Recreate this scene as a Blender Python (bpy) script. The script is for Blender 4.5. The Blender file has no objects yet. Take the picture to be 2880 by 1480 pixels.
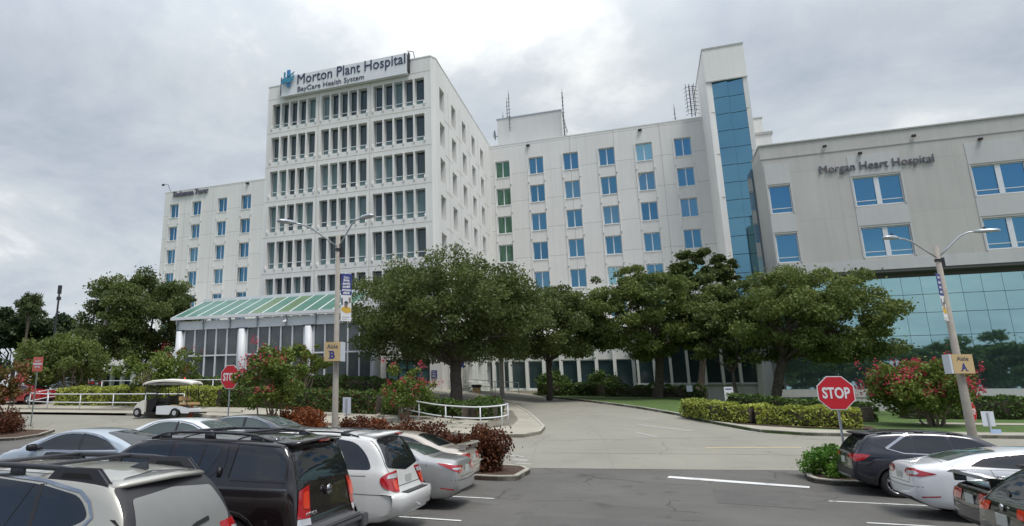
import bpy, bmesh, math, random
import numpy as np
from mathutils import Vector, Matrix
from mathutils.bvhtree import BVHTree

S = bpy.context.scene
COL = S.collection
rad = math.radians

# ------------------------------------------------------------------ camera, sky, sun, exposure
cam = bpy.data.cameras.new("camera")
cam_ob = bpy.data.objects.new("camera", cam)
COL.objects.link(cam_ob)
cam.sensor_width = 36.0
cam.lens = 22.5
cam.shift_x = 0.1181
cam.shift_y = -0.0135
cam.clip_start = 0.1
cam.clip_end = 3000
cam_ob.location = (0, 0, 2.5)
cam_ob.rotation_euler = (rad(90 + 13.01), 0, 0.3703)
S.camera = cam_ob

SUN_EL, SUN_AZ = 66.0, 130.0      # azimuth measured clockwise from +Y (building depth axis)
world = bpy.data.worlds.new("World")
S.world = world
world.use_nodes = True
nt = world.node_tree
nt.nodes.clear()
def wn(t, **k):
    n = nt.nodes.new(t)
    for a, b in k.items(): setattr(n, a, b)
    return n
def wl(a, b): nt.links.new(a, b)
out = wn("ShaderNodeOutputWorld"); bg = wn("ShaderNodeBackground")
bg.inputs["Strength"].default_value = 0.1
sky = wn("ShaderNodeTexSky", sky_type='NISHITA')
sky.sun_disc = False
sky.sun_elevation = rad(SUN_EL); sky.sun_rotation = rad(SUN_AZ)
sky.air_density = 1.0; sky.dust_density = 1.5
tc = wn("ShaderNodeTexCoord"); sep = wn("ShaderNodeSeparateXYZ")
wl(tc.outputs["Generated"], sep.inputs[0])
def wmath(op, a, b=None, clamp=False):
    n = wn("ShaderNodeMath", operation=op); n.use_clamp = clamp
    for i, v in enumerate((a, b)):
        if v is None: continue
        if isinstance(v, (int, float)): n.inputs[i].default_value = v
        else: wl(v, n.inputs[i])
    return n.outputs[0]
zc = wmath('ADD', wmath('MAXIMUM', sep.outputs[2], 0.0), 0.28)
comb = wn("ShaderNodeCombineXYZ")
wl(wmath('DIVIDE', sep.outputs[0], zc), comb.inputs[0])
wl(wmath('DIVIDE', sep.outputs[1], zc), comb.inputs[1])
def wnoise(scale, det, rough, off):
    mp = wn("ShaderNodeMapping"); mp.inputs["Location"].default_value = off
    wl(comb.outputs[0], mp.inputs[0])
    n = wn("ShaderNodeTexNoise"); n.inputs["Scale"].default_value = scale
    n.inputs["Detail"].default_value = det; n.inputs["Roughness"].default_value = rough
    n.inputs["Distortion"].default_value = 0.25
    wl(mp.outputs[0], n.inputs["Vector"]); return n.outputs["Fac"]
n1 = wnoise(1.7, 10, 0.6, (3.1, 7.7, 0)); n2 = wnoise(0.5, 3, 0.5, (1.4, 2.2, 0))
# brighter part of the overcast: towards upper right of the view
dotn = wn("ShaderNodeVectorMath", operation='DOT_PRODUCT')
bd = Vector((-0.09, 0.825, 0.56)).normalized(); dotn.inputs[1].default_value = bd
wl(tc.outputs["Generated"], dotn.inputs[0])
glow = wmath('ADD', wmath('MULTIPLY', wmath('SUBTRACT', dotn.outputs["Value"], 0.60), 0.42, True), wmath('MULTIPLY', wmath('MAXIMUM', wmath('SUBTRACT', dotn.outputs["Value"], 0.972), 0.0), 6.0, True))
t1 = wmath('MULTIPLY', wmath('SUBTRACT', n1, 0.5), 2.35)
t2 = wmath('MULTIPLY', wmath('SUBTRACT', n2, 0.5), 0.7)
tt = wmath('ADD', wmath('ADD', wmath('ADD', t1, t2), glow), 0.46)
ramp = wn("ShaderNodeValToRGB"); wl(tt, ramp.inputs[0])
el = ramp.color_ramp.elements
el[0].position = 0.12; el[0].color = (3.5, 4.0, 4.7, 1)
el[1].position = 0.98; el[1].color = (7.6, 7.8, 7.8, 1)
e = el.new(0.40); e.color = (4.3, 4.75, 5.35, 1)
e = el.new(0.68); e.color = (5.2, 5.6, 6.0, 1)
# breaks of clear sky, only in the half of the sky behind the viewer
back = wmath('MULTIPLY', wmath('ADD', wmath('MULTIPLY', sep.outputs[1], -1.0), 0.05), 3.0, True)
hi = wmath('MULTIPLY', wmath('SUBTRACT', sep.outputs[2], 0.11), 7.0, True)
n3 = wnoise(1.1, 5, 0.55, (9.0, 1.3, 0))
gap = wmath('MULTIPLY', wmath('ADD', wmath('MULTIPLY', wmath('SUBTRACT', n3, 0.5), 5.0), 0.62), 1.0, True)
clear = wmath('MULTIPLY', wmath('MULTIPLY', back, hi), gap)
zen = wmath('ADD', wmath('MULTIPLY', wmath('MAXIMUM', wmath('SUBTRACT', sep.outputs[2], 0.45), 0.0), 2.3), 0.98)
vm = wn("ShaderNodeVectorMath", operation='SCALE')
wl(ramp.outputs[0], vm.inputs[0]); wl(zen, vm.inputs["Scale"])
mix = wn("ShaderNodeMix", data_type='RGBA')
wl(clear, mix.inputs["Factor"]); wl(vm.outputs[0], mix.inputs["A"]); wl(sky.outputs[0], mix.inputs["B"])
wl(mix.outputs["Result"], bg.inputs["Color"]); wl(bg.outputs[0], out.inputs[0])

sun = bpy.data.lights.new("sun", 'SUN'); sun.energy = 1.9; sun.angle = rad(20); sun.color = (1.0, 0.96, 0.9)
sun_ob = bpy.data.objects.new("sun", sun); COL.objects.link(sun_ob)
sd = Vector((math.sin(rad(SUN_AZ)) * math.cos(rad(SUN_EL)), math.cos(rad(SUN_AZ)) * math.cos(rad(SUN_EL)), math.sin(rad(SUN_EL))))
sun_ob.rotation_euler = sd.to_track_quat('Z', 'Y').to_euler()
S.view_settings.view_transform = 'Standard'; S.view_settings.look = 'None'
S.view_settings.exposure = 0.36; S.view_settings.gamma = 1.0; S.view_settings.use_curve_mapping = False

# ------------------------------------------------------------------ materials
M = {}
def mat(name, col, rough=0.7, metal=0.0, spec=0.5, coat=0.0, var=0.0, vscale=1.0, bump=0.0, bscale=30.0, streak=0.0, trans=0.0):
    m = bpy.data.materials.new(name); m.use_nodes = True
    t = m.node_tree; p = t.nodes["Principled BSDF"]
    p.inputs["Base Color"].default_value = (*col, 1); p.inputs["Roughness"].default_value = rough
    p.inputs["Metallic"].default_value = metal; p.inputs["Specular IOR Level"].default_value = spec
    p.inputs["Coat Weight"].default_value = coat; p.inputs["Coat Roughness"].default_value = 0.03
    if trans: p.inputs["Transmission Weight"].default_value = trans
    if var or bump or streak:
        c = t.nodes.new("ShaderNodeTexCoord")
    fac = None
    if var:
        n = t.nodes.new("ShaderNodeTexNoise"); n.inputs["Scale"].default_value = vscale
        n.inputs["Detail"].default_value = 6; n.inputs["Roughness"].default_value = 0.6
        t.links.new(c.outputs["Object"], n.inputs["Vector"])
        mr = t.nodes.new("ShaderNodeMapRange"); mr.inputs[1].default_value = 0.3; mr.inputs[2].default_value = 0.7
        mr.inputs[3].default_value = 1 - var; mr.inputs[4].default_value = 1 + var
        t.links.new(n.outputs["Fac"], mr.inputs[0]); fac = mr.outputs[0]
    if streak:
        mp = t.nodes.new("ShaderNodeMapping"); mp.inputs["Scale"].default_value = (1.6, 1.6, 0.09)
        t.links.new(c.outputs["Object"], mp.inputs[0])
        n = t.nodes.new("ShaderNodeTexNoise"); n.inputs["Scale"].default_value = 1.5; n.inputs["Detail"].default_value = 5
        t.links.new(mp.outputs[0], n.inputs["Vector"])
        mr = t.nodes.new("ShaderNodeMapRange"); mr.inputs[1].default_value = 0.35; mr.inputs[2].default_value = 0.7
        mr.inputs[3].default_value = 1.0; mr.inputs[4].default_value = 1 - streak
        t.links.new(n.outputs["Fac"], mr.inputs[0])
        if fac is not None:
            mm = t.nodes.new("ShaderNodeMath"); mm.operation = 'MULTIPLY'
            t.links.new(fac, mm.inputs[0]); t.links.new(mr.outputs[0], mm.inputs[1]); fac = mm.outputs[0]
        else: fac = mr.outputs[0]
    if fac is not None:
        v = t.nodes.new("ShaderNodeVectorMath"); v.operation = 'SCALE'; v.inputs[0].default_value = col
        t.links.new(fac, v.inputs["Scale"]); t.links.new(v.outputs[0], p.inputs["Base Color"])
        m["_col"] = 1
    if bump:
        n = t.nodes.new("ShaderNodeTexNoise"); n.inputs["Scale"].default_value = bscale; n.inputs["Detail"].default_value = 4
        t.links.new(c.outputs["Object"], n.inputs["Vector"])
        b = t.nodes.new("ShaderNodeBump"); b.inputs["Strength"].default_value = bump; b.inputs["Distance"].default_value = 0.02
        t.links.new(n.outputs["Fac"], b.inputs["Height"]); t.links.new(b.outputs[0], p.inputs["Normal"])
    M[name] = m
    return m

def add_joints(m, w, h, width, off=(0, 0), plane='XZ', dark=0.62, offset=0.0):
    """precast panel joints as a grid of thin dark lines in wall space"""
    t = m.node_tree; p = t.nodes["Principled BSDF"]
    c = t.nodes.new("ShaderNodeTexCoord"); s = t.nodes.new("ShaderNodeSeparateXYZ"); t.links.new(c.outputs["Object"], s.inputs[0])
    cb = t.nodes.new("ShaderNodeCombineXYZ")
    def addc(o, v):
        a = t.nodes.new("ShaderNodeMath"); a.operation = 'ADD'; a.inputs[1].default_value = v; t.links.new(o, a.inputs[0]); return a.outputs[0]
    a, b = {'XZ': (0, 2), 'YZ': (1, 2), 'XY': (0, 1)}[plane]
    t.links.new(addc(s.outputs[a], off[0]), cb.inputs[0]); t.links.new(addc(s.outputs[b], off[1]), cb.inputs[1])
    br = t.nodes.new("ShaderNodeTexBrick"); br.offset = offset; br.squash = 1.0
    br.inputs["Scale"].default_value = 1.0; br.inputs["Brick Width"].default_value = w; br.inputs["Row Height"].default_value = h
    br.inputs["Mortar Size"].default_value = width; br.inputs["Mortar Smooth"].default_value = 0.3
    br.inputs["Color1"].default_value = (1, 1, 1, 1); br.inputs["Color2"].default_value = (0.955, 0.955, 0.96, 1)
    br.inputs["Mortar"].default_value = (dark, dark, dark, 1)
    t.links.new(cb.outputs[0], br.inputs["Vector"])
    mx = t.nodes.new("ShaderNodeMix"); mx.data_type = 'RGBA'; mx.blend_type = 'MULTIPLY'; mx.inputs["Factor"].default_value = 1
    bc = p.inputs["Base Color"]
    if bc.is_linked: t.links.new(bc.links[0].from_socket, mx.inputs["A"])
    else: mx.inputs["A"].default_value = bc.default_value
    t.links.new(br.outputs["Color"], mx.inputs["B"]); t.links.new(mx.outputs["Result"], bc)

def leafmat(name, a, b, rough=0.55, transl=0.25):
    m = bpy.data.materials.new(name); m.use_nodes = True; t = m.node_tree; p = t.nodes["Principled BSDF"]
    at = t.nodes.new("ShaderNodeAttribute"); at.attribute_name = "shade"
    mx = t.nodes.new("ShaderNodeMix"); mx.data_type = 'RGBA'
    mx.inputs["A"].default_value = (*a, 1); mx.inputs["B"].default_value = (*b, 1)
    t.links.new(at.outputs["Fac"], mx.inputs["Factor"]); t.links.new(mx.outputs["Result"], p.inputs["Base Color"])
    p.inputs["Roughness"].default_value = rough; p.inputs["Specular IOR Level"].default_value = 0.3
    tr = t.nodes.new("ShaderNodeBsdfTranslucent"); ms = t.nodes.new("ShaderNodeMixShader"); ms.inputs[0].default_value = transl
    t.links.new(mx.outputs["Result"], tr.inputs[0])
    o = t.nodes["Material Output"]; t.links.new(p.outputs[0], ms.inputs[1]); t.links.new(tr.outputs[0], ms.inputs[2]); t.links.new(ms.outputs[0], o.inputs[0])
    M[name] = m; return m

mat('precast', (0.78, 0.775, 0.745), 0.85, var=0.03, vscale=0.25, streak=0.07, bump=0.15, bscale=18)
mat('precast_grid', (0.74, 0.735, 0.705), 0.85, var=0.03, vscale=0.25, streak=0.07, bump=0.15, bscale=18)
add_joints(M['precast_grid'], 5.4, 3.84, 0.03, off=(17.05 + 1.75, 2.2), dark=0.55)
mat('precast_side', (0.72, 0.715, 0.685), 0.85, var=0.04, vscale=0.25, streak=0.12, bump=0.15, bscale=18)
add_joints(M['precast_side'], 4.4, 3.9, 0.035, off=(0, 1.0), plane='YZ', dark=0.55)
mat('heart_wall', (0.54, 0.53, 0.495), 0.9, var=0.05, vscale=0.35, streak=0.07, bump=0.2, bscale=14)
add_joints(M['heart_wall'], 3.92, 4.23, 0.02, off=(1.0, 1.5), dark=0.82)
mat('heart_light', (0.56, 0.565, 0.555), 0.85, var=0.04, vscale=0.4, streak=0.06)
mat('stain', (0.52, 0.46, 0.36), 0.9, var=0.15, vscale=2)
mat('white_paint', (0.74, 0.76, 0.78), 0.45, var=0.03, vscale=0.8)
mat('frame_white', (0.72, 0.75, 0.78), 0.4)
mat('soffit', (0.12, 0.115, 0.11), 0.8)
mat('concrete_grey', (0.45, 0.45, 0.43), 0.85, var=0.06, vscale=0.5, streak=0.1)  # mid grey concrete for copings and panels
mat('glass_dark', (0.035, 0.06, 0.066), 0.06, spec=0.75)
mat('glass_dark2', (0.045, 0.07, 0.075), 0.08, spec=0.75)
mat('glass_blind', (0.12, 0.20, 0.20), 0.15, spec=0.7, var=0.05, vscale=1)
mat('glass_blue', (0.105, 0.255, 0.37), 0.03, metal=0.9)
mat('glass_blue2', (0.085, 0.22, 0.33), 0.04, metal=0.85)
mat('glass_blue3', (0.15, 0.30, 0.40), 0.06, metal=0.8)
mat('glass_green', (0.10, 0.20, 0.14), 0.05, metal=0.6, var=0.2, vscale=1.2)
mat('glass_pale', (0.30, 0.52, 0.56), 0.05, metal=0.8)
mat('glass_teal', (0.36, 0.56, 0.57), 0.02, metal=0.95)
mat('glass_stair', (0.16, 0.33, 0.41), 0.04, metal=0.92)
mat('glass_lobby', (0.085, 0.10, 0.105), 0.12, spec=0.8, var=0.35, vscale=0.6)
mat('glass_tealframe', (0.20, 0.42, 0.42), 0.08, metal=0.7)
mat('roof_green', (0.065, 0.18, 0.13), 0.4, spec=0.8, var=0.12, vscale=0.5)
mat('roof_olive', (0.10, 0.18, 0.08), 0.4, spec=0.8, var=0.12, vscale=0.5)
mat('joint', (0.05, 0.10, 0.12), 0.4)
mat('black', (0.012, 0.012, 0.013), 0.5)
mat('dark_metal', (0.06, 0.06, 0.065), 0.45, metal=0.6)
mat('grey_metal', (0.42, 0.44, 0.46), 0.4, metal=0.7)
mat('galv', (0.5, 0.53, 0.56), 0.4, metal=0.6, var=0.08, vscale=6)
mat('pole_conc', (0.36, 0.33, 0.285), 0.9, var=0.12, vscale=3, bump=0.4, bscale=40, streak=0.2)
mat('letter_blue', (0.035, 0.05, 0.10), 0.45)
mat('letter_grey', (0.12, 0.12, 0.15), 0.5)
mat('logo_teal', (0.05, 0.26, 0.38), 0.4)
mat('logo_blue', (0.06, 0.24, 0.50), 0.4)
mat('sign_red', (0.58, 0.018, 0.03), 0.4, var=0.04, vscale=4)
mat('sign_red_faded', (0.55, 0.13, 0.10), 0.5)
mat('sign_white', (0.78, 0.78, 0.78), 0.45)
mat('sign_grey', (0.62, 0.66, 0.72), 0.5)
mat('sign_tan', (0.58, 0.43, 0.22), 0.55, var=0.05, vscale=3)
mat('sign_blue', (0.03, 0.045, 0.22), 0.5)
mat('pale_blue', (0.42, 0.55, 0.78), 0.5)
mat('skin_tone', (0.55, 0.33, 0.2), 0.6)
mat('yellow_cloth', (0.66, 0.42, 0.06), 0.6)
mat('pole_green', (0.25, 0.3, 0.28), 0.5, metal=0.3)
mat('orange', (0.9, 0.09, 0.04), 0.5)
mat('red_enamel', (0.4, 0.015, 0.02), 0.4)
mat('tan_vinyl', (0.55, 0.38, 0.2), 0.6)
mat('cream', (0.76, 0.74, 0.66), 0.5, var=0.04, vscale=3)
mat('wood_brown', (0.35, 0.22, 0.12), 0.7)
mat('asphalt', (0.122, 0.117, 0.107), 0.93, var=0.17, vscale=0.35, bump=0.6, bscale=60)
def wear(m, speck=0.18, cs=0.45, cw=0.012, cd=0.5, stain=0.25):
    """fine aggregate speckle, branching cracks and oily patches"""
    t = m.node_tree; p = t.nodes["Principled BSDF"]; c = t.nodes.new("ShaderNodeTexCoord"); L = t.links.new
    def N(s, d, r=.6):
        n = t.nodes.new("ShaderNodeTexNoise"); n.inputs["Scale"].default_value = s; n.inputs["Detail"].default_value = d; n.inputs["Roughness"].default_value = r; L(c.outputs["Object"], n.inputs["Vector"]); return n
    def MR(o, a, b, e, f):
        n = t.nodes.new("ShaderNodeMapRange"); n.inputs[1].default_value = a; n.inputs[2].default_value = b; n.inputs[3].default_value = e; n.inputs[4].default_value = f; L(o, n.inputs[0]); return n.outputs[0]
    def MU(a, b):
        n = t.nodes.new("ShaderNodeMath"); n.operation = 'MULTIPLY'; L(a, n.inputs[0]); L(b, n.inputs[1]); return n.outputs[0]
    sp = MR(N(28, 3, .8).outputs["Fac"], .3, .7, 1 - speck, 1 + speck)
    w = t.nodes.new("ShaderNodeVectorMath"); w.operation = 'ADD'; sc = t.nodes.new("ShaderNodeVectorMath"); sc.operation = 'SCALE'; sc.inputs["Scale"].default_value = .7
    L(N(.9, 4).outputs["Color"], sc.inputs[0]); L(c.outputs["Object"], w.inputs[0]); L(sc.outputs[0], w.inputs[1])
    v = t.nodes.new("ShaderNodeTexVoronoi"); v.feature = 'DISTANCE_TO_EDGE'; v.inputs["Scale"].default_value = cs; L(w.outputs[0], v.inputs["Vector"])
    cr = MR(v.outputs["Distance"], 0, cw, 1 - cd, 1); mk = MR(N(.22, 2).outputs["Fac"], .5, .56, 1, 0)
    mx = t.nodes.new("ShaderNodeMath"); mx.operation = 'MAXIMUM'; L(cr, mx.inputs[0]); L(mk, mx.inputs[1])
    st = MR(N(1.1, 3, .5).outputs["Fac"], .60, .72, 1, 1 - stain)
    f = MU(MU(sp, mx.outputs[0]), st); bc = p.inputs["Base Color"]; q = t.nodes.new("ShaderNodeVectorMath"); q.operation = 'SCALE'; L(bc.links[0].from_socket, q.inputs[0]); L(f, q.inputs["Scale"]); L(q.outputs[0], bc)
wear(M['asphalt'], .22, .4, .018, .5, .32)
mat('asphalt_patch', (0.108, 0.104, 0.097), 0.93, var=0.1, vscale=0.8, bump=0.5, bscale=60); wear(M['asphalt_patch'], .2, .8, .01, .3, .2)
mat('concrete', (0.268, 0.256, 0.214), 0.9, var=0.10, vscale=0.3, bump=0.3, bscale=40); wear(M['concrete'], .07, .22, .006, .35, .14)
mat('sidewalk', (0.37, 0.345, 0.28), 0.9, var=0.13, vscale=0.7, bump=0.3, bscale=40)
mat('kerb', (0.40, 0.38, 0.32), 0.9, var=0.25, vscale=1.3, bump=0.3, bscale=30)
mat('grass', (0.075, 0.13, 0.028), 0.95, var=0.25, vscale=2.5, bump=0.8, bscale=50)
mat('joint_grey', (0.24, 0.23, 0.21), 0.95)
mat('mulch', (0.075, 0.045, 0.03), 0.95, var=0.5, vscale=14, bump=1.0, bscale=40)
mat('mark_white', (0.68, 0.68, 0.66), 0.7, var=0.12, vscale=5)
wear(M['mark_white'], .14, 1.6, .03, .6, .45)
mat('mark_faded', (0.36, 0.355, 0.325), 0.8, var=0.12, vscale=6)
mat('mark_yellow', (0.50, 0.41, 0.24), 0.8, var=0.1, vscale=4)
mat('bark', (0.095, 0.078, 0.062), 0.95, var=0.35, vscale=5, bump=1.0, bscale=22)
mat('bark_pale', (0.26, 0.2, 0.15), 0.9, var=0.3, vscale=6, bump=0.5, bscale=20)
mat('tyre', (0.018, 0.018, 0.018), 0.85)
mat('rim', (0.5, 0.5, 0.52), 0.3, metal=0.9)
mat('chrome', (0.5, 0.51, 0.53), 0.22, metal=1.0)
mat('carglass', (0.012, 0.014, 0.018), 0.03, spec=0.9)
mat('carglass_light', (0.06, 0.085, 0.08), 0.03, spec=0.9)
mat('carglass_dusty', (0.20, 0.205, 0.195), 0.25, spec=0.7, var=0.08, vscale=2)
mat('seam', (0.01, 0.01, 0.011), 0.6)
mat('trim_black', (0.022, 0.022, 0.026), 0.5)
mat('rail_grey', (0.04, 0.042, 0.05), 0.45)
mat('lamp_red', (0.42, 0.006, 0.012), 0.15, spec=0.8, coat=1.0)
mat('lamp_orange', (0.75, 0.05, 0.02), 0.15, spec=0.8, coat=1.0)
mat('lamp_clear', (0.62, 0.62, 0.64), 0.15, metal=0.3, coat=1.0)
mat('plate', (0.5, 0.52, 0.48), 0.5)
def paint(name, c, metal=0.35, rough=0.35): return mat(name, c, rough, metal=metal, coat=1.0)
# the oak and shrub leaf colours
leafmat('leaf_oak', (0.038, 0.062, 0.018), (0.22, 0.265, 0.08), transl=0.36)
leafmat('leaf_oak_pale', (0.048, 0.078, 0.018), (0.25, 0.30, 0.08), transl=0.33)
leafmat('leaf_far', (0.03, 0.05, 0.022), (0.07, 0.105, 0.04))
leafmat('leaf_myrtle', (0.07, 0.12, 0.022), (0.22, 0.27, 0.05))
leafmat('leaf_hedge_yellow', (0.12, 0.18, 0.03), (0.54, 0.56, 0.11))
leafmat('leaf_hedge_green', (0.04, 0.08, 0.018), (0.13, 0.20, 0.045))
leafmat('leaf_copper', (0.06, 0.02, 0.012), (0.20, 0.075, 0.03))
leafmat('leaf_copper_bright', (0.12, 0.03, 0.015), (0.45, 0.15, 0.04))
leafmat('leaf_bright', (0.06, 0.16, 0.02), (0.2, 0.38, 0.05))
leafmat('leaf_palm', (0.05, 0.075, 0.03), (0.13, 0.16, 0.06))
leafmat('petal_red', (0.36, 0.03, 0.05), (0.66, 0.08, 0.14), transl=0.35)
leafmat('petal_white', (0.6, 0.6, 0.52), (0.85, 0.85, 0.8), transl=0.35)
leafmat('leaf_mixred', (0.05, 0.11, 0.02), (0.35, 0.10, 0.05))

# ------------------------------------------------------------------ object helpers
def tag(o, label=None, cat=None, group=None, kind=None):
    if label: o['label'] = label
    if cat: o['category'] = cat
    if group: o['group'] = group
    if kind: o['kind'] = kind
    return o
def thing(name, loc, label, cat, group=None, rz=0.0):
    o = bpy.data.objects.new(name, None); COL.objects.link(o)
    o.location = loc; o.rotation_euler = (0, 0, rz); o.empty_display_size = 0.3
    return tag(o, label, cat, group)
def origin(p):
    v = Vector((0, 0, 0))
    while p is not None:
        v += Vector(p.location); p = p.parent
    return v
def link(name, me, parent=None):
    o = bpy.data.objects.new(name, me); COL.objects.link(o)
    if parent is not None: o.parent = parent
    return o
class MB:
    def __init__(s): s.v = []; s.f = []; s.m = []; s.mi = 0
    def add(s, vs, fs):
        b = len(s.v); s.v += [tuple(v) for v in vs]; s.f += [tuple(b + i for i in f) for f in fs]; s.m += [s.mi] * len(fs); return s
    def box(s, x0, x1, y0, y1, z0, z1):
        if x0 > x1: x0, x1 = x1, x0
        if y0 > y1: y0, y1 = y1, y0
        if z0 > z1: z0, z1 = z1, z0
        return s.add([(x0,y0,z0),(x1,y0,z0),(x1,y1,z0),(x0,y1,z0),(x0,y0,z1),(x1,y0,z1),(x1,y1,z1),(x0,y1,z1)],
                     [(0,3,2,1),(4,5,6,7),(0,1,5,4),(1,2,6,5),(2,3,7,6),(3,0,4,7)])
    def quad(s, a, b, c, d): return s.add([a, b, c, d], [(0, 1, 2, 3)])
    def tube(s, pts, r, n=8, cap=True):
        pts = [Vector(p) for p in pts]
        rs = r if isinstance(r, (list, tuple)) else [r] * len(pts)
        rings = []; up = Vector((0, 0, 1))
        for i, p in enumerate(pts):
            d = (pts[min(i + 1, len(pts) - 1)] - pts[max(i - 1, 0)])
            d = d.normalized() if d.length > 1e-9 else up
            a = d.cross(up)
            if a.length < 0.05: a = d.cross(Vector((1, 0, 0)))
            a.normalize(); b = d.cross(a)
            rings.append([p + (a * math.cos(2 * math.pi * k / n) + b * math.sin(2 * math.pi * k / n)) * rs[i] for k in range(n)])
        vs = [v for ring in rings for v in ring]; fs = []
        for i in range(len(pts) - 1):
            for k in range(n):
                k2 = (k + 1) % n
                fs.append((i * n + k, i * n + k2, (i + 1) * n + k2, (i + 1) * n + k))
        if cap:
            fs.append(tuple(range(n - 1, -1, -1))); fs.append(tuple((len(pts) - 1) * n + k for k in range(n)))
        return s.add(vs, fs)
    def prism(s, poly, axis, a, b):
        """poly: 2-D outline; axis 'x','y','z' is the extrusion axis between a and b"""
        def P(u, v, w): return {'x': (w, u, v), 'y': (u, w, v), 'z': (u, v, w)}[axis]
        n = len(poly)
        vs = [P(u, v, a) for u, v in poly] + [P(u, v, b) for u, v in poly]
        fs = [tuple(range(n)), tuple(range(2 * n - 1, n - 1, -1))] + [(i, (i + 1) % n + n if False else (i + 1) % n, (i + 1) % n + n, i + n) for i in range(n)]
        return s.add(vs, fs)
    def build(s, name, mats, parent=None, smooth=False, local=False, bevel=0.0, fix=True):
        if not isinstance(mats, (list, tuple)): mats = [mats]
        me = bpy.data.meshes.new(name)
        off = Vector((0, 0, 0)) if (parent is None or local) else origin(parent)
        me.from_pydata([(x - off.x, y - off.y, z - off.z) for x, y, z in s.v], [], s.f)
        for m in mats: me.materials.append(M[m] if isinstance(m, str) else m)
        me.polygons.foreach_set('material_index', s.m)
        if smooth: me.polygons.foreach_set('use_smooth', [True] * len(me.polygons))
        me.update()
        if fix or bevel:
            bm = bmesh.new(); bm.from_mesh(me)
            if bevel:
                bmesh.ops.bevel(bm, geom=[e for e in bm.edges if len(e.link_faces) == 2 and e.calc_face_angle(0) > 0.6], offset=bevel, segments=2, affect='EDGES', clamp_overlap=True)
            bmesh.ops.recalc_face_normals(bm, faces=bm.faces)
            bm.to_mesh(me); bm.free()
        return link(name, me, parent)

def text_mesh(body, extrude=0.02, bold=0.0):
    cu = bpy.data.curves.new('t', 'FONT'); cu.body = body; cu.size = 1.0; cu.extrude = extrude; cu.offset = bold; cu.resolution_u = 3
    o = bpy.data.objects.new('t', cu); COL.objects.link(o)
    bpy.context.view_layer.update()
    dg = bpy.context.evaluated_depsgraph_get()
    me = bpy.data.meshes.new_from_object(o.evaluated_get(dg))
    bpy.data.objects.remove(o); bpy.data.curves.remove(cu)
    return me
def text_obj(name, body, m, x0, x1, z0, z1, y, parent, depth=0.05, bold=0.0, direction='-y', frame=None):
    """lettering fitted to x0..x1, z0..z1 on the plane Y=y, readable from -Y; frame: (origin, xaxis, zaxis, normal)"""
    me = text_mesh(body, 0.5, bold)
    n = len(me.vertices); co = np.empty(n * 3); me.vertices.foreach_get('co', co); co = co.reshape(-1, 3)
    mn = co.min(0); mx = co.max(0)
    u = (co[:, 0] - mn[0]) / (mx[0] - mn[0]); v = (co[:, 1] - mn[1]) / (mx[1] - mn[1]); w = (co[:, 2] - mn[2]) / (mx[2] - mn[2])
    if frame is None:
        off = origin(parent)
        P = np.stack([x0 + u * (x1 - x0) - off.x, y - w * depth - off.y, z0 + v * (z1 - z0) - off.z], 1)
    else:
        O, X, Z, N = [np.array(q, float) for q in frame]
        P = O + np.outer(x0 + u * (x1 - x0), X) + np.outer(z0 + v * (z1 - z0), Z) + np.outer(w * depth, N)
    me.vertices.foreach_set('co', P.astype(np.float32).ravel()); me.update()
    me.materials.clear(); me.materials.append(M[m]); me.name = name
    return link(name, me, parent)

# ------------------------------------------------------------------ leaves
def leaf_mesh(name, P, size, shade, m, parent=None, seed=0, up=0.35, aspect=1.6, off=None):
    rs = np.random.RandomState(seed); N = len(P)
    n = rs.normal(size=(N, 3)); n[:, 2] += up; n /= np.linalg.norm(n, axis=1)[:, None]
    a = np.cross(n, rs.normal(size=(N, 3))); a /= np.linalg.norm(a, axis=1)[:, None] + 1e-9
    b = np.cross(n, a)
    sz = (np.asarray(size) * (0.65 + 0.7 * rs.rand(N)))[:, None]
    v = np.stack([P - a * sz * aspect * 0.5, P + b * sz * 0.5, P + a * sz * aspect * 0.5, P - b * sz * 0.5], 1).reshape(-1, 3)
    if off is None: off = origin(parent) if parent is not None else Vector((0, 0, 0))
    v -= np.array(off)
    me = bpy.data.meshes.new(name)
    me.vertices.add(4 * N); me.vertices.foreach_set('co', v.astype(np.float32).ravel())
    me.loops.add(4 * N); me.loops.foreach_set('vertex_index', np.arange(4 * N, dtype=np.int32))
    me.polygons.add(N); me.polygons.foreach_set('loop_start', (np.arange(N) * 4).astype(np.int32))
    me.polygons.foreach_set('loop_total', np.full(N, 4, np.int32))
    at = me.attributes.new('shade', 'FLOAT', 'POINT')
    sh = np.clip(np.repeat(shade, 4) + rs.normal(size=4 * N) * 0.05, 0, 1)
    at.data.foreach_set('value', sh.astype(np.float32))
    me.materials.append(M[m]); me.update(calc_edges=True)
    return link(name, me, parent)

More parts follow.
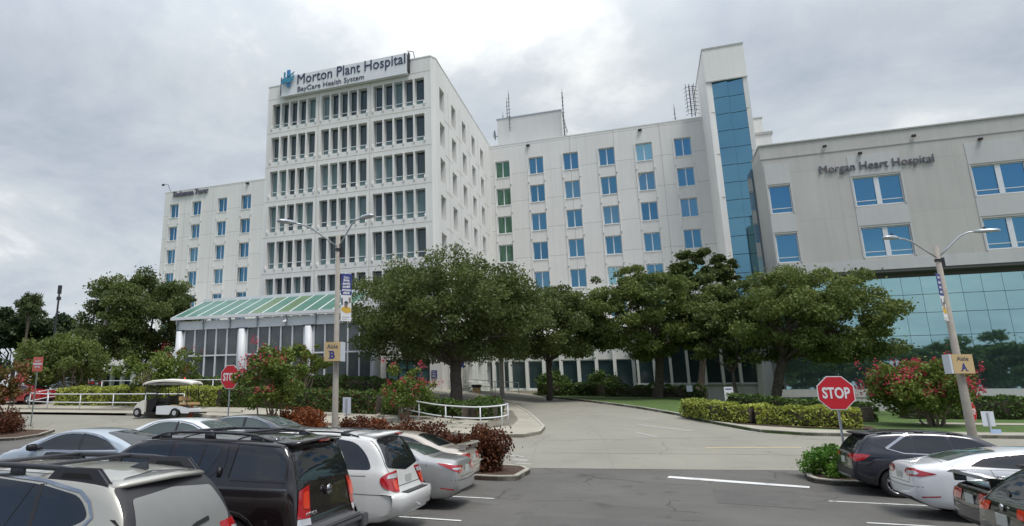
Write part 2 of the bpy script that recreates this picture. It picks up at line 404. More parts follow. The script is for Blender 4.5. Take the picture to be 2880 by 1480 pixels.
def clump_points(c, rx, ry, rz, nclump, nleaf, seed, crad=0.24, zmin=-0.55, flat=0.62, hollow=0.45):
    rs = np.random.RandomState(seed); C = []
    while len(C) < nclump:
        d = rs.normal(size=3); d /= np.linalg.norm(d)
        r = hollow + (1 - hollow) * rs.rand() ** 0.7
        p = d * r
        if p[2] < zmin: continue
        k = 1 - 0.12 * rs.rand()
        C.append(p * k)
    C = np.array(C) * np.array([rx, ry, rz]) + np.array(c)
    R = (rx + ry) / 2 * crad * (0.5 + 0.9 * rs.rand(nclump))
    w = R ** 2; w /= w.sum()
    idx = rs.choice(nclump, nleaf, p=w)
    d = rs.normal(size=(nleaf, 3)); d /= np.linalg.norm(d, axis=1)[:, None]
    rr = (0.35 + 0.65 * rs.rand(nleaf) ** 0.6)
    stray = rs.rand(nleaf) < 0.16
    rr[stray] *= 1.0 + 0.9 * rs.rand(stray.sum())
    P = C[idx] + d * (rr * R[idx])[:, None] * np.array([1, 1, flat])
    tint = rs.rand(nclump)
    sh = 0.12 + 0.42 * tint[idx] + 0.28 * rs.rand(nleaf) ** 1.5
    return P, np.clip(sh, 0, 1), C, R
def bent(p0, p1, rs, k=0.12, n=4):
    p0 = Vector(p0); p1 = Vector(p1); L = (p1 - p0).length; pts = [p0]
    for i in range(1, n):
        t = i / n
        pts.append(p0.lerp(p1, t) + Vector((rs.normal(), rs.normal(), rs.normal() * 0.5)) * L * k * 0.5 + Vector((0, 0, math.sin(math.pi * t) * L * 0.07)))
    pts.append(p1); return pts
def tree(name, base, fork, c, rx, rz, label, cat='tree', ry=None, nclump=80, nleaf=26000, leaf=0.2, lm='leaf_oak', bark='bark', r0=0.33, seed=1, zmin=-0.5, crad=0.22, group=None, flat=0.6, limbs=12, sub=True):
    ry = ry or rx * 0.85
    t = thing(name, base, label, cat, group)
    P, sh, C, R = clump_points(c, rx, ry, rz, nclump, nleaf, seed, crad, zmin, flat)
    leaf_mesh('crown', P, np.full(len(P), leaf), sh, lm, t, seed)
    rs = np.random.RandomState(seed + 5); mb = MB()
    b = Vector(base); f = Vector(fork)
    mb.tube([b + Vector((0, 0, -0.4)), b + Vector((0, 0, 0.05)), b.lerp(f, 0.35) + Vector((0.05, 0, 0)), b.lerp(f, 0.7) + Vector((-0.05, 0, 0)), f], [r0 * 1.35, r0 * 1.15, r0 * 0.9, r0 * 0.85, r0 * 0.8], 10)
    order = rs.permutation(len(C))[:limbs]
    for k, i in enumerate(order):
        e = Vector(C[i]); st = f.lerp(b, 0.12 * rs.rand())
        ra = r0 * (0.55 if k < 4 else 0.32)
        pts = bent(st, e, rs, 0.14, 5)
        mb.tube(pts, [ra * (1 - 0.8 * q / 5) for q in range(6)], 6)
        for j in range(2):
            s0 = pts[3]; e2 = Vector(C[order[(k + j + 1) % len(order)]]).lerp(e, 0.6)
            mb.tube(bent(s0, e2, rs, 0.15, 3), [ra * 0.3, ra * 0.2, ra * 0.15, ra * 0.08], 5)
    mb.build('trunk', bark, t, smooth=True)
    return t
def myrtle(name, base, c, rx, rz, label, seed=1, nleaf=3500, leaf=0.11, petal='petal_red', npet=900, stems=6, zb=None, group=None, lm='leaf_myrtle', ry=None, nclump=34, top=True):
    t = thing(name, base, label, 'crape myrtle' if True else '', group)
    P, sh, C, R = clump_points(c, rx, ry or rx * 0.9, rz, nclump, nleaf, seed, 0.20, -0.8, 0.9, 0.3)
    leaf_mesh('foliage', P, np.full(len(P), leaf), sh, lm, t, seed)
    rs = np.random.RandomState(seed + 3)
    if npet:
        ci = [i for i in range(len(C)) if (C[i][2] > c[2] - rz * 0.5)]
        pk = rs.choice(ci, min(len(ci), max(12, npet // 55)), replace=False); Q = []
        per = max(1, npet // len(pk))
        for i in pk:
            o = C[i] + (np.array(C[i]) - np.array(c)) * 0.16 + np.array([0, 0, R[i] * 0.5])
            for w_ in range(3):
                rr = 0.06 + 0.09 * rs.rand(); o2 = o + rs.normal(size=3) * R[i] * np.array([0.75, 0.75, 0.35])
                Q.append(o2 + rs.normal(size=(max(1, per // 3), 3)) * rr * np.array([0.8, 0.8, 1.1]))
        Q = np.concatenate(Q)
        leaf_mesh('blossom', Q, np.full(len(Q), 0.075), rs.rand(len(Q)), petal, t, seed + 9, aspect=1.1)
    mb = MB(); b = Vector(base)
    for k in range(stems):
        a = 2 * math.pi * (k + rs.rand() * 0.5) / stems
        e = Vector(C[rs.randint(len(C))])
        tgt = Vector((c[0] + math.cos(a) * rx * 0.6, c[1] + math.sin(a) * rx * 0.6, c[2] + rz * 0.1)).lerp(e, 0.35)
        st = b + Vector((math.cos(a) * 0.12, math.sin(a) * 0.12, -0.2))
        pts = bent(st, tgt, rs, 0.07, 5)
        mb.tube(pts, [0.05, 0.045, 0.038, 0.03, 0.02, 0.01], 6)
        for j in range(2):
            mb.tube(bent(pts[3], Vector(C[rs.randint(len(C))]).lerp(tgt, 0.4), rs, 0.1, 2), [0.02, 0.014, 0.007], 5)
    mb.build('stem', 'bark_pale', t, smooth=True)
    return t
def hedge(name, path, w, hgt, label, lm='leaf_hedge_green', dens=150, leaf=0.11, seed=1, cat='hedge', zoff=0.0, bump=0.1, red=None, closed_top=True):
    """leafy hedge following a ground path: an added solid dark core that blocks the view through, plus leaves on and just under the clipped surface"""
    rs = np.random.RandomState(seed)
    base = (path[0][0], path[0][1], H(*path[0]))
    t = thing(name, base, label, cat)
    P = []; core = MB()
    for (x0, y0), (x1, y1) in zip(path, path[1:]):
        L = math.hypot(x1 - x0, y1 - y0); d = np.array([(x1 - x0) / L, (y1 - y0) / L]); nn = np.array([-d[1], d[0]])
        area = L * (2 * hgt + w); n = int(area * dens)
        s = rs.rand(n) * L; k = rs.rand(n) * (2 * hgt + w)
        side = np.where(k < hgt, -w / 2, np.where(k < 2 * hgt, w / 2, (k - 2 * hgt) - w / 2))
        z = np.where(k < hgt, k, np.where(k < 2 * hgt, k - hgt, hgt))
        side = side * (1 - 0.10 * (z / hgt) ** 4)
        wob = bump * (np.sin(s * 2.1 + seed) + np.sin(s * 5.3 + z * 6)) * 0.5
        z = z + np.where(k > 2 * hgt, wob, 0) + rs.normal(size=n) * 0.035
        side = side + np.where(k < 2 * hgt, np.sign(side) * wob, 0) + rs.normal(size=n) * 0.045
        X = x0 + d[0] * s + nn[0] * side; Y = y0 + d[1] * s + nn[1] * side
        G = np.array([H(a, b) for a, b in zip(X, Y)])
        P.append(np.stack([X, Y, G + np.maximum(z, 0.03) + zoff], 1))
        m = max(1, int(L / 2))
        for q in range(m):
            a = q / m; b2 = (q + 1) / m; ww = w / 2 - 0.13
            A = np.array([x0 + (x1 - x0) * a, y0 + (y1 - y0) * a]); B = np.array([x0 + (x1 - x0) * b2, y0 + (y1 - y0) * b2])
            ga = H(*A) + zoff; gb = H(*B) + zoff
            c4 = [A - nn * ww, B - nn * ww, B + nn * ww, A + nn * ww]; g4 = [ga, gb, gb, ga]
            vs = [(p[0], p[1], g + 0.05) for p, g in zip(c4, g4)] + [(p[0], p[1], g + hgt - 0.14) for p, g in zip(c4, g4)]
            core.add(vs, [(0, 3, 2, 1), (4, 5, 6, 7), (0, 1, 5, 4), (1, 2, 6, 5), (2, 3, 7, 6), (3, 0, 4, 7)])
    P = np.concatenate(P); sh = rs.rand(len(P)) * 0.5 + 0.27 + 0.12 * np.sin(P[:, 0] * 1.7) + 0.1 * np.sin(P[:, 0] * 5.1 + P[:, 2] * 7)
    leaf_mesh('foliage', P, np.full(len(P), leaf), np.clip(sh, 0, 1), lm, t, seed, up=0.5)
    core.build('dark_core', 'bark', t)  # solid box filling the hedge, added so its inside stays dark and closed
    if red is not None:
        k = rs.choice(len(P), red); leaf_mesh('new_growth', P[k] + rs.normal(size=(red, 3)) * 0.03, np.full(red, leaf), rs.rand(red), 'leaf_copper', t, seed + 2)
    return t
def shrub(name, base, rx, rz, label, lm='leaf_hedge_green', n=3000, leaf=0.1, seed=1, ry=None, cat='shrub', group=None, nclump=26, petal=None, npet=0, lift=0.75, crad=0.3):
    t = thing(name, base, label, cat, group)
    P, sh, C, R = clump_points((base[0], base[1], base[2] + rz * lift), rx, ry or rx, rz, nclump, n, seed, crad, -0.75, 0.85, 0.35)
    P[:, 2] = np.maximum(P[:, 2], base[2] + 0.02)
    leaf_mesh('foliage', P, np.full(len(P), leaf), sh, lm, t, seed)
    if petal:
        rs = np.random.RandomState(seed + 4); k = rs.choice(len(P), npet)
        leaf_mesh('blossom', P[k] * 1.0 + rs.normal(size=(npet, 3)) * 0.04 + np.array([0, 0, 0.05]), np.full(npet, 0.07), rs.rand(npet), petal, t, seed + 2)
    rs = np.random.RandomState(seed + 8); mb = MB()
    for i in range(7):
        mb.tube(bent((base[0] + rs.normal() * 0.05, base[1] + rs.normal() * 0.05, base[2] - 0.1), C[rs.randint(len(C))], rs, 0.1, 3), [0.03, 0.022, 0.015, 0.008], 5)
    mb.build('stem', 'bark', t)
    return t

# ------------------------------------------------------------------ terrain
def lerp_t(x, t):
    if x <= t[0][0]: return t[0][1]
    for (a, b), (c, d) in zip(t, t[1:]):
        if x <= c: return b + (d - b) * (x - a) / (c - a)
    return t[-1][1]
HM = [(19.5, 0), (22, .05), (24.5, .18), (28, .5), (33, .95), (39, 1.36), (45, 1.75), (52, 2.1), (60, 2.45), (72, 2.8), (80, 3.0)]
HR = [(19.5, 0), (22, .03), (24.5, .12), (28, .45), (33, .88), (39, 1.08), (45, 1.2), (60, 1.35)]
def H(X, Y):
    m = lerp_t(Y, HM); r = lerp_t(Y, HR)
    k = 1 + max(0, min(14, -8 - X)) * .042
    u = min(1, max(0, (X - 2) / 9)); u = u * u * (3 - 2 * u)
    b = 0.45 * max(0, min(1, (-7.5 - X) / 3.5)) * max(0, min(1, (Y - 7) / 4)) * max(0, min(1, (31 - Y) / 8)) * max(0, min(1, (X + 34) / 12))
    return min(3.05, m * k + b) * (1 - u) + r * u
def sheet(name, poly, m, dz=0.0, parent=None, step=1.0, kind='structure', side=0.0, label=None, cat=None):
    bm = bmesh.new()
    bm.faces.new([bm.verts.new((x, y, 0)) for x, y in poly])
    bmesh.ops.triangulate(bm, faces=bm.faces[:])
    xs = [p[0] for p in poly]; ys = [p[1] for p in poly]
    def cut(lo, hi, ax):
        a = math.ceil(lo / step) * step
        while a < hi:
            co = (a, 0, 0) if ax == 0 else (0, a, 0); no = (1, 0, 0) if ax == 0 else (0, 1, 0)
            bmesh.ops.bisect_plane(bm, geom=bm.verts[:] + bm.edges[:] + bm.faces[:], plane_co=co, plane_no=no, dist=1e-5); a += step
    cut(min(xs), max(xs), 0); cut(min(ys), max(ys), 1)
    bmesh.ops.remove_doubles(bm, verts=bm.verts[:], dist=1e-4)
    for v in bm.verts: v.co.z = H(v.co.x, v.co.y) + dz
    if side:
        be = [e for e in bm.edges if len(e.link_faces) == 1]
        r = bmesh.ops.extrude_edge_only(bm, edges=be)
        for v in [g for g in r['geom'] if isinstance(g, bmesh.types.BMVert)]: v.co.z -= side
    bmesh.ops.recalc_face_normals(bm, faces=bm.faces[:])
    up = sum(f.normal.z * f.calc_area() for f in bm.faces)
    if up < 0: bmesh.ops.reverse_faces(bm, faces=bm.faces[:])
    me = bpy.data.meshes.new(name); bm.to_mesh(me); bm.free(); me.materials.append(M[m])
    o = link(name, me, parent)
    if kind: o['kind'] = kind
    if label: tag(o, label, cat)
    return o
def ribbon(path, w):
    """closed outline of a band of width w on the left side of a polyline"""
    P = [Vector(p) for p in path]; L = []
    for i, p in enumerate(P):
        d = (P[min(i + 1, len(P) - 1)] - P[max(i - 1, 0)]).normalized(); L.append(p + Vector((-d.y, d.x)) * w)
    return P, L
def band(name, path, w, m, dz, side=0.0, kind='structure', sub=0.8):
    """raised or flat band along a path, following the terrain (kerbs and painted lines)"""
    pts = []
    for a, b in zip(path, path[1:]):
        a = Vector(a); b = Vector(b); n = max(1, int((b - a).length / sub))
        pts += [a.lerp(b, i / n) for i in range(n)]
    pts.append(Vector(path[-1])); P, L = ribbon(pts, w); mb = MB(); n = len(P)
    top = [(p.x, p.y, H(p.x, p.y) + dz) for p in P] + [(p.x, p.y, H(p.x, p.y) + dz) for p in L]
    fs = [(i, i + 1, n + i + 1, n + i) for i in range(n - 1)]
    if side:
        vs = top + [(x, y, z - side) for x, y, z in top]; q = 2 * n
        fs += [(i, i + 1, q + i + 1, q + i) for i in range(n - 1)] + [(n + i, n + i + 1, q + n + i + 1, q + n + i) for i in range(n - 1)]
        fs += [(0, n, q + n, q), (n - 1, 2 * n - 1, q + 2 * n - 1, q + n - 1)]
    else: vs = top
    mb.add(vs, fs); o = mb.build(name, m); o['kind'] = kind; return o
# ================================================================== GROUND
def far_ground():
    mb = MB()
    xs = [-900, -500, -300, -200, -150] + list(range(-120, 101, 2)) + [130, 200, 400, 900]
    ys = [-600, -300, -150] + list(range(-80, 131, 2)) + [160, 220, 400, 900, 1600]
    vs = [(x, y, H(x, y) - 0.07) for y in ys for x in xs]; n = len(xs)
    fs = [(j * n + i, j * n + i + 1, (j + 1) * n + i + 1, (j + 1) * n + i) for j in range(len(ys) - 1) for i in range(n - 1)]
    mb.add(vs, fs); o = mb.build('ground', 'grass', smooth=True); o['kind'] = 'structure'
far_ground()
SEAM = [(-70, 27.6), (-24, 26.0), (-20, 27.4), (-9.5, 27.0), (-9.5, 24.2), (-4.1, 23.3), (4.5, 24.9), (12, 25.6), (70, 26.0)]
sheet('asphalt', [(-70, -60), (70, -60)] + SEAM[::-1], 'asphalt', 0.0)
ISL = [(-48, 32.1), (-30, 32.1), (-16, 31.2), (-7, 30.0), (-5.3, 30.3), (-4.7, 31.4), (-4.75, 33.2), (-5.4, 35.8), (-6.9, 41.4), (-9.0, 47.5), (-12, 53), (-17, 57), (-24, 58.6), (-48, 58.6)]
RCURB = [(-8.6, 60.5), (-5.4, 54.8), (-1.7, 47.8), (1.5, 41.0), (3.0, 36.6), (4.6, 33.4), (6.2, 32.75), (9, 32.9), (14, 33.4), (70, 35.5)]
sheet('road', SEAM + [(70, 36), (70, 70), (-5, 66), (-30, 66), (-70, 66)], 'concrete', 0.004)
# sidewalk round the island, inside its kerb
inner = [(-48, 33.1), (-30, 33.1), (-18, 32.3), (-13.0, 33.2), (-9.5, 32.3), (-7.3, 32.1), (-6.4, 33.5), (-6.6, 36.2), (-8.0, 41.8), (-10.2, 47.5), (-13.0, 52), (-24, 55.5), (-48, 56.5)]
sheet('planting_bed', inner, 'mulch', 0.14)
sheet('sidewalk', ISL[:-1] + [(-48, 58.6)] + inner[::-1], 'sidewalk', 0.145, side=0.3)
band('kerb', ISL, 0.16, 'kerb', 0.165, 0.3)
sheet('lawn', RCURB[::-1] + [(-10, 63), (-8, 74), (70, 74)], 'grass', 0.12, side=0.2)
sheet('walkway', [(a + 0.02, b + 0.02) for a, b in RCURB[4:]] + [(70, 36.9), (14, 34.9), (9, 34.4), (6.6, 34.3), (5.6, 35.0), (4.2, 37.4)], 'sidewalk', 0.135)
band('kerb', RCURB[::-1], -0.16, 'kerb', 0.15, 0.3)
sheet('planting_bed', [(1.6, 40.0), (2.9, 37.8), (4.0, 35.6), (5.4, 34.9), (9.4, 35.0), (9.6, 36.8), (4.9, 37.2), (3.0, 40.6)], 'mulch', 0.16)
sheet('walkway', [(12.5, 39.2), (70, 41.5), (70, 43.2), (12.5, 40.9)], 'sidewalk', 0.14)
# island at the head of the right hand row and the strip behind the left hand row
isr = [(4.25, 23.0), (4.35, 22.6), (4.75, 22.35), (6, 22.3), (10.5, 22.9), (10.5, 25.0), (6.2, 24.8), (4.9, 24.5), (4.35, 23.9)]
sheet('planting_bed', isr, 'mulch', 0.12, side=0.2); band('kerb', isr + [isr[0]], 0.15, 'kerb', 0.15, 0.22)
isl = [(-9.4, 20.4), (-4.4, 20.3), (-3.85, 20.6), (-3.75, 22.3), (-4.1, 22.9), (-9.4, 24.0), (-20, 27.2), (-24, 25.0), (-24, 24.0), (-19, 26.0), (-9.4, 22.6)]
sheet('planting_bed', isl, 'mulch', 0.12, side=0.2); band('kerb', isl + [isl[0]], 0.15, 'kerb', 0.15, 0.22)
# corner bed at the far left of the car park, and the bed beyond the side road
isf = [(-42, 23.6), (-31.0, 23.6), (-29.3, 24.1), (-29.0, 25.2), (-29.6, 26.6), (-42, 27.6)]
sheet('planting_bed', isf, 'mulch', 0.12, side=0.2); band('kerb', isf + [isf[0]], 0.15, 'kerb', 0.15, 0.22)
sheet('planting_bed', [(-60, 37), (-44, 37), (-43, 38.6), (-44, 40.5), (-60, 41)], 'mulch', 0.14, side=0.2)
for q_ in ([(-2.6, 12.0), (0.9, 12.3), (0.8, 15.1), (-2.7, 14.9)], [(1.4, 18.2), (3.4, 18.0), (3.5, 21.0), (1.5, 20.6)]): sheet('asphalt_patch', q_, 'asphalt_patch', 0.005)
# painted markings
def stripe(a, b, w, m='mark_white', nm='painted_line'): band(nm, [a, b], w, m, 0.012)
stripe((0.40, 22.42), (4.0, 21.62), 0.36, nm='stop_line')
for y in (4.6, 7.65, 10.7, 13.77, 16.94): stripe((-3.77, y), (-9.3, y - 0.1), 0.11)
for y in (7.3, 10.35, 13.4, 16.44, 19.42): stripe((3.98, y), (9.6, y + 0.1), 0.11)
for k in range(3): stripe((-4.6 - 0.25 * k, 24.1 + 0.75 * k), (-4.05 - 0.25 * k, 23.95 + 0.75 * k), 0.3, 'mark_faded', 'crosswalk_bar')
stripe((-2.9, 41.2), (2.4, 34.0), 0.10, 'mark_faded')
stripe((-0.6, 35.6), (1.7, 33.2), 0.30, 'mark_faded', 'lane_arrow')
stripe((-0.7, 32.6), (0.2, 31.2), 0.22, 'mark_faded', 'lane_arrow')
stripe((3.7, 34.0), (4.6, 33.1), 0.28, 'mark_faded')
stripe((2.0, 28.6), (5.4, 29.4), 0.16, 'mark_yellow')
stripe((5.2, 27.9), (7.6, 28.5), 0.14, 'mark_faded')
for pts in ([(-4.05, 24.6), (-4.6, 30.2)], [(-4.0, 26.5), (4, 27.6), (12, 28.2)], [(-4.2, 29.6), (3.2, 31.6)], [(-1.2, 23.9), (-1.8, 30.0), (-3.4, 38.0)], [(-30, 28.3), (-12, 28.4)]):
    band('road_joint', pts, 0.03, 'joint_grey', 0.010)

# ================================================================== BUILDINGS
def facade(mb, u0, u1, z0, z1, cols, rows, P, depth, skip=lambda c, r: False):
    """wall skin with rectangular openings and their reveals. P(u,z,d) gives a point d behind the face"""
    us = sorted(set([u0, u1] + [v for c in cols for v in c])); zs = sorted(set([z0, z1] + [v for r in rows for v in r]))
    for a, b in zip(us, us[1:]):
        for c, d in zip(zs, zs[1:]):
            ci = next((i for i, k in enumerate(cols) if abs(k[0] - a) < 1e-6 and abs(k[1] - b) < 1e-6), None)
            ri = next((i for i, k in enumerate(rows) if abs(k[0] - c) < 1e-6 and abs(k[1] - d) < 1e-6), None)
            if ci is not None and ri is not None and not skip(ci, ri):
                mb.quad(P(a, c, 0), P(b, c, 0), P(b, c, depth), P(a, c, depth)); mb.quad(P(a, d, 0), P(b, d, 0), P(b, d, depth), P(a, d, depth))
                mb.quad(P(a, c, 0), P(a, d, 0), P(a, d, depth), P(a, c, depth)); mb.quad(P(b, c, 0), P(b, d, 0), P(b, d, depth), P(b, c, depth))
                mb.quad(P(a, c, depth + 0.06), P(b, c, depth + 0.06), P(b, d, depth + 0.06), P(a, d, depth + 0.06))
            else: mb.quad(P(a, c, 0), P(b, c, 0), P(b, d, 0), P(a, d, 0))
def copy_part(src, parent, loc, mats=None):
    o = src.copy(); COL.objects.link(o); o.parent = parent; o.location = loc; return o

# ---- the tower with the big sign
TX0, TX1, TY0, TY1, TZ = -36.3, -17.5, 56.0, 81.0, 36.0
tower = thing('hospital_tower', ((TX0 + TX1) / 2, TY0 + 2, 2.9), 'tall white precast hospital tower with finned windows and roof edge sign', 'building')
BAYS = [(-35.7, -30.36), (-29.68, -24.4), (-23.7, -18.2)]
ROWS = [(33.85 - 3.9 * k - 2.85, 33.85 - 3.9 * k) for k in range(7)]
mb = MB()
facade(mb, TX0, TX1, 2.0, 34.5, BAYS, ROWS, lambda u, z, d: (u, TY0 + d, z), 0.56)
mb.quad((TX0, TY0, 34.5), (TX1, TY0, 34.5), (TX1, TY0, TZ), (TX0, TY0, TZ))
# chamfered corner and the side wall with narrow slots
mb.quad((TX1, TY0, 2.0), (TX1 + 0.35, TY0 + 0.7, 2.0), (TX1 + 0.35, TY0 + 0.7, TZ), (TX1, TY0, TZ))
SC = [(57.8 + 4.42 * k, 59.5 + 4.42 * k) for k in range(6)]
facade(mb, TY0 + 0.7, TY1, 2.0, 34.3, SC, [(33.5 - 3.85 * k - 2.5, 33.5 - 3.85 * k) for k in range(8)], lambda u, z, d: (TX1 + 0.35 - d, u, z), 0.75)
mb.quad((TX1 + 0.35, TY0 + 0.7, 34.3), (TX1 + 0.35, TY1, 34.3), (TX1 + 0.35, TY1, TZ), (TX1 + 0.35, TY0 + 0.7, TZ))
mb.quad((TX0, TY0, 2.0), (TX0, TY1, 2.0), (TX0, TY1, TZ), (TX0, TY0, TZ))
mb.quad((TX0, TY1, 2.0), (TX1 + .35, TY1, 2.0), (TX1 + .35, TY1, TZ), (TX0, TY1, TZ))
wall = mb.build('wall', 'precast', tower)
mb = MB(); mb.prism([(TX0 - .04, TY0 - .04), (TX1 + .02, TY0 - .04), (TX1 + .39, TY0 + .68), (TX1 + .39, TY1 + 4), (TX0 - .04, TY1 + 4)], 'z', TZ + 0.003, TZ + 0.12)
mb.build('roof', 'precast', tower)
# raised joint lines, vertical ribs between bays, corbels under the fins
mb = MB()
for z in [34.47] + [r[0] - 0.55 for r in ROWS]:
    mb.box(TX0 + 0.01, TX1 - 0.01, TY0 - 0.012, TY0 - 0.002, z - 0.018, z + 0.018)
for x in (-30.02, -24.05): mb.box(x - 0.025, x + 0.025, TY0 - 0.014, TY0 - 0.002, 2.5, 34.5)
for z in [33.5 - 3.85 * k - 3.0 for k in range(8)]:
    for a, b in SC: mb.box(TX1 + .352, TX1 + .366, b + 0.1, b + 2.5, z - 0.02, z + 0.02)
for a, b in SC: mb.box(TX1 + .352, TX1 + .366, b + 1.4, b + 1.44, 3, 34.2)
mb.build('panel_joint', 'stain', tower)
mb = MB()
for a, b in BAYS:
    w = (b - a) / 5
    for zb, zt in ROWS:
        for k in range(1, 5):
            x = a + w * k; mb.box(x - 0.08, x + 0.08, TY0 - 0.04, TY0 + 0.53, zb - 0.0, zt - 0.003)
        for k in range(0, 6):
            x = a + w * k; s_ = 0.075
            mb.add([(x - s_, TY0 - 0.08, zb + 0.10), (x + s_, TY0 - 0.08, zb + 0.10), (x + s_, TY0 - 0.003, zb + 0.35), (x - s_, TY0 - 0.003, zb + 0.35), (x - s_, TY0 - 0.08, zb - 0.10), (x + s_, TY0 - 0.08, zb - 0.10), (x + s_, TY0 - 0.003, zb - 0.28), (x - s_, TY0 - 0.003, zb - 0.28)],
                   [(0, 1, 2, 3), (0, 4, 5, 1), (4, 7, 6, 5), (0, 3, 7, 4), (1, 5, 6, 2)])
        for k in range(0, 6, 5):
            x = a + w * k; q = -1 if k == 0 else 1
            mb.box(x + q * 0.02, x + q * 0.16, TY0 - 0.05, TY0 - 0.003, zb, zt)
mb.build('fin', 'precast', tower, bevel=0)
w = (BAYS[0][1] - BAYS[0][0]) / 5; gw = w / 2 - 0.09
def tower_pane(m):
    mb = MB(); mb.box(-gw, gw, 0, 0.03, 0.02, 2.83)
    me = mb.build('window', m, None); me2 = me.data; bpy.data.objects.remove(me); return me2
PM = {k: tower_pane(k) for k in ('glass_dark', 'glass_dark2', 'glass_blind')}
mb = MB(); mb.box(-gw, gw, -0.07, -0.003, 0.58, 0.66); mb.box(-gw, gw, -0.07, -0.003, 0.02, 0.10); mb.box(-gw, -gw + 0.04, -0.05, -0.003, 0.1, 2.83)
fo = mb.build('frame', 'frame_white', None); FM = fo.data; bpy.data.objects.remove(fo)
mb = MB(); mb.box(-gw, gw, -0.012, -0.003, 0.10, 0.58)
lo = mb.build('lower_pane', 'glass_blind', None); LM = lo.data; bpy.data.objects.remove(lo)
BL = ["00001 10000 00100", "00000 00000 00000", "11001 11002 11000", "11011 20211 00111", "10021 02001 00112", "10010 00000 01000", "00000 00000 00000"]
rr = random.Random(4)
for ri, (zb, zt) in enumerate(ROWS):
    for bi, (a, b) in enumerate(BAYS):
        if ri == 6 and bi == 2: continue
        w = (b - a) / 5
        for k in range(5):
            c = BL[ri].split()[bi][k]
            me = PM[{'0': 'glass_dark', '1': 'glass_blind', '2': 'glass_dark2'}[c]]
            o = link('window', me, tower); o.location = Vector((a + w * (k + .5), TY0 + 0.54, zb)) - origin(tower)
            f = link('frame', FM, o); o.rotation_euler = (rr.uniform(-.008, .008), 0, rr.uniform(-.01, .01))
            if rr.random() < 0.6: link('lower_pane', LM, o)
mb = MB()
for a, b in SC:
    for k in range(8):
        z = 33.5 - 3.85 * k; mb.box(TX1 + .35 - 0.78, TX1 + .35 - 0.72, a + 0.05, b - 0.05, z - 2.45, z - 0.05)
mb.build('slot_window', 'glass_dark2', tower)

# ---- the sign on the tower
sgn = thing('rooftop_sign', (-27, 55.4, 34.3), 'long white sign board with Morton Plant Hospital lettering and blue cross emblem', 'sign')
mb = MB(); mb.box(-34.35, -19.83, 55.4, 55.85, 34.3, 36.55); mb.build('board', 'white_paint', sgn)
text_obj('lettering', 'Morton Plant Hospital', 'letter_blue', -32.35, -19.95, 35.05, 36.55, 55.39, sgn, 0.05, 0.0)
text_obj('lettering', 'BayCare Health System', 'letter_grey', -32.3, -24.5, 34.36, 35.10, 55.39, sgn, 0.05, 0.0)
mb = MB(); mb.box(-33.58, -33.2, 55.15, 55.33, 35.25, 37.2); mb.build('emblem', 'logo_blue', sgn)
mb = MB()
mb.prism([(-34.2, 35.75), (-34.12, 36.15), (-33.7, 36.32), (-33.1, 36.2), (-32.85, 36.35), (-32.62, 36.5), (-32.72, 36.0), (-32.95, 35.7), (-33.4, 35.62), (-33.75, 35.75), (-34.0, 35.5)], 'y', 55.05, 55.145)
mb.prism([(-33.5, 36.55), (-33.18, 36.5), (-32.6, 36.85), (-32.75, 36.62), (-33.1, 36.38), (-33.5, 36.38)], 'y', 55.05, 55.145)
mb.prism([(-33.9, 36.38), (-33.72, 36.42), (-33.72, 36.95), (-33.9, 36.95)], 'y', 55.05, 55.145)
mb.build('emblem', 'logo_teal', sgn)
mb = MB()
for x in (-19.7, -34.5): mb.box(x - 0.05, x + 0.05, 55.55, 56.0, 34.6, 36.7)
mb.tube([(-19.75, 55.4, 36.75), (-19.2, 55.7, 36.7), (-19.2, 56.1, 36.2)], 0.04, 6); mb.build('bracket', 'dark_metal', sgn)

# ---- the two wings behind, one wall plane at Y=81
def wing_window(w, h, glass):
    mb = MB(); mb.box(-w/2 + .02, w/2 - .02, 0, 0.07, 0.0, 0.10); mb.box(-w/2 + .02, w/2 - .02, 0, 0.07, h - 0.08, h - 0.003)
    mb.box(-w/2 + .005, -w/2 + .09, 0, 0.07, 0.1, h - .08); mb.box(w/2 - .09, w/2 - .005, 0, 0.07, 0.1, h - .08); mb.box(-0.06, 0.06, -0.01, 0.06, 0.1, h - .08)
    mb.mi = 0
    return mb
rw = random.Random(8)
def make_windows(parent, cols, rows, y, glass_of, skip=lambda c, r: False):
    w = cols[0][1] - cols[0][0]; h = rows[0][1] - rows[0][0]
    o = wing_window(w, h, None).build('window', 'frame_white', None); fm = o.data; bpy.data.objects.remove(o)
    gm = {}
    for r, (zb, zt) in enumerate(rows):
        for c, (a, b) in enumerate(cols):
            if skip(c, r): continue
            g = glass_of(c, r)
            if g == 'glass_blue': g = rw.choice(['glass_blue', 'glass_blue', 'glass_blue2', 'glass_blue3'])
            if g not in gm:
                q = MB(); q.box(-w/2 + .09, -0.06, 0.03, 0.06, 0.1, h - .08); q.box(0.06, w/2 - .09, 0.03, 0.06, 0.1, h - .08)
                t_ = q.build('pane', g, None); gm[g] = t_.data; bpy.data.objects.remove(t_)
            o = link('window', fm, parent); o.location = Vector(((a + b) / 2, y, zb)) - origin(parent)
            q_ = link('pane', gm[g], o); q_.rotation_euler = (rw.uniform(-.02, .02), 0, rw.uniform(-.014, .014))
def ribs(parent, cols, rows, y, m='precast'):
    for a, b in cols:
        mb = MB(); mb.box(b + .05, b + .09, y - .03, y - .003, rows[-1][0] - 1, rows[0][1] + .5)
        for zb, zt in rows:
            for x in (a - 0.16, b + 0.02):
                mb.box(x, x + 0.14, y - 0.09, y - 0.003, zb - 0.95, zt + 0.02)
                mb.box(x - 0.02, x + 0.16, y - 0.15, y - 0.003, zb - 1.12, zb - 0.95)
            mb.box(a - 0.02, b + 0.02, y - 0.07, y - 0.003, zb - 0.12, zb - 0.02)
        mb.build('window_surround', m, parent)
WY = 81.0
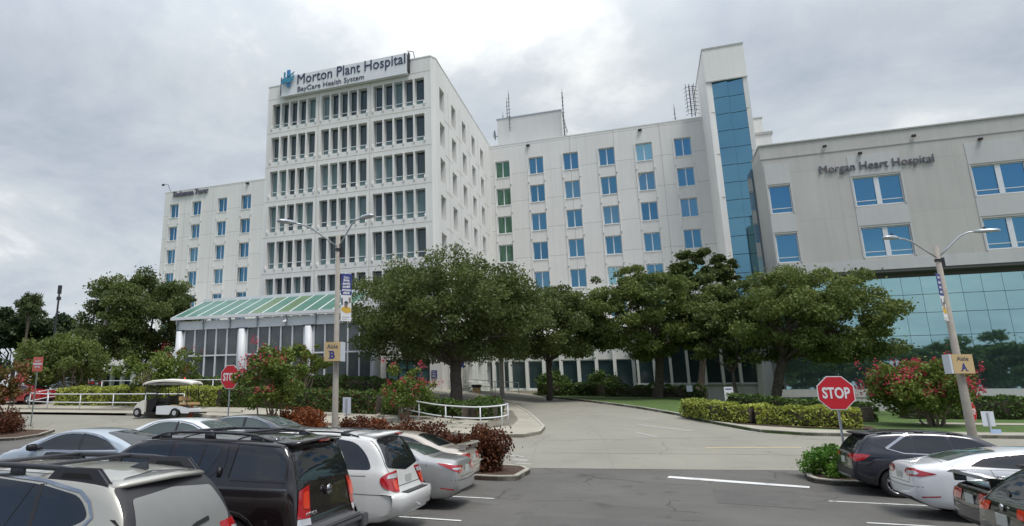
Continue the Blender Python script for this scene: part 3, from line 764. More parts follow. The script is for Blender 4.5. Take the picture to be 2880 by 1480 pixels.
WR = [(33.37 - 3.84 * k - 2.3, 33.37 - 3.84 * k) for k in range(7)]
mid = thing('hospital_wing', (-4, WY, 2.9), 'white precast wing with six columns of blue windows between tower and glass shaft', 'building')
MC = [(-16.38 + 4.42 * k, -14.48 + 4.42 * k) for k in range(6)]
mb = MB(); facade(mb, -17.2, 9.6, 9.2, 34.2, MC, WR[:6], lambda u, z, d: (u, WY + d, z), 0.34)
mb.quad((-17.2, WY, 34.2), (9.6, WY, 34.2), (9.6, WY, 35.62), (-17.2, WY, 35.62))
mb.build('wall', 'precast_grid', mid)
mb = MB(); mb.box(-17.14, 9.6, WY - 0.03, WY + 18, 35.62, 35.74); mb.build('roof', 'precast', mid)
ribs(mid, MC, WR[:6], WY)
G = {(0, 0): 'glass_green', (0, 1): 'glass_green', (4, 0): 'glass_pale', (0, 2): 'glass_green'}
make_windows(mid, MC, WR[:6], WY + 0.33, lambda c, r: 'glass_green' if c == 0 and r < 4 else ('glass_pale' if (c, r) in ((4, 0), (3, 4), (5, 4)) else 'glass_blue'))
mb = MB()
for x, z in ((-11.9, 35.05), (2.0, 35.05)): mb.box(x - 0.22, x + 0.22, WY - 0.3, WY - 0.003, z - 0.1, z + 0.1)
mb.build('floodlight', 'black', mid)
# ground floor arcade: slender fins over dark glass, spandrel band above
mb = MB()
x = -16.6
while x < 9.0:
    mb.box(x - 0.17, x + 0.17, WY - 4.6, WY - 3.85, 3.0, 9.3); x += 1.95
mb.build('pilaster', 'precast', mid)
mb = MB(); mb.box(-17.1, 9.0, WY - 4.2, WY - 3.95, 6.65, 9.0); mb.box(-17.1, 9.0, WY - 4.2, WY - 3.95, 2.4, 3.4); mb.box(-17.1, 9.3, WY - 4.7, WY - 0.003, 9.31, 9.6)
mb.build('spandrel', 'precast', mid)
mb = MB(); mb.box(-17.1, 9.0, WY - 4.0, WY - 3.97, 3.4, 6.65); mb.build('ground_floor_glass', 'glass_dark', mid)
mb = MB(); mb.box(-17.1, 9.0, WY - 4.06, WY - 3.99, 6.55, 6.65); mb.box(-17.1, 9.0, WY - 4.06, WY - 3.99, 3.4, 3.5); mb.build('window_frame', 'frame_white', mid)

lw = thing('hospital_wing', (-54, WY, 2.9), 'long white precast wing left of the tower, lettered Tiedemann Tower at its parapet', 'building')
LC = [(-70.45, -68.65), (-66.0, -64.2), (-61.05, -59.25), (-56.6, -54.8), (-52.1, -50.3)]
LC = [(a, a + 1.8) for a, b in LC]
mb = MB(); facade(mb, -71.6, -36.3, 2.0, 34.0, LC, WR, lambda u, z, d: (u, WY + d, z), 0.42)
mb.quad((-71.6, WY, 34.0), (-36.3, WY, 34.0), (-36.3, WY, 35.5), (-71.6, WY, 35.5))
mb.quad((-72.1, WY + 0.6, 2.0), (-71.6, WY, 2.0), (-71.6, WY, 34.0), (-72.1, WY + 0.6, 34.0))
mb.quad((-72.1, WY + 0.6, 34.0), (-71.6, WY, 34.0), (-71.6, WY, 35.5), (-71.62, WY + 0.6, 35.5))
mb.quad((-72.1, WY + 0.6, 2.0), (-72.1, WY + 18, 2.0), (-72.1, WY + 18, 35.4), (-72.1, WY + 0.6, 35.4))
mb.build('wall', 'precast_grid', lw)
mb = MB(); mb.box(-71.66, -36.3, WY - 0.03, WY + 18, 35.503, 35.62); mb.build('roof', 'precast', lw)
ribs(lw, LC, WR, WY)
make_windows(lw, LC, WR, WY + 0.4, lambda c, r: 'glass_blue')
text_obj('lettering', 'Tiedemann Tower', 'letter_grey', -69.95, -62.9, 34.45, 35.45, WY - 0.1, lw, 0.18, 0.02)
mb = MB(); mb.box(-55.8, -55.3, WY - 0.3, WY - 0.003, 35.05, 35.25); mb.build('floodlight', 'black', lw)
mb = MB(); mb.tube([(-70.9, WY + .5, 35.6), (-71.2, WY, 36.9), (-71.9, WY - .3, 37.0)], 0.04, 6); mb.box(-72.1, -71.75, WY - .5, WY - .2, 36.7, 36.95); mb.build('security_camera', 'dark_metal', lw)
# low colonnaded ground floor in front of the left wing
low = thing('low_wing', (-50, 71, 2.9), 'low white colonnaded building behind the trees at the left', 'building')
mb = MB(); mb.box(-78, -37, 70.2, 70.4, 3.0, 3.9); mb.box(-78, -37, 69.9, 81, 6.9, 8.3); mb.box(-78.2, -64, 66.0, 69.9, 6.6, 8.1)
mb.build('wall', 'precast', low)
mb = MB()
for i in range(23): mb.box(-77.5 + i * 1.8, -77.1 + i * 1.8, 69.6, 70.15, 2.6, 6.9)
mb.build('pilaster', 'precast', low)
mb = MB(); mb.box(-77.6, -37.2, 70.35, 70.39, 3.9, 6.9); mb.build('glazing', 'glass_dark', low)

# ---- rooftop penthouse, masts and dish on the middle wing
ph = thing('rooftop_penthouse', (-12, 88, 35.7), 'plain pale grey plant room on the roof of the middle wing', 'building')
mb = MB(); mb.box(-16.5, -7.68, 84, 92, 35.74, 40.75); mb.build('wall', 'heart_light', ph); mb = MB(); mb.box(-16.6, -7.6, 83.92, 92.05, 40.753, 40.9); mb.build('roof', 'grey_metal', ph)
def mast(name, x, y, z0, z1, lab, rung=False):
    t = thing(name, (x, y, z0), lab, 'antenna'); mb = MB()
    mb.tube([(x, y, z0), (x, y, z1)], 0.05 if not rung else 0.07, 6)
    n = int((z1 - z0) / 0.55)
    for k in range(1, n):
        z = z0 + k * 0.55; r = 0.14 if k % 2 else 0.2
        mb.tube([(x - r, y, z), (x + r, y, z + 0.02)], 0.03, 5)
    mb.tube([(x, y, z1), (x, y, z1 + 0.5)], 0.02, 5); mb.build('mast', 'dark_metal', t)
mast('radio_mast', -14.66, 83.6, 38.6, 44.3, 'taller radio mast of the pair at the left of the plant room')
mast('radio_mast', -15.2, 85, 40.9, 43.9, 'shorter radio mast of the pair at the left of the plant room')
mast('radio_mast', -7.35, 83.6, 35.75, 43.2, 'tall radio mast at the right corner of the plant room', True)
mast('radio_mast', 6.3, 83, 35.75, 38.3, 'small radio mast beside the glass shaft on the wing roof')
mast('radio_mast', -16.0, 86, 40.9, 42.3, 'thin whip aerial at the far left of the plant room roof')
dish = thing('satellite_dish', (-16.9, 84.2, 38.5), 'small grey satellite dish on the left side of the plant room', 'dish')
mb = MB(); vs = []; fs = []
for i in range(5):
    a = i / 4
    for k in range(14): th = 2 * math.pi * k / 14; vs.append((-16.95 - 0.25 + 0.3 * a * a, 84.2 + 0.62 * a * math.cos(th), 38.6 + 0.75 * a * math.sin(th)))
for i in range(4):
    for k in range(14): fs.append((i * 14 + k, i * 14 + (k + 1) % 14, (i + 1) * 14 + (k + 1) % 14, (i + 1) * 14 + k))
mb.add(vs, fs); mb.build('reflector', 'galv', dish); mb = MB(); mb.tube([(-17.2, 84.2, 38.6), (-16.5, 84.4, 38.4)], 0.05, 6); mb.build('arm', 'dark_metal', dish)
lad = thing('caged_ladder', (8.2, 80.6, 35.7), 'dark caged steel ladder on the roof beside the glass shaft', 'ladder')
mb = MB()
for x in (8.0, 8.4): mb.tube([(x, 80.7, 35.75), (x, 80.7, 39.9)], 0.05, 6)
for x in (7.6, 8.0, 8.5): mb.tube([(x, 80.2, 36.2), (x, 80.2, 39.9)], 0.035, 5)
for k in range(8): mb.tube([(8.0, 80.7, 36 + k * .5), (8.4, 80.7, 36 + k * .5)], 0.025, 5); mb.tube([(8.9, 80.6, 36 + k * .5), (8.5, 80.2, 36 + k * .5), (7.6, 80.2, 36 + k * .5), (7.4, 80.7, 36 + k * .5)], 0.03, 5)
mb.build('cage', 'dark_metal', lad)

# ---- stair tower with the tall blue glass strip
st = thing('stair_tower', (11, 74, 2.0), 'slender stair tower with a tall strip of blue glass and blank cap', 'building')
SX0, SX1, SY, SZ = 9.1, 13.2, 74.0, 40.9
mb = MB()
mb.quad((SX0, SY, 36.9), (SX1, SY, 36.9), (SX1, SY, SZ), (SX0, SY, SZ)); mb.quad((SX0, SY, 2), (9.7, SY + .12, 2), (9.7, SY + .12, 36.88), (SX0, SY, 36.88)); mb.quad((9.7, SY + .12, 2), (9.7, SY + .4, 2), (9.7, SY + .4, 36.88), (9.7, SY + .12, 36.88)); mb.quad((12.75, SY + .12, 2), (SX1, SY, 2), (SX1, SY, 36.88), (12.75, SY + .12, 36.88))
mb.quad((SX0, SY, 2), (SX0, SY + 12, 2), (SX0, SY + 12, SZ), (SX0, SY, SZ)); mb.quad((SX1, SY, 2), (SX1, SY + 12, 2), (SX1, SY + 12, SZ), (SX1, SY, SZ))
mb.quad((SX0, SY + 12, 2), (SX1, SY + 12, 2), (SX1, SY + 12, SZ), (SX0, SY + 12, SZ)); mb.quad((SX0, SY, SZ), (SX1, SY, SZ), (SX1, SY + 12, SZ), (SX0, SY + 12, SZ))
mb.quad((SX0, SY, 36.9), (SX1, SY, 36.9), (SX1, SY + .3, 36.88), (SX0, SY + .3, 36.88))
mb.build('wall', 'precast', st)
mb = MB(); mb.box(SX0 - .05, SX1 + .05, SY - .06, SY - .003, 40.8, 40.98); mb.box(SX0 - .03, SX1 + .05, SY - .07, SY - .003, 36.78, 36.9)
mb.box(SX0 - .06, SX0 - .003, SY, SY + 12, 40.8, 40.98); mb.build('coping', 'concrete_grey', st)
mb = MB()
for z in (33.2, 23.4, 28.3): mb.box(SX0 + .01, 9.69, SY - .02 + .06, SY + .1, z - .03, z + .03); mb.box(12.76, SX1 - .01, SY - .02 + .06, SY + .1, z - .03, z + .03)
mb.build('panel_joint', 'stain', st)
for k in range(18):
    zt = 36.85 - 1.98 * k; zb = zt - 1.92
    if zb < 2: break
    for a, b in ((9.72, 11.21), (11.25, 12.73)):
        q = MB(); q.quad((a, SY + .3, zb), (b, SY + .12, zb), (b, SY + .12, zt), (a, SY + .3, zt)); q.build('pane', 'glass_stair', st)
mb = MB(); mb.box(9.7, 12.75, SY + 0.34, SY + 0.4, 2, 36.88); mb.build('mullion', 'joint', st)
# the tall lobby fins between the wing and the stair tower (seen between tree trunks)
lob = thing('fin_pavilion', (3, 70, 2.8), 'white low pavilion with tall slanting fins and black glass behind the right hand oaks', 'building')
mb = MB()
for i in range(9): mb.box(-0.6 + i * 1.45, -0.38 + i * 1.45, 66.6, 67.5, 3.6, 9.0)
mb.build('fin', 'precast', lob)
mb = MB(); mb.box(-0.8, 11.2, 67.3, 67.6, 1.0, 3.6); mb.box(-0.8, 11.2, 66.6, 76, 9.003, 9.8); mb.build('wall', 'precast', lob)
mb = MB(); mb.box(-0.7, 11.1, 67.25, 67.29, 3.6, 9.0); mb.build('glazing', 'glass_dark', lob)
mb = MB(); mb.box(-0.7, 11.1, 67.1, 67.24, 3.62, 3.8); mb.build('window_frame', 'frame_white', lob)
mb = MB(); mb.add([(9.3, 63.5, 1.2), (10.6, 63.5, 1.2), (10.6, 67, 1.2), (9.3, 67, 1.2), (9.9, 64.9, 9.3), (10.6, 64.9, 9.3), (10.6, 67, 9.3), (9.9, 67, 9.3)], [(0, 3, 2, 1), (4, 5, 6, 7), (0, 1, 5, 4), (1, 2, 6, 5), (2, 3, 7, 6), (3, 0, 4, 7)])
mb.build('buttress', 'precast', lob)

# ---- heart hospital at the right
hh = thing('heart_hospital', (25, 60, 1.3), 'grey block lettered Morgan Heart Hospital, floating above a wall of teal mirror glass', 'building')
HX0, HX1, HY = 10.95, 52.0, 60.0
HC1 = [(11.13, 12.75)]; HC2 = [(17.15, 20.42), (24.9, 28.2), (32.7, 36.0), (40.5, 43.8)]
HRW = [(17.52, 19.95), (13.3, 15.74)]
mb = MB(); facade(mb, HX0, HX1, 12.25, 22.45, HC1 + HC2, HRW[::-1], lambda u, z, d: (u, HY + d, z), 0.3)
mb.quad((HX0, HY, 12.25), (HX1, HY, 12.25), (HX1, HY + 0.9, 12.25), (HX0, HY + 0.9, 12.25))
mb.quad((HX0, HY, 12.25), (10.45, HY + 1.7, 12.25), (10.45, HY + 1.7, 22.45), (HX0, HY, 22.45))
mb.quad((10.45, HY + 3.9, 12.25), (15.5, HY + 3.9, 12.25), (15.5, HY + 3.9, 22.45), (10.45, HY + 3.9, 22.45)); mb.quad((15.5, HY + 3.9, 1.25), (15.5, HY + 20, 1.25), (15.5, HY + 20, 22.45), (15.5, HY + 3.9, 22.45))
mb.quad((HX1, HY, 12.25), (HX1, HY + 20, 12.25), (HX1, HY + 20, 22.45), (HX1, HY, 22.45))
mb.build('wall', 'heart_wall', hh)
mb = MB(); mb.box(10.85, HX1, HY + 0.04, HY + 3.9, 22.453, 23.6); mb.box(15.6, HX1, HY + 3.903, HY + 20, 22.453, 23.6); mb.build('parapet', 'heart_wall', hh)
mb = MB(); mb.box(10.8, HX1, HY - 0.05, HY + 3.95, 23.603, 23.72); mb.box(10.92, HX1, HY - .045, HY - .003, 22.38, 22.46); mb.build('coping', 'concrete_grey', hh)
mb = MB()
for a, b in HC1 + HC2:
    e_ = 0.12
    for z0, z1 in ((20.1, 21.85), (15.9, 17.36)): mb.box(a - e_, b + e_, HY - .03, HY - .003, z0, z1)
    for zb, zt in HRW:
        mb.box(a - e_, a - .003, HY - .04, HY - .003, zb - .05, zt + .1); mb.box(b + .003, b + e_, HY - .04, HY - .003, zb - .05, zt + .1)
mb.box(HX0 + .03, HX1, HY - .03, HY - .003, 12.26, 13.1)
mb.build('light_panel', 'heart_light', hh)
for cols in (HC1, HC2):
    a, b = cols[0]; w = b - a
    q = MB(); q.box(-w/2, w/2, 0, .06, 0, .09); q.box(-w/2, w/2, 0, .06, 2.35, 2.43); q.box(-w/2, -w/2 + .1, 0, .06, .09, 2.35); q.box(w/2 - .07, w/2, 0, .06, .09, 2.35); q.box(-w/2 + .1, w/2 - .07, 0.01, .06, .42, .48)
    if w > 2: q.box(-.17, .17, -.02, .06, .09, 2.35)
    fo = q.build('window', 'frame_white', None); fm = fo.data; bpy.data.objects.remove(fo)
    q = MB(); q.box(-w/2 + .1, w/2 - .07, .07, .1, .09, 2.35); go = q.build('pane', 'glass_blue', None); gm = go.data; bpy.data.objects.remove(go)
    for a, b in cols:
        for zb, zt in HRW:
            o = link('window', fm, hh); o.location = Vector(((a + b) / 2, HY + .12, zb)) - origin(hh); link('pane', gm, o)
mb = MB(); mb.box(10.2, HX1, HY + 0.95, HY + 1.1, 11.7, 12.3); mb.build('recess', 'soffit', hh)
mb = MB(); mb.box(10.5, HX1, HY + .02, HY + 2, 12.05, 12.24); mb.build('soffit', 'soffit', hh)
mb = MB(); mb.box(10.3, 10.44, HY + 1.72, HY + 3.9, 2.5, 22.2)
mb.build('slit_window', 'glass_dark2', hh)
for r_, (zb, zt) in enumerate(((10.31, 11.68), (8.9, 10.27), (7.15, 8.86), (5.42, 7.11), (3.12, 5.38))):
    xs = [10.66 + 1.26 * k for k in range(17)]
    for k, (a, b) in enumerate(zip(xs, xs[1:])):
        q = MB(); jx = ((k * 7 + r_ * 5) % 5 - 2) * 0.0012; jz = ((k * 3 + r_ * 11) % 5 - 2) * 0.0012
        q.add([(a + .012, 61 + jx, zb), (b - .012, 61 - jx, zb), (b - .012, 61 - jx + jz, zt), (a + .012, 61 + jx + jz, zt)], [(0, 1, 2, 3)]); q.build('curtain_pane', 'glass_teal', hh)
mb = MB(); mb.box(10.6, HX1, 61.02, 61.1, 3.1, 11.7); mb.build('mullion', 'joint', hh)
mb = MB(); mb.box(31.0, HX1, 60.995, 61.015, 3.12, 11.7); mb.build('curtain_glass', 'glass_teal', hh)
mb = MB(); mb.box(9.6, HX1, 60.2, 61.6, 2.5, 3.1); mb.box(9.6, 11.4, 60.25, 61.6, 0.8, 2.497); mb.box(14.5, 22.0, 60.25, 61.6, .8, 2.497); mb.build('base_wall', 'heart_light', hh)
mb = MB(); mb.box(11.4, 14.5, 60.6, 60.7, 1.2, 2.5); mb.box(22.0, HX1, 60.6, 60.7, 1.2, 2.5); mb.build('basement_window', 'glass_tealframe', hh)
text_obj('lettering', 'Morgan Heart Hospital', 'letter_grey', 15.0, 22.72, 20.38, 21.25, HY - .05, hh, 0.09, 0.0)
mb = MB()
for x, z in ((17.95, 21.95), (15.6, 22.9), (21.7, 22.9), (25.8, 22.0)): mb.box(x - .13, x + .13, HY - .28, HY - .05, z - .08, z + .08)
mb.build('floodlight', 'black', hh)
# stepped plant rooms between the stair tower and the heart hospital
sp = thing('stepped_plant_room', (14.6, 74, 24), 'white stepped rooftop boxes to the right of the glass shaft', 'building')
mb = MB(); mb.box(13.25, 14.9, 75, 84, 20, 30.2); mb.box(13.25, 14.25, 75.2, 84, 30.2, 32.2); mb.build('wall', 'precast', sp)
mb = MB(); mb.box(13.22, 15.05, 74.9, 84, 30.203, 30.5); mb.box(13.22, 14.33, 75.15, 84, 32.203, 32.35); mb.build('coping', 'concrete_grey', sp)

# ---- glass entrance lobby with the green skylight roof
can = thing('entrance_lobby', (-28, 46, 3.0), 'glass walled entrance lobby under a sloping green skylight roof', 'building')
CY = 46.0; EX0, EX1 = -38.85, -21.6; EZ = 9.25
BK, RX0, RZ = CY + 4.4, -38.85 + 0.02, 11.35
mb = MB(); mb.box(EX0, EX1, CY - .12, CY + .12, EZ - .12, EZ + .13); mb.box(EX0, EX0 + .18, CY + .12, BK, EZ - .12, EZ + .0)
mb.box(EX0, EX1, BK - .1, BK + .25, RZ - .05, RZ + .3); mb.build('eave', 'white_paint', can)
npan = 13; pw = (EX1 - EX0) / npan
for k in range(npan):
    a = EX0 + pw * k; q = MB(); q.quad((a + .05, CY + .1, EZ + .1), (a + pw - .05, CY + .1, EZ + .1), (a + pw - .05, BK - .1, RZ), (a + .05, BK - .1, RZ))
    q.build('skylight', 'roof_olive' if k in (6, 8) else 'roof_green', can)
mb = MB()
for k in range(npan + 1):
    a = EX0 + pw * k; mb.add([(a - .05, CY, EZ + .12), (a + .05, CY, EZ + .12), (a + .05, BK, RZ + .05), (a - .05, BK, RZ + .05), (a - .05, CY, EZ), (a + .05, CY, EZ), (a + .05, BK, RZ - .07), (a - .05, BK, RZ - .07)], [(0, 1, 2, 3), (4, 7, 6, 5), (0, 4, 5, 1), (3, 2, 6, 7), (0, 3, 7, 4), (1, 5, 6, 2)])
mb.build('rafter', 'white_paint', can)
mb = MB(); mb.box(EX0 + .5, -19.3, CY + .25, CY + .4, EZ - 1.0, EZ - .25); mb.box(EX0 + .5, EX0 + .65, CY + .4, BK + 6, EZ - 1.0, EZ - .25); mb.build('fascia', 'white_paint', can)
for k in range(7): mb = MB(); x = EX0 + .6 + k * 2.75; mb.box(x - .05, x + .05, CY + .1, CY + .25, EZ - 1.0, EZ - .05); mb.box(x - .07, x + .07, CY - .02, CY + .06, EZ - .5, EZ - .12); mb.build('bracket', 'grey_metal', can)
for x in (-38.0, -31.5, -25.15, -19.2):
    q = MB(); q.tube([(x, CY + .3, 2.6), (x, CY + .3, EZ - 1.1)], 0.34, 20); c_ = q.build('column', 'white_paint', can, smooth=True)
    q = MB(); q.box(x - .5, x + .5, CY + .1, CY + .5, EZ - 1.12, EZ - 1.0); q.build('cap', 'dark_metal', c_)
for x0, x1 in ((-37.55, -31.95), (-31.05, -25.6), (-24.7, -19.65)):
    q = MB(); q.box(x0, x1, CY + .42, CY + .46, 3.6, EZ - 1.0); g_ = q.build('glazing', 'glass_lobby', can)
    q = MB()
    for k in range(6): x = x0 + (x1 - x0) * k / 5; q.box(x - .055, x + .055, CY + .3, CY + .41, 3.5, EZ - 1.0)
    q.box(x0, x1, CY + .33, CY + .40, 5.93, 6.05); q.box(x0, x1, CY + .33, CY + .40, 3.55, 3.72); q.build('mullion', 'frame_white', g_)
mb = MB(); mb.box(-38.4, -38.36, CY + .5, BK + 6, 3.6, EZ - 1); mb.build('side_glazing', 'glass_lobby', can)
mb = MB(); mb.box(-38.4, -19, CY + .1, CY + .5, 2.2, 3.5); mb.build('base_wall', 'precast', can)
mb = MB(); mb.tube([(-27.2, CY + .2, EZ - .3), (-27.2, CY - .1, EZ - .65)], 0.05, 6); mb.tube([(-27.3, CY - .25, EZ - .75), (-27.1, CY - .05, EZ - .65)], 0.1, 8); mb.build('security_camera', 'white_paint', can)
# shallow grey link between lobby and wing: dark teal glazing, white pier with blue sign
ln = thing('entrance_link', (-19, 54, 2.4), 'grey panelled entrance link with teal glazing behind the big oak', 'building')
mb = MB(); mb.box(-21.5, -17.25, 54.0, 57, 5.7, 8.3); mb.box(-21.5, -17.25, 54.02, 55.9, 2.2, 3.55); mb.build('wall', 'concrete_grey', ln)
for i in range(4): mb = MB(); mb.box(-21.3 + i * 1.15, -21.12 + i * 1.15, 53.8, 53.99, 5.75, 8.3); mb.build('pilaster', 'precast', ln)
mb = MB(); mb.box(-21.5, -17.25, 54.2, 54.25, 3.55, 5.7); mb.build('glazing', 'glass_tealframe', ln)
mb = MB()
for x in (-21.4, -20.3, -19.5, -18.6, -17.4): mb.box(x - .05, x + .05, 54.08, 54.19, 3.6, 5.65)
mb.box(-21.5, -17.3, 54.1, 54.19, 4.85, 4.92); mb.box(-21.5, -17.3, 54.1, 54.19, 5.6, 5.68); mb.build('mullion', 'black', ln)
for b6 in ((-17.22, -16.1, 53.6, 55.5, 2.2, 7.4), (-15.35, -14.95, 56, 56.4, 2.4, 6.9), (-12.9, -12.5, 62, 62.4, 2.4, 6.9)): mb = MB(); mb.box(*b6); mb.build('pier', 'precast', ln)
mb = MB(); mb.box(-16.08, -12.0, 56.5, 66, 6.9, 8.2); mb.build('lintel', 'precast', ln)
mb = MB(); mb.box(-16.05, -15.4, 55.6, 55.65, 2.4, 6.6); mb.build('door', 'glass_dark', ln)
mb = MB()
for x in (-16.0, -15.72, -15.42): mb.box(x - .03, x + .03, 55.5, 55.59, 2.4, 6.6)
mb.build('door_frame', 'frame_white', ln)
bs = thing('wall_sign', (-16.8, 53.5, 4.4), 'small navy sign with white lines on the white entrance pier', 'sign')
mb = MB(); mb.box(-17.05, -16.57, 53.52, 53.59, 4.07, 4.74); mb.build('panel', 'sign_blue', bs)
mb = MB()
for k in range(4): mb.box(-16.98, -16.64 - .05 * (k % 2), 53.505, 53.517, 4.17 + .14 * k, 4.21 + .14 * k)
mb.build('lettering', 'sign_white', bs)
# ================================================================== TREES
tree('oak_tree', (-12.2, 43.6, 1.9), (-12.2, 44.1, 4.9), (-13.3, 44.6, 8.5), 7.9, 4.15, 'large dark live oak in the middle, its forked trunk on the hedge island', nclump=300, nleaf=85000, leaf=0.12, r0=0.46, seed=11, zmin=-0.78, crad=0.135, limbs=22)
tree('oak_tree', (-7.4, 55.0, 2.3), (-7.2, 54.8, 5.5), (-7.4, 54.4, 8.3), 5.6, 3.5, 'smaller oak reaching out behind the right side of the large central oak', nclump=200, nleaf=48000, leaf=0.135, r0=0.25, seed=12, zmin=-0.7, crad=0.15)
tree('oak_tree', (0.8, 57.0, 2.2), (1.5, 56.8, 6.3), (0.5, 56.0, 9.0), 5.9, 4.5, 'live oak with a leaning trunk on the lawn, left of the right hand oaks', nclump=230, nleaf=60000, leaf=0.135, r0=0.38, seed=23, zmin=-0.75, crad=0.12, lm='leaf_oak_pale')
tree('oak_tree', (4.2, 63.0, 2.4), (5.3, 63.0, 7.0), (6.0, 64.0, 12.0), 3.8, 4.3, 'taller dark oak behind, against the foot of the glass shaft', nclump=150, nleaf=34000, leaf=0.15, r0=0.3, seed=14, crad=.14, zmin=-0.8)
tree('oak_tree', (8.1, 52.9, 1.3), (9.3, 52.5, 5.3), (10.6, 52.6, 7.8), 6.4, 3.9, 'wide spreading oak with a right leaning trunk before the mirror glass', nclump=230, nleaf=56000, leaf=0.125, r0=0.36, seed=25, zmin=-0.72, crad=0.125, lm='leaf_oak_pale', limbs=15)
tree('oak_tree', (6.1, 52.9, 1.7), (6.0, 52.8, 4.4), (5.7, 52.6, 6.8), 2.5, 2.4, 'thin sparse young oak with forked trunk between the two right hand oaks', nclump=50, nleaf=9000, leaf=0.15, r0=0.13, seed=16, zmin=-0.9, limbs=9)
tree('oak_tree', (-45.0, 50.2, 3.0), (-44.7, 50.0, 6.0), (-45.6, 49.2, 9.7), 6.2, 5.0, 'dense oak left of the lobby, covering the foot of the left wing', nclump=230, nleaf=60000, leaf=0.15, r0=0.4, seed=17, zmin=-0.75, crad=0.16)
tree('oak_tree', (-100, 80, 2.5), (-100, 80, 7), (-101.5, 80, 13.6), 6.6, 4.6, 'far dark tree at the left edge behind the palm', nclump=60, nleaf=15000, leaf=0.4, lm='leaf_far', r0=0.4, seed=18, zmin=-0.8, group='far trees')
tree('oak_tree', (-97, 88, 2.5), (-97, 88, 7), (-100, 89, 13.8), 5.2, 4.2, 'far tree just right of the palm trunk, beside the tall dark pole', nclump=50, nleaf=13000, leaf=0.4, lm='leaf_far', r0=0.4, seed=19, zmin=-0.8, group='far trees')
tree('oak_tree', (-86, 86, 2.5), (-86, 86, 6), (-85.5, 86, 12.5), 6.0, 4.4, 'low far tree between the tall dark pole and the dense left oak', nclump=50, nleaf=12000, leaf=0.4, lm='leaf_far', r0=0.4, seed=20, zmin=-0.8, group='far trees')
tree('oak_tree', (-93, 66, 3), (-93, 66, 4.5), (-95, 66, 6.8), 7.0, 3.9, 'low dark tree filling the left edge under the palm', nclump=60, nleaf=16000, leaf=0.35, lm='leaf_far', r0=0.3, seed=33, zmin=-0.95)
tree('oak_tree', (-75, 67, 3), (-75, 67, 5), (-74, 66, 7.2), 6.0, 3.2, 'rounded lighter green tree low at the left, below the far trees', nclump=50, nleaf=13000, leaf=0.3, lm='leaf_oak_pale', r0=0.3, seed=21, zmin=-0.8)
# palm
pt = thing('palm_tree', (-88.6, 72.2, 3.0), 'tall cabbage palm with a shaggy round head at the far left', 'palm')
mb = MB(); mb.tube([(-88.7, 72.2, 2.6), (-88.6, 72.2, 9), (-88.2, 72.1, 15.6)], [0.42, 0.36, 0.42], 9); mb.build('trunk', 'bark_pale', pt, smooth=True)
rs = np.random.RandomState(5); Pp = []; N_ = []
mb = MB()
for i in range(46):
    a = 2 * math.pi * i / 46 * 7.3; e = rs.uniform(-0.9, 1.35); L = rs.uniform(1.7, 2.5)
    d = np.array([math.cos(a) * math.cos(e), math.sin(a) * math.cos(e), math.sin(e)]); o = np.array([-88.2, 72.1, 16.4])
    for s_ in np.linspace(0.35, 1, 9):
        c_ = o + d * L * s_ - np.array([0, 0, 0.55 * s_ ** 2])
        Pp.append(c_ + rs.normal(size=(9, 3)) * 0.24 * (1.1 - 0.4 * s_))
    mb.tube([o, o + d * L * 0.6 - np.array([0, 0, .2])], 0.035, 4)
leaf_mesh('crown', np.concatenate(Pp), np.full(len(Pp) * 9, 0.15), rs.rand(len(Pp) * 9), 'leaf_palm', pt, 3, aspect=4.5); mb.build('frond_stalk', 'leaf_palm', pt)
# the trees behind the viewer, seen only mirrored in the glass wall
for k in range(8):
    x = 17 + k * 9.5; r = random.Random(k); y = -36 - r.random() * 8
    tree('oak_tree', (x, y, 0), (x + r.random(), y, 3), (x, y, 7.5 + 1.8 * r.random()), 6.2, 6.2, 'dark tree behind the viewer, seen only in reflections', nclump=55, nleaf=9000, leaf=0.42, r0=0.35, seed=40 + k, zmin=-0.9, group='trees mirrored in the glass wall', limbs=6)

src = [o for o in COL.objects if o.get('group') == 'trees mirrored in the glass wall'][-1]
for k in range(11):  # row of copies added behind the viewer for the car windows to reflect
    c = src.copy(); COL.objects.link(c); c.location = (-75 + k * 8.3, -34 - (k * 37 % 11), 0); c.rotation_euler = (0, 0, k * 1.3)
    for ch in list(src.children): d = ch.copy(); COL.objects.link(d); d.parent = c
for k in range(10):  # further copies added behind to darken the reflection in the glass wall
    c = src.copy(); COL.objects.link(c); c.location = (8 + k * 10.2, -50 - (k * 29 % 9), 0); c.rotation_euler = (0, 0, k * 2.1)
    for ch in list(src.children): d = ch.copy(); COL.objects.link(d); d.parent = c
# ---- crape myrtles
myrtle('crape_myrtle', (-33.4, 26.6, 0.6), (-33.5, 26.5, 3.2), 1.5, 1.35, 'thin red flowering shrub at the left edge of the picture', 51, nleaf=2600, npet=300, stems=5, lm='leaf_mixred')
myrtle('crape_myrtle', (-41.5, 38.8, 2.1), (-42.6, 38.2, 5.2), 3.6, 2.1, 'broad green crape myrtle with sparse white blossom behind the red sign', 52, nleaf=15000, leaf=0.14, npet=240, petal='petal_white', stems=9, lm='leaf_oak_pale', nclump=60)
myrtle('crape_myrtle', (-31.4, 36.0, 1.9), (-31.6, 35.6, 4.2), 2.5, 1.3, 'white flowering crape myrtle rising from the yellow hedge', 53, nleaf=7500, leaf=0.12, npet=420, petal='petal_white', stems=7)
myrtle('crape_myrtle', (-33.9, 41.5, 2.5), (-33.9, 41.4, 4.9), 1.8, 1.5, 'slender red crape myrtle in front of the lobby left column', 54, nleaf=2600, npet=330, stems=5)
myrtle('crape_myrtle', (-15.6, 25.6, 0.5), (-15.45, 25.2, 3.35), 1.75, 1.5, 'bushy crape myrtle full of red blossom beside the half hidden stop sign', 55, nleaf=7000, leaf=0.09, npet=650, stems=8, nclump=44)
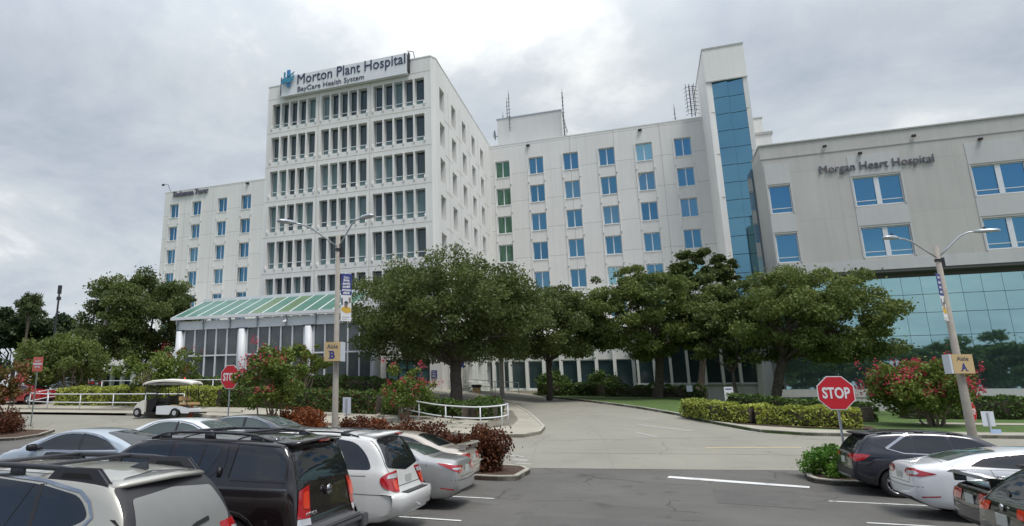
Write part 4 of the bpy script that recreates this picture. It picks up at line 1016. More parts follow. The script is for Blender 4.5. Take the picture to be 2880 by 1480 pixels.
myrtle('crape_myrtle', (-22.7, 41.5, 2.4), (-22.5, 41.3, 4.9), 1.9, 1.5, 'crape myrtle with few red flowers before the lobby glass', 56, nleaf=4200, npet=160, stems=6)
myrtle('crape_myrtle', (-12.5, 33.9, 1.2), (-11.9, 33.0, 3.0), 2.0, 1.2, 'red flowering crape myrtle left of the curved railing', 57, nleaf=4600, leaf=0.10, npet=620, stems=8)
myrtle('crape_myrtle', (12.6, 38.4, 1.05), (12.5, 38.5, 2.95), 2.35, 1.15, 'big rounded crape myrtle topped with bright red blossom beside pole A', 58, nleaf=15000, leaf=0.10, npet=3800, stems=13, nclump=70)

# ---- hedges and low shrubs
hedge('hedge', [(-39.9, 36.3), (-30, 36.4), (-25.5, 36.0)], 1.7, 1.25, 'long clipped yellow green hedge behind the white railing at the left', 'leaf_hedge_yellow', 230, 0.10, 61)
hedge('hedge', [(-25.3, 36.0), (-19.0, 35.6), (-14.6, 35.9)], 1.7, 1.25, 'mixed green hedge with reddish new growth behind the golf cart', 'leaf_hedge_green', 210, 0.11, 62, red=1500)
hedge('hedge', [(-14.4, 35.9), (-11.2, 36.5), (-9.2, 35.6), (-8.4, 36.4), (-9.1, 40.2)], 1.5, 0.95, 'rounded green hedge inside the curved railing under the big oak', 'leaf_hedge_green', 210, 0.11, 63, red=100)
hedge('hedge', [(-37.5, 43.6), (-28, 43.9), (-16, 44.4)], 1.4, 1.35, 'taller dark green hedge along the foot of the lobby glass', 'leaf_hedge_green', 110, 0.13, 64)
hedge('hedge', [(2.2, 39.4), (3.4, 37.2), (4.8, 36.1), (9.0, 35.9)], 1.1, 0.82, 'bright yellow green hedge curving along the right hand kerb', 'leaf_hedge_yellow', 330, 0.085, 65, zoff=.15)
hedge('hedge', [(5.2, 47.5), (10.5, 43.0), (10.4, 41.0)], 1.3, 0.9, 'dark clipped hedge running from the oak trunks to the red flowered shrub', 'leaf_hedge_green', 170, 0.11, 66, zoff=.1)
hedge('hedge', [(13.6, 45.5), (26, 46.5), (45, 47)], 1.5, 1.15, 'long dark hedge on the lawn at the right edge', 'leaf_hedge_green', 110, 0.13, 67, zoff=.1)
hedge('hedge', [(-9.4, 62.2), (-5.4, 62.6), (-3.6, 61.4)], 1.8, 1.15, 'dark green rounded hedge at the top of the drive', 'leaf_hedge_green', 130, 0.13, 68)
hedge('hedge', [(-3.2, 60.2), (0.2, 59.6), (4.6, 58.8)], 1.6, 0.95, 'loose dark shrub row along the lawn under the right hand oaks', 'leaf_hedge_green', 110, 0.13, 69, bump=0.3)
shrub('shrub', (-8.6, 70.5, 2.9), 1.9, 1.25, 'round dark tree-like shrub against the black windows, left one', n=3500, leaf=0.16, seed=71)
shrub('shrub', (-3.7, 70.4, 2.9), 1.7, 1.2, 'round dark shrub against the black windows, right one', n=3200, leaf=0.16, seed=72)
shrub('shrub', (-32.9, 25.6, 0.5), 1.75, 0.85, 'dark red leaved shrub on the kerbed corner at the far left', 'leaf_copper', 9000, 0.07, 73)
for k, (x, y, r, z, l) in enumerate([(-5.45, 21.55, 0.98, 0.80, 'rounded copper red shrub at the tip of the island beside the parked sedans'), (-6.6, 22.1, 1.0, 0.72, 'copper red shrub second from the island tip'), (-8.1, 22.6, 1.0, 0.66, 'low copper red shrub behind the beige sedan'),
        (-9.6, 23.2, 0.9, 0.6, 'small copper red shrub furthest back on the island by the beige sedan'), (-13.2, 25.2, 0.9, 0.72, 'orange red shrub just left of the pole with the Aisle B sign'), (-14.6, 25.7, 1.0, 0.75, 'orange red shrub left of the pole, behind the parked cars'), (-10.9, 24.1, 0.7, 0.6, 'dark red shrub right of the pole foot'), (-9.7, 23.7, 0.6, 0.6, 'orange shrub further right of the pole foot')]):
    shrub('shrub', (x, y, H(x, y) + 0.1), r, z, l, 'leaf_copper' if k not in (4, 5, 7) else 'leaf_copper_bright', 11000 if k < 2 else 5500, 0.065, 80 + k, ry=r * (0.8 if k < 2 else 1), crad=.42)
shrub('shrub', (4.95, 23.5, 0.2), 0.62, 0.5, 'light green loose shrub on the island left of the dark crossover', 'leaf_bright', 4200, 0.055, 75, crad=0.34)
shrub('shrub', (5.7, 23.8, 0.2), 0.6, 0.42, 'light green shrub half hidden by the dark crossover', 'leaf_bright', 2600, 0.055, 76)
for k, x in enumerate((-53, -48.5)): shrub('shrub', (x, 39, 2.2), 1.8, .6, ('low green planting left of the red sign pole', 'low green planting right of the red sign pole')[k], n=2200, leaf=.12, seed=90 + k)

# ================================================================== STREET FURNITURE
def light_pole(base, top, arms, label, banner=None, sign=None, seed=0, r=(0.16, 0.11)):
    t = thing('light_pole', base, label, 'lamp post')
    mb = MB(); bx, by, bz = base
    mb.tube([(bx, by, bz - 0.6), (bx, by, bz), (bx, by, top)], [r[0] * 1.02, r[0], r[1]], 14); mb.build('pole', 'pole_conc', t, smooth=True)
    mb = MB(); mb.tube([(bx, by, top - .65), (bx, by, top - .55)], r[1] + .03, 12); mb.box(bx + .1, bx + .2, by - .05, by + .05, top - .9, top - .5); mb.build('clamp', 'dark_metal', t)
    for (ax, ay, az) in arms:
        a = Vector((bx, by, top - 0.5)); e = Vector((ax, ay, az)); d = Vector((e.x - a.x, e.y - a.y, 0)); L = d.length; d.normalize()
        q = MB(); q.tube([a, a + d * L * 0.3 + Vector((0, 0, (e.z - a.z) * 0.42)), a + d * L * 0.6 + Vector((0, 0, (e.z - a.z) * 0.86)), a + d * L * 0.8 + Vector((0, 0, (e.z - a.z) * 0.99)), e], 0.032, 8); ar = q.build('arm', 'galv', t, smooth=True)
        q = MB(); c = e + d * 0.25; s = Vector((-d.y, d.x, 0)); vs = []
        for u, w_, zt_, zb_ in ((-0.32, .06, .05, -.03), (-0.15, .11, .08, -.05), (0.15, .16, .07, -.06), (0.38, .14, .04, -.06), (0.48, .05, .0, -.05)):
            for y_, z_ in ((-w_, zb_), (-w_, (zt_ + zb_) / 2), (-w_ * .5, zt_), (w_ * .5, zt_), (w_, (zt_ + zb_) / 2), (w_, zb_)): p = c + d * u + s * y_; vs.append((p.x, p.y, p.z + z_))
        q.add(vs, [(i * 6 + k, i * 6 + (k + 1) % 6, (i + 1) * 6 + (k + 1) % 6, (i + 1) * 6 + k) for i in range(4) for k in range(6)] + [(0, 1, 2, 3, 4, 5), (29, 28, 27, 26, 25, 24)])
        lm_ = q.build('lamp_head', 'galv', t, smooth=True)
        q = MB(); q.tube([c + Vector((0, 0, .06)), c + Vector((0, 0, .16))], .045, 8); q.build('photocell', 'dark_metal', lm_)
    return t
def board(name, x, y, z, w, h, ang, label, cat, m='sign_tan', depth=0.02):
    """flat sign: frame = centre, local x axis by angle, normal towards viewer"""
    return (np.array([x, y, z]), np.array([math.cos(ang), math.sin(ang), 0]), np.array([0, 0, 1.0]), np.array([math.sin(ang), -math.cos(ang), 0]))
def fbox(mb, F, u0, u1, v0, v1, w0, w1):
    O, X, Z, N = F
    P = lambda u, v, w: tuple(O + X * u + Z * v + N * w)
    return mb.add([P(u0, v0, w0), P(u1, v0, w0), P(u1, v0, w1), P(u0, v0, w1), P(u0, v1, w0), P(u1, v1, w0), P(u1, v1, w1), P(u0, v1, w1)], [(0, 3, 2, 1), (4, 5, 6, 7), (0, 1, 5, 4), (1, 2, 6, 5), (2, 3, 7, 6), (3, 0, 4, 7)])
def fpoly(mb, F, poly, w0, w1):
    O, X, Z, N = F; n = len(poly)
    vs = [tuple(O + X * u + Z * v + N * w0) for u, v in poly] + [tuple(O + X * u + Z * v + N * w1) for u, v in poly]
    return mb.add(vs, [tuple(range(n)), tuple(range(2 * n - 1, n - 1, -1))] + [(i, (i + 1) % n, (i + 1) % n + n, i + n) for i in range(n)])
def ftext(name, body, m, F, u0, u1, v0, v1, w, parent, depth=0.01, bold=0.02):
    O, X, Z, N = F; O2 = O + N * w - np.array(origin(parent))
    return text_obj(name, body, m, u0, u1, v0, v1, 0, parent, depth, bold, frame=(O2, X, Z, N))
PB = (-11.2, 22.9, 0.25)
pb = light_pole(PB, 8.95, [(-12.25, 21.1, 9.12), (-9.9, 21.95 + .3, 9.38)], 'concrete lamp post with two arms, blue banner and the Aisle B sign', r=(0.135, 0.08))
PA = (11.6, 32.0, 0.85)
pa = light_pole(PA, 8.55, [(9.9, 30.6, 8.72), (13.0, 31.9, 9.02)], 'concrete lamp post with two arms, narrow banner and the Aisle A sign', r=(0.155, 0.09))
for nm, P0, ang, letter, side in (('B', PB, 0.12, 'B', 1), ('A', PA, 0.33, 'A', -1)):
    F = board('x', P0[0] - 0.02 * side, P0[1] - 0.26, 4.22 if letter == 'B' else 3.76, 0, 0, ang, '', '')
    t = thing('aisle_sign', tuple(F[0]), 'tan Aisle %s sign box on the concrete lamp post' % letter, 'sign')
    mb = MB(); hw, hh_ = (0.33, 0.37) if letter == 'B' else (0.40, 0.37); fbox(mb, F, -hw, hw, -hh_, hh_, 0, 0.06); mb.build('panel', 'sign_tan', t, bevel=0.008)
    mb = MB(); fbox(mb, F, hw * side if side > 0 else -hw - .08, hw + .08 if side > 0 else -hw, -hh_, hh_, -0.3, 0.05); mb.build('side_panel', 'sign_grey', t)
    tx = ftext('lettering', 'Aisle', 'letter_blue', F, -0.22, 0.22, 0.12, 0.29, 0.062, t, 0.006, 0.0)
    ftext('lettering', letter, 'sign_blue', F, -0.11, 0.11, -0.27, 0.03, 0.062, t, 0.006, 0.03)
    mb = MB()   # slab serifs
    if letter == 'B':
        for v in (-0.27, 0.005): fbox(mb, F, -0.15, -0.04, v, v + 0.025, 0.063, 0.069)
    else:
        for u in (-0.14, 0.06): fbox(mb, F, u, u + 0.085, -0.27, -0.245, 0.063, 0.069)
    mb.build('serif', 'sign_blue', t)
# banners
def banner(P0, x0, x1, z0, z1, zmid, ang, lines, label):
    F = board('x', P0[0], P0[1] - 0.02, 0, 0, 0, ang, '', ''); t = thing('banner', (P0[0], P0[1], z0), label, 'banner')
    mb = MB(); fbox(mb, F, x0, x1, zmid, z1, 0, 0.012); mb.build('blue_panel', 'sign_blue', t); mb = MB(); fbox(mb, F, x0, x1, z0, zmid - .002, 0, 0.012); mb.build('photo_panel', 'sign_white', t)
    n = len(lines); w = abs(x1 - x0); xa, xb = min(x0, x1), max(x0, x1)
    for k, s in enumerate(lines):
        zt = z1 - 0.08 - k * (z1 - zmid - .1) / n; ww = w * (0.30 + 0.5 * min(1, len(s) / 11))
        if s == 'Get a': ftext('lettering', s, 'sign_white', F, (xa + xb) / 2 - ww / 2, (xa + xb) / 2 + ww / 2, zt - .13, zt - .02, 0.014, t, 0.004, 0.02)
        else:      # a line too blurred to read in the photograph
            q = MB(); u = (xa + xb) / 2 - ww / 2; e_ = (xa + xb) / 2 + ww / 2; r_ = random.Random(k * 7 + n)
            while u < e_:
                du = w * r_.uniform(.04, .09); fbox(q, F, u, min(u + du, e_), zt - .11 - r_.choice([0, 0, .02]), zt - .04 + r_.choice([0, 0, .025]), .014, .017); u += du + w * .02
            q.build('lettering', 'sign_white', t)
    c = (xa + xb) / 2; mb = MB(); fpoly(mb, F, [(xa, zmid - .62), (xa + .05, zmid - .5), (c, zmid - .46), (xb - .04, zmid - .5), (xb, zmid - .68), (c, zmid - .74)], .013, .018); mb.build('photo_print', 'yellow_cloth', t)
    mb = MB(); fpoly(mb, F, [(c - .06, zmid - .5), (c - .08, zmid - .36), (c, zmid - .3), (c + .07, zmid - .36), (c + .05, zmid - .52)], .019, .022); fpoly(mb, F, [(xb - .12, zmid - .1), (xb - .03, zmid - .08), (xb - .02, zmid - .3), (xb - .1, zmid - .32)], .013, .018); mb.build('photo_print', 'bark_pale', t)
    mb = MB(); fpoly(mb, F, [(c - .08, zmid - .34), (c - .06, zmid - .27), (c, zmid - .24), (c + .08, zmid - .28), (c + .08, zmid - .36), (c, zmid - .32)], .023, .026); fpoly(mb, F, [(xa + .01, zmid - .14), (xa + .07, zmid - .12), (xa + .08, zmid - .42), (xa + .02, zmid - .4)], .013, .018); mb.build('photo_print', 'letter_blue', t)
    mb = MB()
    for k in range(2): fbox(mb, F, xa + .06, xb - .08 - .08 * k, zmid - .9 - .08 * k, zmid - .885 - .08 * k, .013, .016)
    mb.build('caption', 'letter_grey', t)
    mb = MB()
    for z in (z0, z1): mb.tube([tuple(F[0] + F[1] * (min(xa, 0)) + np.array([0, 0, z]) - F[3] * .01), tuple(F[0] + F[1] * max(xb, 0) + np.array([0, 0, z]) - F[3] * .01)], 0.012, 6)
    mb.build('rod', 'grey_metal', t)
banner(PB, 0.16, 0.60, 5.45, 7.38, 6.50, 0.75, ['Get a', 'xxxxxx', 'xxxxxxxxx', 'xxxxxxxxx', 'xxxxxxxxxxx', 'xxxxxxx'], 'blue and white banner with lettering hung on the Aisle B lamp post')
banner(PA, -0.62, -0.2, 5.45, 7.35, 6.45, 0.95, ['xxxxx', 'xxxxx', 'xxxxx', 'xxxxx'], 'narrow blue and white banner hung on the Aisle A lamp post')
light_pole((-10.8, 52.6, 2.3), 7.6, [(-11.9, 52.3, 7.9)], 'bare concrete post rising beside the kerb into the big oak', r=(0.2, 0.15))
light_pole((-48.2, 47.8, 3.0), 12.75, [(-49.4, 46.7, 13.05)], 'tall lamp post with one arm in front of the left oak', r=(0.24, 0.14))
tp = thing('camera_pole', (-80.4, 70.2, 3.0), 'tall dark pole with a box on top beside the palm', 'pole')
mb = MB(); mb.tube([(-80.4, 70.2, 2.5), (-80.0, 69.9, 17.4)], [0.16, 0.13], 10); mb.build('pole', 'dark_metal', tp); mb = MB(); mb.box(-80.22, -79.75, 69.7, 70.1, 16.5, 17.0); mb.box(-80.2, -79.8, 69.7, 70.1, 17.45, 18.7); mb.build('head', 'dark_metal', tp)

# octagonal stop signs
def stop_sign(c, w, ang, zg, label, post='galv', px=0.03, group=None, tilt=0.0):
    F = board('x', *c, 0, 0, ang, '', ''); t = thing('stop_sign', (c[0], c[1], zg), label, 'stop sign', group)
    def octa(r): return [(r * math.cos(math.pi / 8 + k * math.pi / 4) / math.cos(math.pi / 8), r * math.sin(math.pi / 8 + k * math.pi / 4) / math.cos(math.pi / 8)) for k in range(8)]
    mb = MB(); fpoly(mb, F, octa(w / 2), 0.03, 0.036); p = mb.build('plate', 'sign_white', t)
    mb = MB(); fpoly(mb, F, octa(w / 2 * 0.95), 0.038, 0.041); mb.build('red_field', 'sign_red', p)
    ftext('lettering', 'STOP', 'sign_white', F, -w * 0.375, w * 0.375, -w * 0.17, w * 0.17, 0.043, t, 0.004, 0.03)
    mb = MB(); O = np.array([F[0][0], F[0][1], 0])
    for u0, u1, w0, w1 in ((-px, px, 0.0, 0.006), (-px, -px + .008, 0.006, 0.028), (px - .008, px, 0.006, 0.028)):
        a = (O, F[1], F[2], F[3]); fbox(mb, a, u0, u1, zg - .4, c[2] + w * 0.42, w0, w1)
    mb.build('post', post, t)
    return t
stop_sign((5.28, 23.05, 2.62), 0.98, 0.13, 0.1, 'clear red stop sign on a steel post left of the dark crossover, at the right')
stop_sign((-17.5, 24.95, 3.39), 1.06, -0.12, 0.5, 'stop sign half covered by red crape myrtle blossom at the left')
stop_sign((15.4, 42.0, 1.78), 0.92, 0.95, 1.1, 'small stop sign turned away, low behind the red flowered shrub beside pole A')
def back_sign(x, y, zc, w, h, ang, zg, label, m='sign_grey'):
    F = board('x', x, y, zc, 0, 0, ang, '', ''); t = thing('sign_board', (x, y, zg), label, 'sign')
    mb = MB(); fbox(mb, F, -w / 2, w / 2, -h / 2, h / 2, -0.04, -0.034); mb.build('plate', m, t, bevel=0.001)
    mb = MB(); O = (np.array([x, y, 0]), F[1], F[2], F[3]); fbox(mb, O, -.035, .035, zg - .3, zc + h * 0.42, -0.03, 0.0); mb.build('post', 'galv', t)
    return t
back_sign(-11.75, 25.1, 2.16, 0.36, 0.66, 0.1, 0.3, 'blank back of a small grey sign right of the Aisle B pole')
back_sign(13.2, 34.6, 1.62, 0.52, 0.60, 0.35, 0.95, 'blank back of a square grey sign right of the Aisle A pole')
t = thing('sign_board', (13.3, 34.2, 0.95), 'small pale sign with a blue disc below the square sign at pole A', 'sign')
F = board('x', 13.15, 34.1, 1.1, 0, 0, .3, '', ''); mb = MB(); fbox(mb, F, -.2, .2, -.25, .12, 0, .01); mb.build('plate', 'pale_blue', t); mb = MB(); mb.tube([tuple(F[0] + np.array([.12, -.02, -.19])), tuple(F[0] + np.array([.12, -.04, -.19]))], .09, 14); mb.build('disc', 'sign_blue', t)
# no entry sign at the left
F = board('x', -33.5, 28.35, 4.4, 0, 0, 0.1, '', ''); t = thing('no_entry_sign', (-33.5, 28.35, 0.8), 'faded red DO NOT ENTER sign on a post at the left', 'sign')
mb = MB(); fbox(mb, F, -.36, .36, -.42, .42, 0, .006); mb.build('plate', 'sign_red_faded', t)
mb = MB(); fpoly(mb, F, [(.30 * math.cos(a * math.pi / 12), .30 * math.sin(a * math.pi / 12) + .02) for a in range(24)], .007, .009); mb.build('disc', 'lamp_orange' if False else 'sign_red_faded', t)
mb = MB(); fbox(mb, F, -.33, .33, -.03, .06, .010, .013); mb.build('bar', 'sign_grey', t)
ftext('lettering', 'DO NOT', 'sign_grey', F, -.19, .19, .12, .24, .011, t, .003, .02); ftext('lettering', 'ENTER', 'sign_grey', F, -.19, .19, -.22, -.10, .011, t, .003, .02)
mb = MB(); fbox(mb, (np.array([-33.5, 28.35, 0]), F[1], F[2], F[3]), -.03, .03, .4, 4.1, -.05, -.002); mb.build('post', 'pole_green', t)
# tall white information board above the yellow hedge
F = board('x', 5.0, 47.5, 2.42, 0, 0, .25, '', ''); t = thing('information_board', (5.0, 47.5, 1.5), 'tall narrow white information board standing above the yellow hedge', 'sign')
mb = MB(); fbox(mb, F, -.27, .27, -.72, .72, 0, .05); mb.build('panel', 'sign_white', t, bevel=.006)
mb = MB(); fbox(mb, F, -.2, .2, .55, .62, .052, .056); fbox(mb, F, -.2, .2, .19, .25, .052, .056); fbox(mb, F, -.05, .05, -.46, -.38, .052, .056); mb.build('band', 'sign_blue', t)
mb = MB(); fbox(mb, F, -.22, -.16, -1.3, -.72, 0, .04); fbox(mb, F, .16, .22, -1.3, -.72, 0, .04); mb.build('leg', 'galv', t)
t = thing('fire_hydrant_pipe', (3.35, 54.2, 1.6), 'red standpipe with a small white sign beside the right hand oaks', 'standpipe')
mb = MB(); mb.tube([(3.35, 54.2, 1.3), (3.35, 54.2, 2.35)], .09, 10); mb.tube([(3.45, 54.1, 1.75), (3.7, 54.0, 1.65)], .07, 8); mb.build('pipe', 'red_enamel', t); mb = MB(); mb.tube([(3.1, 54.2, 1.5), (3.1, 54.2, 3.1)], .03, 6); mb.build('post', 'black', t); mb = MB(); mb.box(2.9, 3.3, 54.15, 54.17, 2.9, 3.35); mb.build('plate', 'sign_grey', t)
# blue street banner at the entrance, litter bin, bicycle
t = thing('entrance_flag', (-14.6, 54.5, 2.4), 'small royal blue flag panel seen through the fork of the big oak', 'flag'); mb = MB(); mb.box(-14.9, -14.4, 54.4, 54.43, 5.0, 5.75); mb.build('cloth', 'sign_blue', t); mb = MB(); mb.tube([(-14.95, 54.42, 2.3), (-14.95, 54.42, 6.6)], .035, 8); mb.build('pole', 'cream', t)
t = thing('litter_bin', (-13.6, 55.5, 2.35), 'tan litter bin with a dark lid near the entrance steps', 'bin'); mb = MB(); mb.box(-13.9, -13.3, 55.2, 55.8, 2.35, 3.3); mb.build('body', 'tan_vinyl', t, bevel=.03); mb = MB(); mb.box(-13.97, -13.23, 55.13, 55.87, 3.303, 3.55); mb.build('lid', 'black', t, bevel=.04)
t = thing('bicycle', (-14.30, 54.9, 2.3), 'dark bicycle parked beside the trunk of the big oak', 'bicycle')
for x in (-14.85, -13.75):
    mb = MB(); mb.tube([(x + .34 * math.cos(a * math.pi / 10), 54.9, 2.78 + .34 * math.sin(a * math.pi / 10)) for a in range(21)], .025, 6, False)
    for a in range(8): mb.tube([(x, 54.9, 2.78), (x + .33 * math.cos(a * math.pi / 4), 54.9, 2.78 + .33 * math.sin(a * math.pi / 4))], .006, 3)
    mb.build('wheel', 'tyre', t)
mb = MB()
for a, b in (((-14.85, 2.78), (-14.65, 3.3)), ((-14.65, 3.2), (-14.05, 3.2)), ((-14.05, 3.25), (-14.25, 2.75)), ((-14.25, 2.75), (-14.65, 3.2)), ((-14.25, 2.75), (-13.75, 2.78)), ((-13.75, 2.78), (-14.05, 3.2))): mb.tube([(a[0], 54.9, a[1]), (b[0], 54.9, b[1])], .02, 6)
mb.build('bike_frame', 'black', t); mb = MB(); mb.tube([(-14.65, 54.65, 3.35), (-14.65, 55.15, 3.35)], .015, 6); mb.build('handlebar', 'dark_metal', t); mb = MB(); mb.box(-14.15, -13.90, 54.82, 54.98, 3.27, 3.33); mb.build('saddle', 'black', t)
# traffic cone
t = thing('traffic_cone', (-25.0, 32.0, 1.45), 'small orange traffic cone behind the golf cart', 'cone')
mb = MB(); mb.tube([(-24.95, 31.9, H(-25, 31.9) + .03), (-24.95, 31.9, H(-25, 31.9) + .75)], [.15, .03], 14); mb.build('cone_body', 'orange', t, smooth=True); mb = MB(); z_ = H(-25, 31.9); mb.box(-25.15, -24.75, 31.7, 32.1, z_ + .005, z_ + .04); mb.build('base', 'orange', t)

# white pipe railings
def railing(pts, label, r=0.032, hgt=1.02, every=1):
    t = thing('railing', (pts[0][0], pts[0][1], H(*pts[0])), label, 'railing')
    P = [Vector((x, y, H(x, y) + 0.14)) for x, y in pts]
    for z, nm in ((hgt, 'top_rail'), (hgt * 0.47, 'lower_rail')):
        mb = MB(); mb.tube([p + Vector((0, 0, z)) for p in P], r, 8); mb.build(nm, 'white_paint', t, smooth=True)
    for p in P[::every]:
        mb = MB(); mb.tube([p + Vector((0, 0, -0.05)), p + Vector((0, 0, hgt))], r, 8); mb.build('post', 'white_paint', t, smooth=True)
    return t
railing([(-41.6, 39.6), (-41.4, 36.2), (-40.4, 33.9), (-38.0, 33.3), (-35.0, 33.2), (-32.2, 33.2), (-29.4, 33.2), (-26.6, 33.2)], 'long white pipe railing in front of the yellow hedge at the left')
railing([(-38, 37.9), (-33, 37.9), (-28, 37.9), (-23.4, 37.6)], 'white pipe railing showing just above the yellow hedge', every=1, hgt=1.5)
import itertools
rp = [(-13.3, 35.9), (-12.9, 34.9), (-11.3, 33.2), (-9.5, 32.1), (-7.7, 32.0), (-6.8, 32.8), (-6.68, 33.8)]
rt = thing('railing', (-9.2, 33, 1.0), 'white pipe railing curving round the corner bed under the big oak', 'railing')
cp = []
for i in range(len(rp) - 1):
    p0 = Vector(rp[max(i - 1, 0)]); p1 = Vector(rp[i]); p2 = Vector(rp[i + 1]); p3 = Vector(rp[min(i + 2, len(rp) - 1)])
    for k in range(5):
        s = k / 5; cp.append(0.5 * ((2 * p1) + (-p0 + p2) * s + (2 * p0 - 5 * p1 + 4 * p2 - p3) * s * s + (-p0 + 3 * p1 - 3 * p2 + p3) * s ** 3))
cp.append(Vector(rp[-1]))
for z, nm in ((1.02, 'top_rail'), (.48, 'lower_rail')):
    mb = MB(); mb.tube([(p.x, p.y, H(p.x, p.y) + .14 + z) for p in cp], .032, 8); mb.build(nm, 'white_paint', rt, smooth=True)
for x, y in rp: mb = MB(); mb.tube([(x, y, H(x, y) + .1), (x, y, H(x, y) + 1.16)], .032, 8); mb.build('post', 'white_paint', rt, smooth=True)
railing([(-17.2, 57.2), (-14.8, 57.0), (-12.4, 57.4), (-10.6, 59.0)], 'grey railing beside the entrance steps behind the big oak', hgt=.95)
t = thing('entrance_steps', (-12.2, 63.5, 2.5), 'pale concrete steps at the top of the drive', 'steps')
mb = MB()
for k in range(4): mb.box(-14.2, -9.9, 62.6 + .4 * k, 65.5, 2.3, 2.62 + .16 * k)
mb.build('tread', 'sidewalk', t)
# ================================================================== VEHICLES
# Local frame: rear bumper at x=0, nose at x=L, left side +y. `prof` is the centreline outline (x, z) over roof, glass and bonnet.
def lin(t, x): return lerp_t(x, t)
def smooth_prof(t, n=3):
    P = [tuple(p) for p in t]
    for _ in range(n):
        Q = [P[0]]
        for (a, b), (c, d) in zip(P, P[1:]): Q += [(a * .75 + c * .25, b * .75 + d * .25), (a * .25 + c * .75, b * .25 + d * .75)]
        Q.append(P[-1]); P = Q
    return P
def rpoly(pts, r=0.05, n=4):
    out = []; N = len(pts)
    for i in range(N):
        p = Vector(pts[i][:2]); a = Vector(pts[i - 1][:2]); b = Vector(pts[(i + 1) % N][:2]); rr = pts[i][2] if len(pts[i]) > 2 else r
        u = (a - p); v = (b - p); rr = min(rr, u.length * .48, v.length * .48); s = p + u.normalized() * rr; e = p + v.normalized() * rr
        for k in range(n + 1):
            t = k / n; out.append(tuple((1 - t) ** 2 * s + 2 * t * (1 - t) * p + t * t * e))
    return out
def make_body(L, W, prof, belt, plan, z0, tumble, paintm, wheels, wr, round_top=0.10, hoodw=0.16, crown=0.035, shoulder=0.035):
    """closed body shell: stations along the length, rings across; then subdivided and cut for the wheels"""
    prof = smooth_prof(prof, 2); xs = [p[0] for p in prof]
    extra = [x for x in np.linspace(0.02, L - 0.02, 40)]
    xs = sorted(set([round(x, 3) for x in xs + extra if 0 <= x <= L])); keep = [xs[0]]
    for x in xs[1:]:
        if x - keep[-1] > 0.035 or x == xs[-1]: keep.append(x)
    bm = bmesh.new(); rings = []
    for x in keep:
        zt = lin(prof, x); w = W / 2 * lin(plan, x); zb = min(lin(belt, x), zt - 0.10); h = zt - zb; zz = lin(z0, x)
        kk = min(1, max(0, (h - 0.10) / 0.25)); ze = zt - crown - (round_top * 0.35) * kk
        ye = (w - 0.05) - max(0, (ze - zb)) * tumble - hoodw * (1 - kk) * 0.5
        m = lambda a, b, t: a + (b - a) * t
        pts = [(0, zz), (w * .6, zz), (w - .10, zz + .005), (w - .025, zz + .09), (w, m(zz, zb, .42)), (w - .004, m(zz, zb, .70)), (w - .02, zb - .035), (w - .02 - shoulder, zb + .012),
               (m(w - .03 - shoulder, ye, .5), m(zb, ze, .5)), (ye, ze - .02), (ye - round_top * .55, ze + .022), (ye * .62, zt - .008), (0, zt)]
        # keep the ring monotone where the bonnet is low
        if kk < 0.5:
            pts[8] = (m(w - .055, ye, .5), m(zb + .012, ze, .55)); 
        ring = [bm.verts.new((x, y, z)) for y, z in pts] + [bm.verts.new((x, -y, z)) for y, z in pts[-2:0:-1]]
        rings.append(ring)
    n = len(rings[0])
    for a, b in zip(rings, rings[1:]):
        for k in range(n): bm.faces.new((a[k], a[(k + 1) % n], b[(k + 1) % n], b[k]))
    half = n // 2
    for ring in (rings[0], rings[-1]):
        for k in range(half):
            a, b = ring[k], ring[k + 1]; c, d = ring[(n - k - 1) % n], ring[(n - k) % n]
            vs = []
            for v in (a, b, c, d):
                if v not in vs: vs.append(v)
            if len(vs) > 2:
                try: bm.faces.new(vs)
                except ValueError: pass
    bmesh.ops.recalc_face_normals(bm, faces=bm.faces[:])
    me = bpy.data.meshes.new('body'); bm.to_mesh(me); bm.free()
    o = bpy.data.objects.new('body', me); COL.objects.link(o); me.materials.append(M[paintm]); me.materials.append(M['black'])
    ss = o.modifiers.new('s', 'SUBSURF'); ss.levels = 1; ss.render_levels = 1
    bpy.context.view_layer.update(); dg = bpy.context.evaluated_depsgraph_get()
    m1 = bpy.data.meshes.new_from_object(o.evaluated_get(dg)); o.modifiers.clear(); o.data = m1
    bvh = BVHTree.FromPolygons([v.co[:] for v in m1.vertices], [p.vertices[:] for p in m1.polygons])
    cut = MB()
    for wx in wheels:
        for s in (1, -1): cut.tube([(wx, s * (W / 2 - .30), wr), (wx, s * (W / 2 + .2), wr)], wr + .055, 28)
    c = cut.build('cut', 'black', None); c.data.materials.clear(); c.data.materials.append(M[paintm]); c.data.materials.append(M['black']); c.data.polygons.foreach_set('material_index', [1] * len(c.data.polygons))
    b = o.modifiers.new('b', 'BOOLEAN'); b.operation = 'DIFFERENCE'; b.object = c; b.solver = 'EXACT'
    bpy.context.view_layer.update(); dg = bpy.context.evaluated_depsgraph_get()
    m2 = bpy.data.meshes.new_from_object(o.evaluated_get(dg)); o.modifiers.clear(); o.data = m2; bpy.data.objects.remove(c)
    m2.polygons.foreach_set('use_smooth', [True] * len(m2.polygons))
    bm = bmesh.new(); bm.from_mesh(m2)
    for e in bm.edges:
        if len(e.link_faces) == 2 and e.calc_face_angle(0) > 0.7: e.smooth = False
    bm.to_mesh(m2); bm.free()
    return o, bvh
